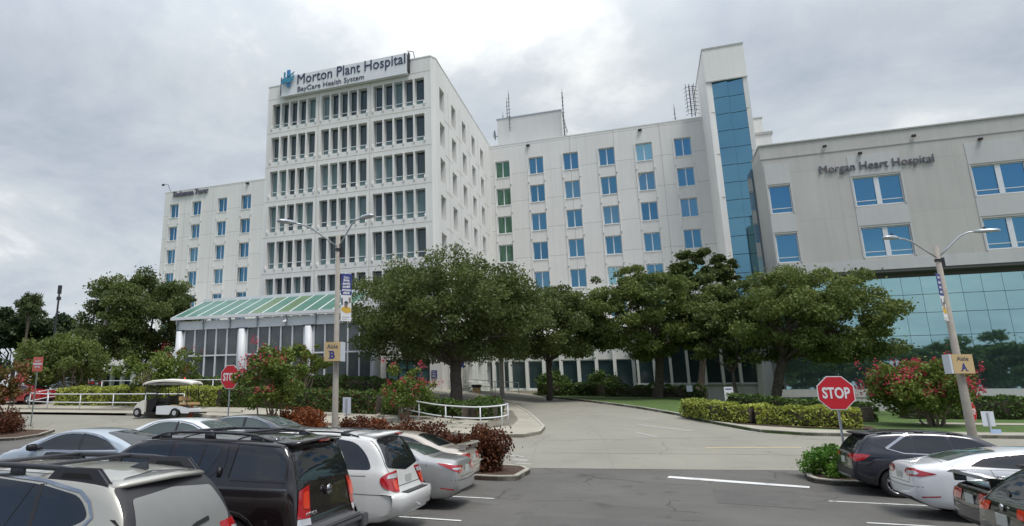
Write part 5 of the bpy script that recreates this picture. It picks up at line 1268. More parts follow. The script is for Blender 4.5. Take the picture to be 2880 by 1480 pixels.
class Car:
    def __init__(s, name, label, cat, group, loc, heading, **k):
        s.root = thing(name, (0, 0, 0), label, cat, group)
        s.L = k['L']; s.W = k['W']; s.body, s.bvh = make_body(**k); s.body.parent = s.root
        s.k = k; s.loc = loc; s.heading = heading
    def place(s, pitch=0.0, scale=1.0):
        # nose along +x when heading=+1, along -x when -1
        s.root.location = s.loc; s.root.rotation_euler = (0, pitch, 0 if s.heading > 0 else math.pi); s.root.scale = (scale,) * 3
    def proj(s, name, poly, view, m, off=0.005, parent=None, res=0.06, a=0.0, smooth=True, thick=0.0):
        """flat outline thrown on to the body: view 'L','R' = (x,z) seen from the side, 'B','F' = (y,z) seen from behind/front, 'T' = (x,y) from above, 'D' = diagonal rear corner"""
        bm = bmesh.new(); f = bm.faces.new([bm.verts.new((p[0], p[1], 0)) for p in poly]); bmesh.ops.triangulate(bm, faces=[f])
        for ax in (0, 1):
            lo = min(p[ax] for p in poly); hi = max(p[ax] for p in poly); q = math.floor(lo / res) * res
            while q < hi:
                bmesh.ops.bisect_plane(bm, geom=bm.verts[:] + bm.edges[:] + bm.faces[:], plane_co=(q, 0, 0) if ax == 0 else (0, q, 0), plane_no=(1, 0, 0) if ax == 0 else (0, 1, 0), dist=1e-5); q += res
        bmesh.ops.remove_doubles(bm, verts=bm.verts[:], dist=1e-4)
        dirs = {'L': (Vector((0, -1, 0)), lambda u, v: Vector((u, 4, v))), 'R': (Vector((0, 1, 0)), lambda u, v: Vector((u, -4, v))), 'B': (Vector((1, 0, 0)), lambda u, v: Vector((-3, u, v))), 'F': (Vector((-1, 0, 0)), lambda u, v: Vector((s.L + 3, u, v))), 'T': (Vector((0, 0, -1)), lambda u, v: Vector((u, v, 4)))}
        if view in ('DL', 'DR'):
            sg = 1 if view == 'DL' else -1; d = Vector((math.cos(a), -sg * math.sin(a), 0)); c0 = Vector((0, sg * s.W / 2, 0)); sx = Vector((math.sin(a), sg * math.cos(a), 0))
            dirs[view] = (d, lambda u, v: c0 + sx * u - d * 4 + Vector((0, 0, v)))
        d, org = dirs[view]; bad = []
        for v in bm.verts:
            o = org(v.co.x, v.co.y); hit = s.bvh.ray_cast(o, d)
            if hit[0] is None: bad.append(v); continue
            nrm = hit[1]
            if nrm.dot(d) > 0: nrm = -nrm
            if abs(nrm.dot(d)) < 0.06: bad.append(v); continue
            v.co = hit[0] + nrm * off
        if bad: bmesh.ops.delete(bm, geom=bad, context='VERTS')
        if not bm.faces: bm.free(); return None
        if thick:
            r = bmesh.ops.extrude_face_region(bm, geom=bm.faces[:])
        bmesh.ops.recalc_face_normals(bm, faces=bm.faces[:])
        me = bpy.data.meshes.new(name); bm.to_mesh(me); bm.free(); me.materials.append(M[m])
        if smooth: me.polygons.foreach_set('use_smooth', [True] * len(me.polygons))
        return link(name, me, parent or s.root)
    def line(s, name, pts, view, w, m, off=0.004, parent=None, closed=False, a=0.0):
        P = [Vector((p[0], p[1], 0)) for p in pts]
        if closed: P.append(P[0])
        D = []
        for p, q in zip(P, P[1:]):
            n = max(1, int((q - p).length / .05)); D += [p.lerp(q, i / n) for i in range(n)]
        D.append(P[-1]); vs = []; n = len(D)
        dirs = {'L': (Vector((0, -1, 0)), lambda u, v: Vector((u, 4, v))), 'R': (Vector((0, 1, 0)), lambda u, v: Vector((u, -4, v))), 'B': (Vector((1, 0, 0)), lambda u, v: Vector((-3, u, v))), 'T': (Vector((0, 0, -1)), lambda u, v: Vector((u, v, 4)))}
        d, org = dirs[view]; ok = []
        for i, p in enumerate(D):
            if closed and i == n - 1: t = (D[1] - D[0]).normalized()
            elif closed and i == 0: t = (D[1] - D[0]).normalized()
            else: t = (D[min(i + 1, n - 1)] - D[max(i - 1, 0)]).normalized()
            nn = Vector((-t.y, t.x, 0)) * w / 2; g = True
            for q in (p + nn, p - nn):
                h = s.bvh.ray_cast(org(q.x, q.y), d)
                if h[0] is None: vs.append((0, 0, 0)); g = False
                else:
                    nr = h[1] if h[1].dot(d) < 0 else -h[1]
                    if abs(nr.dot(d)) < 0.06: g = False
                    vs.append(tuple(h[0] + nr * off))
            ok.append(g)
        mb = MB(); mb.add(vs, [(2 * i, 2 * i + 1, 2 * i + 3, 2 * i + 2) for i in range(n - 1) if ok[i] and ok[i + 1]])
        me = bpy.data.meshes.new(name); me.from_pydata(mb.v, [], mb.f); me.materials.append(M[m]); me.update()
        return link(name, me, parent or s.root)
    def part(s, mb, name, m, parent=None, smooth=True, bevel=0.0):
        o = mb.build(name, m, None, smooth=smooth, bevel=bevel); o.parent = parent or s.root; return o
    def hit(s, x, y, z, d):
        h = s.bvh.ray_cast(Vector((x, y, z)), Vector(d)); return h[0]
    def both(s, f):
        for v, sg in (('L', 1), ('R', -1)): f(v, sg)
    def wheels(s, spokes=5, rimm='rim'):
        wr = s.k['wr']
        for wx in s.k['wheels']:
            for sg in (1, -1):
                y1 = s.W / 2 - .03; y0 = y1 - .22; mb = MB(); n = 30; prof = [(wr * .64, y0), (wr * .96, y0 + .01), (wr, y0 + .05), (wr, y1 - .05), (wr * .95, y1 - .008), (wr * .68, y1), (wr * .64, y1 - .02)]
                vs = [(wx + r * math.cos(2 * math.pi * k / n), sg * y, wr + r * math.sin(2 * math.pi * k / n)) for r, y in prof for k in range(n)]
                mb.add(vs, [(i * n + k, i * n + (k + 1) % n, (i + 1) * n + (k + 1) % n, (i + 1) * n + k) for i in range(len(prof) - 1) for k in range(n)])
                t = s.part(mb, 'wheel', 'tyre'); mb = MB(); R = wr * .655
                mb.tube([(wx, sg * (y1 - .025), wr), (wx, sg * (y1 - .012), wr)], wr * .14, 12)
                vs = []
                for r, y in ((R, y1 - .012), (R * .93, y1 - .02), (R * .9, y1 - .09)): vs += [(wx + r * math.cos(2 * math.pi * k / n), sg * y, wr + r * math.sin(2 * math.pi * k / n)) for k in range(n)]
                mb.add(vs, [(i * n + k, i * n + (k + 1) % n, (i + 1) * n + (k + 1) % n, (i + 1) * n + k) for i in range(2) for k in range(n)])
                for k in range(spokes):
                    a = 2 * math.pi * k / spokes + .3
                    c, s_ = math.cos(a), math.sin(a); w1, w2 = .045, .03
                    q = [(wx + c * .04 - s_ * w1, wr + s_ * .04 + c * w1), (wx + c * R * .93 - s_ * w2, wr + s_ * R * .93 + c * w2), (wx + c * R * .93 + s_ * w2, wr + s_ * R * .93 - c * w2), (wx + c * .04 + s_ * w1, wr + s_ * .04 - c * w1)]
                    mb.prism(q, 'y', sg * (y1 - .04), sg * (y1 - .015))
                s.part(mb, 'rim', rimm, t); mb = MB(); mb.tube([(wx, sg * (y1 - .12), wr), (wx, sg * (y1 - .1), wr)], R * .98, 20); s.part(mb, 'brake_disc', 'black', t)
    def mirror(s, x, z, m, sides=(1, -1)):
        for sg in sides:
            h = s.hit(x, sg * 3, z, (0, -sg, 0)); y = h.y if h else sg * s.W / 2
            mb = MB(); y0 = y + sg * .05; y1 = y + sg * .27
            vs = []
            for yy, k in ((y0, .7), (y0 + sg * .04, 1), (y1 - sg * .04, 1), (y1, .6)):
                vs += [(x - .02, yy, z - .075 * k), (x - .02, yy, z + .085 * k), (x + .10 * k, yy, z + .06 * k), (x + .13 * k, yy, z), (x + .10 * k, yy, z - .06 * k)]
            mb.add(vs, [(i * 5 + k, i * 5 + (k + 1) % 5, (i + 1) * 5 + (k + 1) % 5, (i + 1) * 5 + k) for i in range(3) for k in range(5)] + [(0, 1, 2, 3, 4), (19, 18, 17, 16, 15)])
            mb.tube([(x + .03, y - sg * .02, z - .03), (x + .03, y0 + sg * .02, z - .03)], .03, 6); s.part(mb, 'wing_mirror', m)
    def handle(s, x, z, m='chrome', w=.2, sides=(1, -1)):
        for sg in sides:
            h = s.hit(x, sg * 3, z, (0, -sg, 0))
            if h is None: continue
            mb = MB(); mb.tube([(x - w / 2, h.y + sg * .004, z), (x - w / 2 + .03, h.y + sg * .035, z), (x + w / 2 - .03, h.y + sg * .035, z), (x + w / 2, h.y + sg * .004, z)], .014, 6); s.part(mb, 'door_handle', m)
    def roof_rail(s, x0, x1, z_up, m='rail_grey', inset=.14, w=.035, cross=()):
        for sg in (1, -1):
            pts = []
            for i in range(9):
                x = x0 + (x1 - x0) * i / 8; yy = sg * (s.W / 2 * .70 - inset * 0)
                h = s.hit(x, yy, 4, (0, 0, -1)); k = min(1, min(i, 8 - i) / 1.2); pts.append((x, yy, h.z + .005 + z_up * k))
            mb = MB(); mb.tube(pts, w / 2, 8)
            for i in (1, 4, 7): x = pts[i][0]; mb.box(x - .09, x + .09, pts[i][1] - .018, pts[i][1] + .018, pts[i][2] - z_up - .01, pts[i][2])
            s.part(mb, 'roof_rail', m)
        for x in cross:
            yy = s.W / 2 * .70; h = s.hit(x, yy, 4, (0, 0, -1)); mb = MB(); mb.tube([(x, -yy, h.z + z_up + .01), (x, yy, h.z + z_up + .01)], .022, 8); s.part(mb, 'cross_bar', m)
    def plate(s, z, y=0, x=None):
        h = s.hit(-3, y, z, (1, 0, 0)); mb = MB(); mb.box(h.x - .02, h.x - .006, y - .155, y + .155, z - .08, z + .08); s.part(mb, 'number_plate', 'plate', smooth=False, bevel=.003)

def sedan(label, loc, heading, pm, deck=1.08, roof=1.46, L=4.85, W=1.86, spoiler=False, chrome=True, group='cars parked in the rows', lampm='lamp_red', glass='carglass', lamp='kia', rearx=0.0, fast=False, backglass=None, lowtrim=None, zs=1.0, rearw=0.80):
    prof = [(0, .62), (.02, .88), (.06, deck - .06), (.16, deck), (.55, deck + .035), (.78, deck + .055), (1.15, deck + .22), (1.5, roof - .08), (1.85, roof - .01), (2.4, roof), (2.9, roof - .03), (3.2, roof - .10), (3.75, 1.12), (3.9, 1.02), (4.5, .92), (L - .12, .80), (L - .02, .66), (L, .5)]
    if fast: prof = [(0, .62), (.02, .88), (.06, deck - .06), (.14, deck), (.4, deck + .03), (.6, deck + .07), (1.1, deck + .24), (1.6, roof - .06), (2.0, roof), (2.5, roof + .005), (2.95, roof - .05), (3.25, roof - .14), (3.85, 1.10), (4.0, 1.0), (4.5, .92), (L - .12, .80), (L - .02, .66), (L, .5)]
    c = Car('parked_car', label, 'car', group, loc, heading, L=L, W=W, prof=prof, belt=[(0, deck - .10), (1.2, deck - .04), (3.6, .95), (L, .8)], plan=[(0, rearw), (.05, rearw + .06), (.16, .92), (.5, .985), (1.0, 1.0), (3.8, 1.0), (4.4, .96), (L - .2, .86), (L, .72)],
            z0=[(0, .42), (.3, .24), (.9, .19), (3.9, .19), (L - .2, .22), (L, .36)], tumble=.46, paintm=pm, wheels=(1.02, 3.82), wr=.33)
    bg_ = backglass or glass
    q = deck
    def side(v, sg):
        wpoly = rpoly([(1.02, q - .015, .05), (1.34, q + .15, .3), (1.62, roof - .17, .2), (2.05, roof - .105, .1), (2.02, q - .03, .03)], .05) if not fast else rpoly([(.95, q + .01, .05), (1.3, q + .17, .3), (1.65, roof - .155, .3), (2.1, roof - .095, .1), (2.08, q - .03, .03)], .05)
        c.proj('side_window', wpoly, v, glass, .004)
        c.proj('side_window', rpoly([(2.12, q - .03, .02), (2.14, roof - .105, .03), (2.5, roof - .105, .1), (2.85, roof - .15, .25), (3.45, q - .0, .05), (3.4, q - .045, .04)], .04), v, glass, .004)
        c.line('pillar', [(2.07, q - .02), (2.09, roof - .1)], v, .09, 'trim_black', .006)
        if chrome: c.line('window_trim', [(.93, q - .02), (1.28, q + .17), (1.58, roof - .145), (2.05, roof - .075), (2.55, roof - .08), (2.9, roof - .125), (3.5, q + .0)], v, .022, 'chrome', .008); c.line('window_trim', [(.95, q - .03), (2.0, q - .05), (3.45, q - .06)], v, .018, 'chrome', .008)
        for pts in ([(2.07, q - .05), (2.07, .55), (2.05, .3)], [(1.32, q - .05), (1.42, .75), (1.6, .5), (1.65, .3)], [(3.25, q - .08), (3.3, .6), (3.25, .32)], [(.72, q + .0), (.75, .93)]): c.line('door_gap', pts, v, .009, 'seam', .003)
        c.line('sill_trim', [(1.45, .25), (3.4, .25)], v, .05, 'trim_black', .004)
    c.both(side)
    c.proj('rear_window', rpoly([(1.52 if not fast else 1.62, .50), (.84 if not fast else .72, .66), (.80 if not fast else .68, 0), (.84 if not fast else .72, -.66), (1.52 if not fast else 1.62, -.50), (1.56 if not fast else 1.66, 0)], .06), 'T', bg_, .004)
    c.proj('windscreen', rpoly([(3.16, .50), (3.22, 0), (3.16, -.50), (3.74, -.66), (3.82, 0), (3.74, .66)], .04), 'T', bg_, .004)
    c.line('boot_gap', [(.62, -.66), (.66, 0), (.62, .66)], 'T', .012, 'seam', .003)
    c.line('boot_gap', [(-.60, deck - .12), (-.56, .72), (.56, .72), (.60, deck - .12)], 'B', .010, 'seam', .003)
    for v, sg in (('DL', 1), ('DR', -1)):
        if lamp == 'kia': P = [(-.42, .93, .02), (-.1, .95), (.22, 1.0, .03), (.30, 1.0, .02), (.0, .84), (-.2, .78), (-.36, .80)]
        elif lamp == 'fusion': P = [(-.44, .92, .04), (-.36, .99, .05), (-.1, 1.0), (.26, .91, .02), (.05, .85), (-.36, .83, .05)]
        else: P = [(-.42, .96, .03), (.12, .96, .03), (.12, .80, .03), (-.42, .78, .03)]
        P = [(p[0], p[1] + deck - 1.08, *p[2:]) for p in P]
        tl = c.proj('tail_lamp', rpoly(P, .03), v, lampm, .008, a=.75)
        if lamp in ('kia', 'fusion'):
            P2 = [(-.30, .90), (.02, .905), (.02, .875), (-.12, .85), (-.30, .86)] if lamp == 'kia' else [(-.36, .94), (-.08, .955), (.02, .91), (-.04, .88), (-.34, .87)]
            c.proj('lamp_insert', rpoly([(p[0], p[1] + deck - 1.08) for p in P2], .02), v, 'lamp_clear', .012, parent=tl, a=.75)
    c.plate(deck - .25 if lamp != 'low' else .6)
    c.line('bumper_gap', [(-.85, .66), (-.3, .64), (.3, .64), (.85, .66)], 'B', .01, 'seam', .003)
    c.proj('bumper_insert', rpoly([(-.62, .44), (.62, .44), (.5, .28), (-.5, .28)], .04), 'B', 'trim_black', .006)
    if lowtrim:
        for v in ('L', 'R'): c.proj('reflector', rpoly([(.12, .47), (.42, .50), (.42, .475), (.12, .44)], .005), v, 'lamp_red', .006)
    if spoiler:
        mb = MB(); z = deck + .13
        P = [(.02, z - .01), (.08, z + .03), (.30, z + .012), (.30, z - .012)]
        vs = [(x, y, zz) for y in (-.74, -.3, .3, .74) for x, zz in P]; mb.add(vs, [(i * 4 + k, i * 4 + (k + 1) % 4, (i + 1) * 4 + (k + 1) % 4, (i + 1) * 4 + k) for i in range(3) for k in range(4)] + [(0, 1, 2, 3), (15, 14, 13, 12)])
        for y in (-.68, .68): mb.box(.08, .26, y - .025, y + .025, deck - .02, z)
        c.part(mb, 'spoiler', pm, smooth=False, bevel=.006)
    c.wheels(); c.mirror(3.3, deck + .0, pm if not lowtrim == 'x' else 'black')
    for x in (1.5, 2.55): c.handle(x, deck - .17, 'chrome')
    c.place(); return c
REARL = -4.3
def zg(x, y): return H(x, y)
# ---- left hand row, nearest first (nose away from the aisle)
paint('paint_champagne', (0.50, 0.485, 0.425), .45, .38); paint('paint_black', (0.012, 0.0065, 0.008), .15, .22); paint('paint_white', (0.66, 0.66, 0.64), .0, .35)
paint('paint_silver', (0.40, 0.40, 0.395), .55, .35); paint('paint_beige', (0.50, 0.45, 0.385), .3, .35); paint('paint_bluegrey', (0.46, 0.52, 0.58), .4, .32); paint('paint_white2', (0.70, 0.72, 0.74), .0, .3)
paint('paint_graphite', (0.09, 0.095, 0.10), .5, .3); paint('paint_navy', (0.022, 0.023, 0.034), .4, .28); paint('paint_red', (0.42, 0.015, 0.02), .2, .3); paint('paint_green', (0.018, 0.028, 0.026), .4, .25); paint('paint_black2', (0.014, 0.014, 0.016), .3, .25)
mat('bumper_grey', (0.085, 0.085, 0.09), 0.45)

# 1 crossover wagon
L_ = 4.98
cw = Car('parked_car', 'champagne silver crossover wagon with chunky black roof rails, nearest at lower left', 'car', 'cars parked in the rows', (REARL - .25, 6.05, 0), -1,
    L=L_, W=1.92, prof=[(0, .60), (.02, .80), (.06, .90), (.10, 1.05), (.20, 1.30), (.36, 1.50), (.50, 1.60), (.62, 1.635), (1.2, 1.665), (2.2, 1.675), (2.9, 1.64), (3.15, 1.57), (3.8, 1.20), (3.95, 1.12), (4.6, 1.02), (4.85, .88), (L_, .6)],
    belt=[(0, .98), (.4, 1.09), (1.2, 1.08), (3.7, 1.0), (L_, .85)], plan=[(0, .84), (.06, .90), (.2, .95), (.6, .985), (1.0, 1.0), (3.9, 1.0), (4.5, .96), (L_ - .15, .84), (L_, .72)],
    z0=[(0, .45), (.35, .28), (.9, .23), (4.0, .23), (L_, .4)], tumble=.34, paintm='paint_champagne', wheels=(.98, 3.85), wr=.37)
def side(v, sg):
    g_ = cw.proj('quarter_window', rpoly([(.62, 1.28, .09), (.80, 1.46, .14), (1.32, 1.535, .02), (1.27, 1.135, .03), (.98, 1.125, .15)], .04), v, 'carglass', .004)
    cw.proj('side_window', rpoly([(1.33, 1.135, .03), (1.38, 1.54, .02), (2.08, 1.575, .03), (2.25, 1.11, .03)], .03), v, 'carglass', .004)
    cw.proj('side_window', rpoly([(2.34, 1.11, .02), (2.17, 1.575, .02), (2.7, 1.565, .1), (3.0, 1.50, .2), (3.6, 1.13, .03), (3.55, 1.08, .03)], .03), v, 'carglass', .004)
    cw.line('pillar', [(1.30, 1.13), (1.35, 1.545)], v, .06, 'trim_black', .006); cw.line('pillar', [(2.295, 1.11), (2.125, 1.575)], v, .07, 'trim_black', .006); cw.line('pillar', [(1.65, 1.13), (1.45, 1.54)], v, .014, 'seam', .006)
    cw.line('window_trim', [(3.4, 1.50 - .12), (3.0, 1.545), (2.7, 1.60), (2.1, 1.61), (1.35, 1.575), (.82, 1.50), (.68, 1.42), (.585, 1.29), (.66, 1.20), (.95, 1.105), (1.2, 1.10), (2.3, 1.085), (3.6, 1.055)], v, .028, 'chrome', .009)
    for pts in ([(1.27, 1.1), (1.38, .8), (1.55, .5)], [(2.3, 1.08), (2.32, .4)], [(3.35, 1.05), (3.4, .5)], [(1.33, 1.6), (1.3, 1.54)]): cw.line('door_gap', pts, v, .009, 'seam', .003)
    cw.line('crease_shading', [(.5, .86), (3.4, .80)], v, .012, 'seam', .002); cw.line('wheel_arch_trim', [(.98 + .47 * math.cos(a * math.pi / 10), .37 + .47 * math.sin(a * math.pi / 10)) for a in range(11)], v, .07, 'trim_black', .006)  # crease is colour only: a dark line painted as its shade
cw.both(side)
cw.proj('tailgate_surround', rpoly([(-.70, 1.52, .05), (-.5, 1.60, .1), (0, 1.63), (.5, 1.60, .1), (.70, 1.52, .05), (.80, 1.15, .1), (.72, .98, .1), (-.72, .98, .1), (-.80, 1.15, .1)], .05), 'B', 'trim_black', .004, res=.05)
cw.proj('rear_window', rpoly([(-.60, 1.43, .04), (0, 1.475), (.60, 1.43, .04), (.72, 1.12, .1), (.66, 1.02, .08), (-.66, 1.02, .08), (-.72, 1.12, .1)], .06), 'B', 'carglass_dusty', .008, res=.05)
mb = MB(); vs = []
for y, x, z in ((-.68, .56, 1.555), (-.58, .44, 1.585), (0, .36, 1.615), (.58, .44, 1.585), (.68, .56, 1.555)): vs += [(x, y, z), (x - .05, y, z - .02), (x - .03, y, z - .05), (x + .1, y, z - .05), (x + .2, y, z + .012)]
mb.add(vs, [(i * 5 + k, i * 5 + (k + 1) % 5, (i + 1) * 5 + (k + 1) % 5, (i + 1) * 5 + k) for i in range(4) for k in range(5)] + [(0, 1, 2, 3, 4), (24, 23, 22, 21, 20)]); cw.part(mb, 'spoiler', 'paint_champagne')
for v in ('DL', 'DR'):
    tl = cw.proj('tail_lamp', rpoly([(-.26, 1.06, .02), (-.02, 1.08, .03), (.12, .98, .04), (.14, .80, .03), (-.1, .78, .03), (-.22, .86, .03)], .03), v, 'lamp_red', .01, a=.75)
    cw.proj('lamp_insert', rpoly([(-.12, 1.0), (.04, .98), (.03, .86), (-.08, .88)], .02), v, 'lamp_clear', .016, parent=tl, a=.75)
cw.line('rear_wiper', [(.08, 1.035), (-.12, 1.10), (-.34, 1.13)], 'B', .04, 'black', .02)
cw.line('tailgate_gap', [(-.80, 1.55), (-.80, .9), (-.7, .70), (.7, .70), (.80, .9), (.80, 1.55)], 'B', .010, 'seam', .004)
mb = MB(); mb.tube([(.028, .0, .93), (.012, .0, .93)], .055, 16); cw.part(mb, 'emblem', 'chrome')
cw.roof_rail(.62, 2.95, .085, cross=(1.55, 2.35), w=.06)
for sg in (1, -1):
    for x0, x1 in ((.62, 1.28), (2.28, 2.98)):
        yy = sg * .672; zz = cw.hit((x0 + x1) / 2, yy, 4, (0, 0, -1)).z
        mb = MB(); mb.prism([(x0 - .06, zz - .03), (x0 + .08, zz + .10), (x1 - .08, zz + .10), (x1 + .06, zz - .03)], 'y', yy - .032, yy + .032); cw.part(mb, 'rail_foot', 'rail_grey', smooth=False, bevel=.012)
        mb = MB(); mb.prism([(x0 + .12, zz + .015), (x0 + .17, zz + .062), (x1 - .17, zz + .062), (x1 - .12, zz + .015)], 'y', yy - .036, yy + .036); cw.part(mb, 'rail_slot', 'black', smooth=False)
mb = MB(); zz = cw.hit(.78, 0, 4, (0, 0, -1)).z; mb.add([(.70, -.03, zz), (.70, .03, zz), (.98, .0, zz), (.70, 0, zz + .075), (.78, 0, zz + .07)], [(0, 1, 3), (1, 2, 4, 3), (0, 3, 4, 2), (0, 2, 1)]); cw.part(mb, 'aerial_fin', 'rail_grey', smooth=False)
cw.line('roof_gap', [(.52, .60), (.60, .62), (3.0, .60)], 'T', .012, 'seam', .003); cw.line('roof_gap', [(.52, -.60), (.60, -.62), (3.0, -.60)], 'T', .012, 'seam', .003)
cw.proj('windscreen', rpoly([(3.12, .56), (3.16, -.0), (3.12, -.56), (3.74, -.68), (3.84, 0), (3.74, .68)], .04), 'T', 'carglass', .004)
cw.plate(.80); cw.wheels(); cw.mirror(3.4, 1.13, 'paint_champagne'); [cw.handle(x, .97, 'paint_champagne') for x in (1.6, 2.6)]; cw.place(scale=1.045)

# 2 large black suv
L_ = 5.35
av = Car('parked_car', 'large black off-roader with roof rails, tall red tail lamps and grey step bumper', 'car', 'cars parked in the rows', (REARL - .1, 9.2, 0), -1,
    L=L_, W=2.06, prof=[(0, .60), (.01, .69), (.10, .73), (.17, .78), (.20, 1.0), (.24, 1.30), (.33, 1.62), (.44, 1.84), (.55, 1.90), (1.4, 1.945), (2.5, 1.95), (3.1, 1.90), (3.35, 1.80), (3.95, 1.40), (4.1, 1.28), (4.9, 1.18), (5.2, 1.05), (L_, .65)],
    belt=[(0, 1.22), (.4, 1.27), (3.9, 1.22), (L_, 1.0)], plan=[(0, .86), (.12, .90), (.2, .93), (.35, .97), (.8, 1.0), (4.4, 1.0), (L_ - .15, .9), (L_, .8)],
    z0=[(0, .42), (.3, .38), (.6, .32), (4.3, .32), (L_, .42)], tumble=.22, paintm='paint_black', wheels=(1.22, 4.35), wr=.41, round_top=.12)
def side(v, sg):
    av.proj('quarter_window', rpoly([(.40, 1.36, .06), (.42, 1.78, .07), (1.22, 1.80, .07), (1.30, 1.36, .07)], .05), v, 'carglass', .004)
    av.proj('side_window', rpoly([(1.52, 1.70, .10), (1.56, 1.79, .06), (2.30, 1.84, .03), (2.40, 1.36, .03), (1.78, 1.345, .12)], .05), v, 'carglass', .004)
    av.proj('side_window', rpoly([(2.52, 1.36, .03), (2.42, 1.84, .03), (2.95, 1.82, .15), (3.2, 1.72, .2), (3.75, 1.36, .04)], .05), v, 'carglass', .004)
    av.line('window_trim', [(.40, 1.33), (1.30, 1.33)], v, .012, 'seam', .006); av.line('window_trim', [(.38, 1.36), (.40, 1.80), (1.24, 1.825), (1.33, 1.36)], v, .014, 'seam', .006)
    av.line('window_divider', [(1.92, 1.36), (1.82, 1.81)], v, .03, 'trim_black', .007)
    for pts in ([(1.40, 1.84), (1.42, 1.5), (1.72, 1.32), (1.78, .85), (1.8, .5)], [(2.46, 1.3), (2.48, .5)], [(3.85, 1.3), (3.9, .5)], [(1.4, 1.84), (2.4, 1.875), (3.1, 1.82)]): av.line('door_gap', pts, v, .010, 'seam', .003)
    av.line('crease_shading', [(.35, 1.24), (3.9, 1.20)], v, .03, 'paint_graphite', .003); av.line('wheel_arch_trim', [(1.22 + .52 * math.cos(a * math.pi / 10), .41 + .52 * math.sin(a * math.pi / 10)) for a in range(11)], v, .02, 'paint_graphite', .005)  # crease is colour only: a paler line painted as light along it
    av.line('roof_strip', [(.6, 1.865), (3.0, 1.87)], v, .02, 'seam', .004)
av.both(side)
av.proj('rear_window', rpoly([(-.70, 1.74, .05), (0, 1.78), (.70, 1.74, .05), (.86, 1.36, .07), (0, 1.28), (-.86, 1.36, .07)], .05), 'B', 'carglass', .005, res=.05)
mb = MB(); vs = []
for y, x, z in ((-.74, .42, 1.845), (-.6, .30, 1.885), (0, .25, 1.92), (.6, .30, 1.885), (.74, .42, 1.845)): vs += [(x, y, z), (x - .04, y, z - .02), (x + .03, y, z - .055), (x + .2, y, z - .02), (x + .26, y, z + .015)]
mb.add(vs, [(i * 5 + k, i * 5 + (k + 1) % 5, (i + 1) * 5 + (k + 1) % 5, (i + 1) * 5 + k) for i in range(4) for k in range(5)] + [(0, 1, 2, 3, 4), (24, 23, 22, 21, 20)]); av.part(mb, 'spoiler', 'paint_black')
mb = MB(); mb.box(.255, .30, -.16, .16, 1.845, 1.875); av.part(mb, 'brake_lamp', 'lamp_orange')
for v, sg in (('DL', 1), ('DR', -1)):
    du = 0 if sg > 0 else .13; tl = av.proj('tail_lamp', rpoly([(-.20 + du, 1.27, .02), (.02 + du, 1.21, .03), (.06 + du, .86, .02), (-.20 + du, .84, .02)], .02), v, 'lamp_red', .012, a=.75)
    av.proj('lamp_insert', rpoly([(-.18 + du, 1.20), (-.06 + du, 1.18), (-.05 + du, .98), (-.18 + du, .96)], .03), v, 'lamp_orange', .018, parent=tl, a=.75)
    av.proj('reversing_lamp', rpoly([(-.20 + du, .835), (.06 + du, .855), (.06 + du, .77), (-.20 + du, .75)], .015), v, 'lamp_clear', .012, parent=tl, a=.75)
av.line('tailgate_gap', [(-.78, 1.7), (-.84, 1.3), (-.82, .78), (.82, .78), (.84, 1.3), (.78, 1.7)], 'B', .012, 'seam', .004)
av.proj('bumper_pad', rpoly([(-.97, .69, .02), (.97, .69, .02), (.95, .44, .1), (-.95, .44, .1)], .03), 'B', 'bumper_grey', .012)
mb = MB(); mb.box(-.06, .19, -.70, .70, .69, .735); mb.box(-.07, .10, -.72, .72, .62, .69); mb.box(-.075, .1, -.95, -.72, .50, .70); mb.box(-.075, .1, .72, .95, .50, .70); av.part(mb, 'step_bumper', 'bumper_grey', smooth=False, bevel=.02)
mb = MB(); mb.tube([(.185, 0, 1.15), (.165, 0, 1.15)], .075, 20); e_ = av.part(mb, 'emblem', 'chrome'); mb = MB(); mb.box(.158, .164, -.09, .09, 1.135, 1.165); av.part(mb, 'emblem_bar', 'dark_metal', e_)
tm = text_mesh('ARMADA', .5, .02); co = [v.co.copy() for v in tm.vertices]; x0, x1 = min(c.x for c in co), max(c.x for c in co); z0, z1 = min(c.y for c in co), max(c.y for c in co)
for v, c in zip(tm.vertices, co): u = (c.x - x0) / (x1 - x0); v.co = (.165 + .01 * (0 if c.z > 0 else 1), .72 - u * .34, .86 + .055 * (c.y - z0) / (z1 - z0))
tm.materials.clear(); tm.materials.append(M['chrome']); link('badge_lettering', tm, av.root)
av.roof_rail(.75, 2.95, .07, cross=(1.4, 2.4), w=.045); av.plate(.60, 0)
for sg in (1, -1): mb = MB(); h_ = av.hit(1.50, sg * 3, 1.42, (0, -sg, 0)); mb.box(1.46, 1.53, h_.y + sg * .005, h_.y + sg * .03, 1.36, 1.50); av.part(mb, 'door_handle', 'black', bevel=.01)
mb = MB(); h_ = av.hit(.75, .62, 4, (0, 0, -1)); mb.tube([(.75, .62, h_.z), (.75, .62, h_.z + .02)], .03, 10); av.part(mb, 'rail_stud', 'chrome')
av.proj('windscreen', rpoly([(3.28, .62), (3.32, 0), (3.28, -.62), (3.92, -.74), (4.0, 0), (3.92, .74)], .04), 'T', 'carglass', .004); av.wheels(6); av.mirror(3.7, 1.36, 'black'); av.handle(2.75, 1.12, 'paint_black'); av.place()

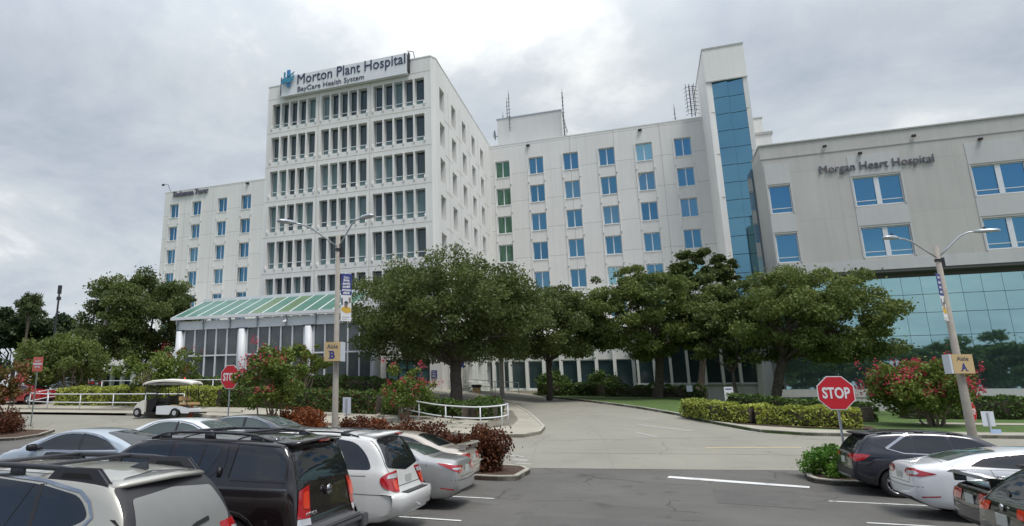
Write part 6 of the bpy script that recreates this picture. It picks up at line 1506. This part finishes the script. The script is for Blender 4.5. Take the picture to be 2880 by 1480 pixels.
# 3 white minivan
L_ = 5.10
mv = Car('parked_car', 'white minivan with rounded rear, red tail lamps and roof rack cross bars', 'car', 'cars parked in the rows', (REARL, 12.4, 0), -1,
    L=L_, W=1.98, prof=[(0, .52), (.01, .66), (.06, .76), (.13, .80), (.16, .95), (.24, 1.20), (.36, 1.45), (.52, 1.66), (.66, 1.735), (1.4, 1.775), (2.6, 1.77), (3.1, 1.70), (3.4, 1.58), (4.15, 1.15), (4.3, 1.06), (4.8, .92), (L_ - .08, .78), (L_, .55)],
    belt=[(0, .98), (.4, 1.12), (3.9, 1.02), (L_, .85)], plan=[(0, .78), (.06, .86), (.13, .90), (.25, .93), (.6, .985), (1.0, 1.0), (4.0, 1.0), (4.7, .93), (L_, .74)],
    z0=[(0, .38), (.4, .24), (.9, .2), (4.2, .2), (L_, .36)], tumble=.30, paintm='paint_white', wheels=(1.12, 4.12), wr=.34, round_top=.14)
def side(v, sg):
    mv.proj('quarter_window', rpoly([(.50, 1.13, .09), (.62, 1.38, .25), (.86, 1.585, .16), (1.22, 1.63, .04), (1.62, 1.64, .04), (1.66, 1.12, .04)], .04), v, 'carglass', .004)
    mv.proj('side_window', rpoly([(1.74, 1.12, .04), (1.70, 1.64, .04), (2.62, 1.64, .04), (2.7, 1.10, .04)], .04), v, 'carglass', .004)
    mv.proj('side_window', rpoly([(2.78, 1.10, .04), (2.70, 1.64, .04), (3.1, 1.60, .15), (3.35, 1.50, .2), (3.95, 1.12, .04)], .04), v, 'carglass', .004)
    for pts in ([(1.70, 1.66), (1.70, 1.1), (1.78, .6), (1.8, .28)], [(2.74, 1.1), (2.76, .28)], [(3.7, 1.08), (3.75, .3)], [(.6, 1.03), (2.7, .99)], [(.20, .72), (1.0, .735)]): mv.line('door_gap', pts, v, .009, 'seam', .003)
    mv.line('wheel_arch_trim', [(1.12 + .44 * math.cos(a * math.pi / 10), .34 + .44 * math.sin(a * math.pi / 10)) for a in range(11)], v, .05, 'paint_white', .012)
mv.both(side)
mv.proj('rear_window', rpoly([(-.64, 1.62, .06), (0, 1.67), (.64, 1.62, .06), (.80, 1.16, .08), (0, 1.07), (-.80, 1.16, .08)], .05), 'B', 'carglass', .005, res=.05)
mb = MB(); vs = []
for y, x, z in ((-.64, .62, 1.70), (-.5, .44, 1.735), (0, .36, 1.765), (.5, .44, 1.735), (.64, .62, 1.70)): vs += [(x, y, z), (x - .05, y, z - .02), (x + .02, y, z - .07), (x + .2, y, z - .03), (x + .3, y, z + .01)]
mb.add(vs, [(i * 5 + k, i * 5 + (k + 1) % 5, (i + 1) * 5 + (k + 1) % 5, (i + 1) * 5 + k) for i in range(4) for k in range(5)] + [(0, 1, 2, 3, 4), (24, 23, 22, 21, 20)]); mv.part(mb, 'spoiler', 'paint_white')
mb = MB(); mb.box(.305, .36, -.13, .13, 1.70, 1.735); mv.part(mb, 'brake_lamp', 'lamp_red', bevel=.008)
for v in ('DL', 'DR'):
    tl = mv.proj('tail_lamp', rpoly([(-.24, 1.10, .02), (.06, 1.08, .06), (.20, 1.0, .10), (.15, .84, .08), (-.10, .76, .04), (-.21, .75, .02)], .04), v, 'lamp_red', .012, a=.75)
    mv.proj('lamp_insert', rpoly([(-.22, 1.06), (.05, 1.045), (.09, .99), (-.21, .98)], .02), v, 'lamp_clear', .018, parent=tl, a=.75)
    mv.proj('lamp_insert', rpoly([(-.19, .95), (-.03, .94), (-.08, .80), (-.19, .78)], .02), v, 'lamp_orange', .018, parent=tl, a=.75)
mv.line('tailgate_gap', [(-.72, 1.66), (-.80, 1.2), (-.78, .84), (.78, .84), (.80, 1.2), (.72, 1.66)], 'B', .010, 'seam', .004)
mb = MB(); vs = []
for y, x in ((-.94, .10), (-.86, -.03), (-.6, -.09), (.6, -.09), (.86, -.03), (.94, .10)): vs += [(x + .25, y, .74), (x + .02, y, .73), (x, y, .66), (x + .02, y, .46), (x + .25, y, .36)]
mb.add(vs, [(i * 5 + k, i * 5 + k + 1, (i + 1) * 5 + k + 1, (i + 1) * 5 + k) for i in range(5) for k in range(4)]); mv.part(mb, 'bumper', 'paint_white')
mb = MB(); mb.box(-.06, .12, -.55, .55, .738, .75); mv.part(mb, 'step_pad', 'trim_black', smooth=False, bevel=.006)
mv.roof_rail(.85, 3.0, .05, m='trim_black', cross=(1.15, 2.2), w=.03); mv.plate(.92)
mb = MB(); mb.box(.215, .24, -.30, .30, 1.03, 1.06); mv.part(mb, 'tailgate_handle', 'trim_black', smooth=False, bevel=.005)
mv.proj('windscreen', rpoly([(3.3, .60), (3.35, 0), (3.3, -.60), (4.1, -.74), (4.2, 0), (4.1, .74)], .04), 'T', 'carglass', .004)
mv.wheels(5); mv.mirror(3.85, 1.16, 'paint_white'); [mv.handle(x, .92, 'paint_white') for x in (1.95, 2.95)]; mv.place(scale=1.05)

# 4, 5 the sedans behind
sedan('silver sedan with pointed red tail lamps, between the white minivan and the beige sedan', (REARL + .2, 15.6, 0), -1, 'paint_silver', 1.10, 1.47, lamp='kia', glass='carglass', backglass='carglass_light', lowtrim=True)
sedan('beige sedan with a small boot spoiler, furthest in the left hand row', (REARL - .35, 18.5, 0), -1, 'paint_beige', 1.10, 1.54, L=4.8, spoiler=True, lamp='box', chrome=False)
# second row beyond
sedan('pale blue grey sedan with black wing mirror, at the left behind the crossover', (-9.9, 12.3, .35), -1, 'paint_bluegrey', 1.02, 1.44, L=4.9, lamp='box', fast=True, lowtrim='x', glass='carglass')
sedan('white sedan behind the pale blue grey one, roof just below the golf cart', (-10.3, 16.0, .46), -1, 'paint_white2', 1.04, 1.46, L=4.85, lamp='box', glass='carglass_light')
sedan('dark grey sedan, mostly hidden behind the black off-roader', (-10.0, 18.9, .5), -1, 'paint_graphite', 1.04, 1.45, L=4.7, lamp='box', glass='carglass_light')
# right hand row
L_ = 4.62
ec = Car('parked_car', 'dark navy crossover with chrome window kink, furthest in the right hand row', 'car', 'cars parked in the rows', (4.85, 21.5, 0), 1,
    L=L_, W=1.90, prof=[(0, .60), (.02, .85), (.05, .98), (.10, 1.12), (.30, 1.38), (.42, 1.52), (.52, 1.59), (1.2, 1.66), (1.9, 1.665), (2.5, 1.62), (2.8, 1.55), (3.45, 1.18), (3.6, 1.10), (4.3, .98), (4.5, .85), (L_, .6)],
    belt=[(0, 1.03), (.5, 1.12), (1.2, 1.08), (3.4, 1.0), (L_, .85)], plan=[(0, .80), (.05, .87), (.15, .92), (.5, .98), (.9, 1.0), (3.7, 1.0), (4.3, .93), (L_, .74)],
    z0=[(0, .46), (.35, .28), (.8, .23), (3.7, .23), (L_, .4)], tumble=.36, paintm='paint_navy', wheels=(.92, 3.62), wr=.36)
def side(v, sg):
    ec.proj('quarter_window', rpoly([(.92, 1.22, .03), (1.30, 1.50, .05), (1.38, 1.50, .02), (1.36, 1.13, .03), (1.2, 1.125, .04)], .03), v, 'carglass', .004)
    ec.proj('side_window', rpoly([(1.42, 1.13, .03), (1.44, 1.525, .04), (2.12, 1.535, .03), (2.2, 1.10, .03)], .03), v, 'carglass', .004)
    ec.proj('side_window', rpoly([(2.27, 1.10, .03), (2.20, 1.535, .03), (2.6, 1.48, .15), (3.2, 1.12, .03)], .03), v, 'carglass', .004)
    ec.line('window_trim', [(1.36, 1.56), (1.27, 1.54), (.80, 1.21)], v, .055, 'chrome', .009); ec.line('window_trim', [(.80, 1.21), (1.15, 1.10), (3.2, 1.06)], v, .022, 'chrome', .009)
    for pts in ([(1.2, 1.1), (1.35, .7), (1.5, .4)], [(2.23, 1.05), (2.25, .35)], [(3.1, 1.02), (3.1, .4)], [(.45, 1.35), (.85, 1.15)]): ec.line('door_gap', pts, v, .009, 'seam', .003)
    ec.line('wheel_arch_trim', [(.92 + .45 * math.cos(a * math.pi / 10), .36 + .45 * math.sin(a * math.pi / 10)) for a in range(11)], v, .07, 'trim_black', .006)
ec.both(side)
ec.proj('rear_window', rpoly([(-.56, 1.50, .05), (0, 1.53), (.56, 1.50, .05), (.70, 1.20, .05), (0, 1.15), (-.70, 1.20, .05)], .05), 'B', 'carglass', .005, res=.05)
for v in ('DL', 'DR'): ec.proj('tail_lamp', rpoly([(-.40, 1.03, .02), (.12, 1.06, .05), (.26, 1.04, .02), (.14, .92, .04), (-.02, .86, .04), (-.14, .93), (-.40, .95, .02)], .03), v, 'lamp_red', .01, a=.75)
mb = MB(); vs = []
for y, x, z in ((-.60, .50, 1.56), (-.45, .32, 1.585), (0, .26, 1.60), (.45, .32, 1.585), (.60, .50, 1.56)): vs += [(x, y, z), (x - .05, y, z - .025), (x + .02, y, z - .06), (x + .2, y, z - .02), (x + .26, y, z + .02)]
mb.add(vs, [(i * 5 + k, i * 5 + (k + 1) % 5, (i + 1) * 5 + (k + 1) % 5, (i + 1) * 5 + k) for i in range(4) for k in range(5)] + [(0, 1, 2, 3, 4), (24, 23, 22, 21, 20)]); ec.part(mb, 'spoiler', 'trim_black')
ec.proj('lower_bumper', rpoly([(-.85, .68), (.85, .68), (.8, .40), (-.8, .40)], .06), 'B', 'trim_black', .008); ec.proj('skid_plate', rpoly([(-.6, .50), (.6, .50), (.5, .40), (-.5, .40)], .03), 'B', 'grey_metal', .014)
ec.plate(.86); ec.wheels(); ec.mirror(3.0, 1.12, 'paint_navy'); ec.line('tailgate_gap', [(-.70, 1.5), (-.74, 1.1), (-.72, .72), (.72, .72), (.74, 1.1), (.70, 1.5)], 'B', .01, 'seam', .004)
ec.proj('windscreen', rpoly([(2.76, .54), (2.8, 0), (2.76, -.54), (3.4, -.66), (3.48, 0), (3.4, .66)], .04), 'T', 'carglass', .004); ec.roof_rail(.7, 2.5, .035, m='trim_black', w=.03); ec.place()
sedan('white sedan with slim pointed tail lamps, in the right hand row beside the navy crossover', (5.1, 18.1, 0), 1, 'paint_white2', 1.10, 1.47, L=4.87, lamp='fusion', fast=True, backglass='carglass_light', lowtrim=True)
sedan('black sedan with a raised boot spoiler, between the white sedan and the dark green hatchback', (5.1, 14.7, 0), 1, 'paint_black2', 1.03, 1.44, L=4.75, spoiler=True, lamp='box', chrome=False, backglass='carglass_light')
L_ = 4.5
dg_ = Car('parked_car', 'dark green hatchback with rear wiper, nearest at the lower right corner', 'car', 'cars parked in the rows', (4.55, 12.2, 0), 1,
    L=L_, W=1.86, prof=[(0, .60), (.02, .85), (.06, .98), (.12, 1.08), (.42, 1.36), (.62, 1.50), (.75, 1.54), (1.3, 1.57), (1.9, 1.57), (2.5, 1.52), (2.75, 1.45), (3.4, 1.12), (3.55, 1.04), (4.2, .92), (4.4, .8), (L_, .55)],
    belt=[(0, .98), (.5, 1.04), (3.4, .96), (L_, .8)], plan=[(0, .80), (.06, .88), (.2, .93), (.6, .985), (.9, 1.0), (3.6, 1.0), (4.2, .93), (L_, .74)],
    z0=[(0, .42), (.35, .25), (.8, .21), (3.6, .21), (L_, .36)], tumble=.38, paintm='paint_green', wheels=(.85, 3.5), wr=.34)
def side(v, sg):
    dg_.proj('side_window', rpoly([(.78, 1.10, .05), (1.0, 1.36, .1), (1.3, 1.44, .05), (1.95, 1.45, .03), (2.0, 1.04, .03), (1.2, 1.06, .1)], .04), v, 'carglass', .004)
    dg_.proj('side_window', rpoly([(2.07, 1.04, .03), (2.03, 1.45, .03), (2.5, 1.40, .15), (3.15, 1.06, .03)], .04), v, 'carglass', .004)
    for pts in ([(1.15, 1.03), (1.3, .6)], [(2.03, 1.0), (2.05, .3)], [(3.05, 1.0), (3.05, .35)]): dg_.line('door_gap', pts, v, .009, 'seam', .003)
dg_.both(side)
dg_.proj('rear_window', rpoly([(-.56, 1.46, .05), (0, 1.50), (.56, 1.46, .05), (.72, 1.14, .06), (0, 1.10), (-.72, 1.14, .06)], .05), 'B', 'carglass', .005, res=.05)
dg_.line('rear_wiper', [(0, 1.12), (.2, 1.17), (.42, 1.18)], 'B', .03, 'black', .02)
for v in ('DL', 'DR'): dg_.proj('tail_lamp', rpoly([(-.36, 1.0, .02), (.2, .98, .03), (.34, .90, .02), (.05, .84, .03), (-.36, .88, .02)], .03), v, 'lamp_orange', .01, a=.75)
mb = MB(); mb.tube([(.05, 0, .97), (.03, 0, .97)], .05, 16); dg_.part(mb, 'emblem', 'chrome')
mb = MB(); vs = []
for y, x, z in ((-.58, .66, 1.51), (-.4, .50, 1.535), (0, .44, 1.55), (.4, .50, 1.535), (.58, .66, 1.51)): vs += [(x, y, z), (x - .05, y, z - .025), (x + .02, y, z - .06), (x + .2, y, z - .02), (x + .26, y, z + .02)]
mb.add(vs, [(i * 5 + k, i * 5 + (k + 1) % 5, (i + 1) * 5 + (k + 1) % 5, (i + 1) * 5 + k) for i in range(4) for k in range(5)] + [(0, 1, 2, 3, 4), (24, 23, 22, 21, 20)]); dg_.part(mb, 'spoiler', 'trim_black')
dg_.plate(.80); dg_.wheels(); dg_.proj('windscreen', rpoly([(2.72, .54), (2.76, 0), (2.72, -.54), (3.35, -.66), (3.42, 0), (3.35, .66)], .04), 'T', 'carglass', .004); dg_.place()
# far right and far left cars
sedan('dark teal sedan whose roof shows at the right edge beyond the navy crossover', (12.2, 26.6, .25), 1, 'paint_graphite', 1.02, 1.42, lamp='box', glass='carglass_light')
sedan('red car parked beyond the red flowering shrub at the far left', (-41.5, 36.4, 2.0), -1, 'paint_red', 1.05, 1.45, L=4.8, lamp='box', group='cars far left')
sedan('dark car parked behind the red one at the far left', (-46.5, 45.8, 2.9), -1, 'paint_graphite', 1.05, 1.46, lamp='box', group='cars far left')
sedan('pale car parked under the left oak', (-38.8, 47.8, 2.85), -1, 'paint_silver', 1.05, 1.46, lamp='box', group='cars far left')

# golf cart
gx0, gy = -28.35, 32.0; gz = H(-27.5, 31.8) + .0
gc = thing('golf_cart', (-27.2, gy - .3, gz), 'white golf cart with long cream roof and tan rear seat', 'golf cart')
gc['label'] = 'white golf cart with a long cream canopy roof and tan rear seat'
X = lambda x: gx0 + x
mb = MB(); vs = []
for x, dz, hw in ((.25, -.04, .5), (.45, .02, .58), (1.0, .12, .62), (2.0, .17, .64), (3.0, .13, .62), (3.7, .04, .58), (3.85, -.02, .5)):
    for y, q in ((-hw, -.03), (-hw * .8, .02), (0, .06), (hw * .8, .02), (hw, -.03)): vs.append((X(x), gy - .3 + y, gz + 2.0 + dz + q))
vs2 = [(x, y, z - .09) for x, y, z in vs]; n5 = 5
mb.add(vs + vs2, [(i * 5 + k, i * 5 + k + 1, (i + 1) * 5 + k + 1, (i + 1) * 5 + k) for i in range(6) for k in range(4)] + [(35 + i * 5 + k, 35 + (i + 1) * 5 + k, 35 + (i + 1) * 5 + k + 1, 35 + i * 5 + k + 1) for i in range(6) for k in range(4)] + [(i * 5 + k, (i + 1) * 5 + k, 35 + (i + 1) * 5 + k, 35 + i * 5 + k) for i in range(6) for k in (0, 4)] + [(k, k + 1, 35 + k + 1, 35 + k) for k in range(4)] + [(30 + k, 30 + k + 1, 65 + k + 1, 65 + k) for k in range(4)])
mb.build('roof', 'cream', gc, smooth=False)
mb = MB(); mb.box(X(.5), X(3.7), gy - .85, gy + .25, gz + 1.88, gz + 1.96); mb.build('roof_frame', 'concrete_grey', gc, bevel=.02)
mb = MB()
for x, x2 in ((.42, .62), (1.35, 1.35), (2.1, 2.0), (2.95, 3.0), (3.6, 3.55)):
    for y in (-.82, .22): mb.tube([(X(x), gy + y, gz + .6), (X(x2), gy + y, gz + 1.9)], .022, 6)
mb.build('roof_post', 'black', gc)
mb = MB(); mb.prism([(X(-.15), gz + .42), (X(-.1), gz + .62), (X(.1), gz + .8), (X(.42), gz + .95), (X(.55), gz + .95), (X(.55), gz + .22), (X(.35), gz + .22), (X(.3), gz + .5)], 'y', gy - .88, gy + .28); mb.build('front_cowl', 'cream', gc, bevel=.03)
mb = MB(); mb.box(X(.55), X(1.5), gy - .86, gy + .26, gz + .22, gz + .30); mb.build('floor_pan', 'black', gc); mb = MB(); mb.prism([(X(.58), gz + .3), (X(.58), gz + .95), (X(1.2), gz + 1.05), (X(1.3), gz + .9), (X(.95), gz + .3)], 'y', gy - .7, gy + .2); mb.build('dashboard', 'black', gc, bevel=.02)
mb = MB(); mb.prism([(X(1.5), gz + .2), (X(1.5), gz + .62), (X(2.3), gz + .66), (X(3.2), gz + .62), (X(3.75), gz + .5), (X(3.75), gz + .28), (X(3.3), gz + .28), (X(3.15), gz + .48), (X(2.85), gz + .55), (X(2.55), gz + .48), (X(2.4), gz + .2)], 'y', gy - .88, gy + .28); mb.build('rear_body', 'white_paint', gc, bevel=.03)
mb = MB(); mb.box(X(1.5), X(2.1), gy - .8, gy + .2, gz + .64, gz + .75); mb.prism([(X(2.05), gz + .75), (X(2.2), gz + 1.25), (X(2.3), gz + 1.25), (X(2.2), gz + .75)], 'y', gy - .8, gy + .2); mb.build('front_seat', 'black', gc, bevel=.03)
mb = MB(); mb.box(X(3.0), X(3.75), gy - .8, gy + .2, gz + .72, gz + .86); mb.box(X(2.9), X(3.05), gy - .8, gy + .2, gz + .95, gz + 1.2); mb.build('rear_seat', 'tan_vinyl', gc, bevel=.03)
mb = MB(); mb.box(X(2.4), X(3.0), gy - .8, gy + .2, gz + .66, gz + .72); mb.build('front_seat_base', 'tan_vinyl', gc); mb = MB(); mb.box(X(3.75), X(4.3), gy - .75, gy + .15, gz + .25, gz + .32); mb.build('rear_step', 'black', gc)
mb = MB(); mb.tube([(X(1.05), gy - .5, gz + .85), (X(1.35), gy - .5, gz + 1.15)], .02, 6); mb.tube([(X(1.35) + .06 * math.sin(a) * .5, gy - .5 + .17 * math.cos(a), gz + 1.15 + .16 * math.sin(a)) for a in [k * math.pi / 8 for k in range(17)]], .015, 6); mb.build('steering_wheel', 'black', gc)
mb = MB(); mb.add([(X(.45), gy - .78, gz + .96), (X(.45), gy + .18, gz + .96), (X(.58), gy + .18, gz + 1.85), (X(.58), gy - .78, gz + 1.85)], [(0, 1, 2, 3)]); 
mg = mat('clear_screen', (0.8, 0.85, 0.85), 0.05, trans=0.95); mg.node_tree.nodes["Principled BSDF"].inputs["IOR"].default_value = 1.05; mb.build('windscreen', 'clear_screen', gc)
for x in (.12, 2.85):
    for y in (-.86, .26):
        mb = MB(); mb.tube([(X(x), gy + y - .1, gz + .27), (X(x), gy + y + .1, gz + .27)], .27, 20); w_ = mb.build('wheel', 'tyre', gc); mb = MB(); s_ = -1 if y < 0 else 1; mb.tube([(X(x), gy + y + s_ * .09, gz + .27), (X(x), gy + y + s_ * .115, gz + .27)], .14, 14); mb.build('hub', 'lamp_clear', w_)
mb = MB(); mb.tube([(X(2.9), gy - .3, gz + 2.2), (X(2.9), gy - .3, gz + 2.3)], .05, 8); mb.build('beacon', 'orange', gc)
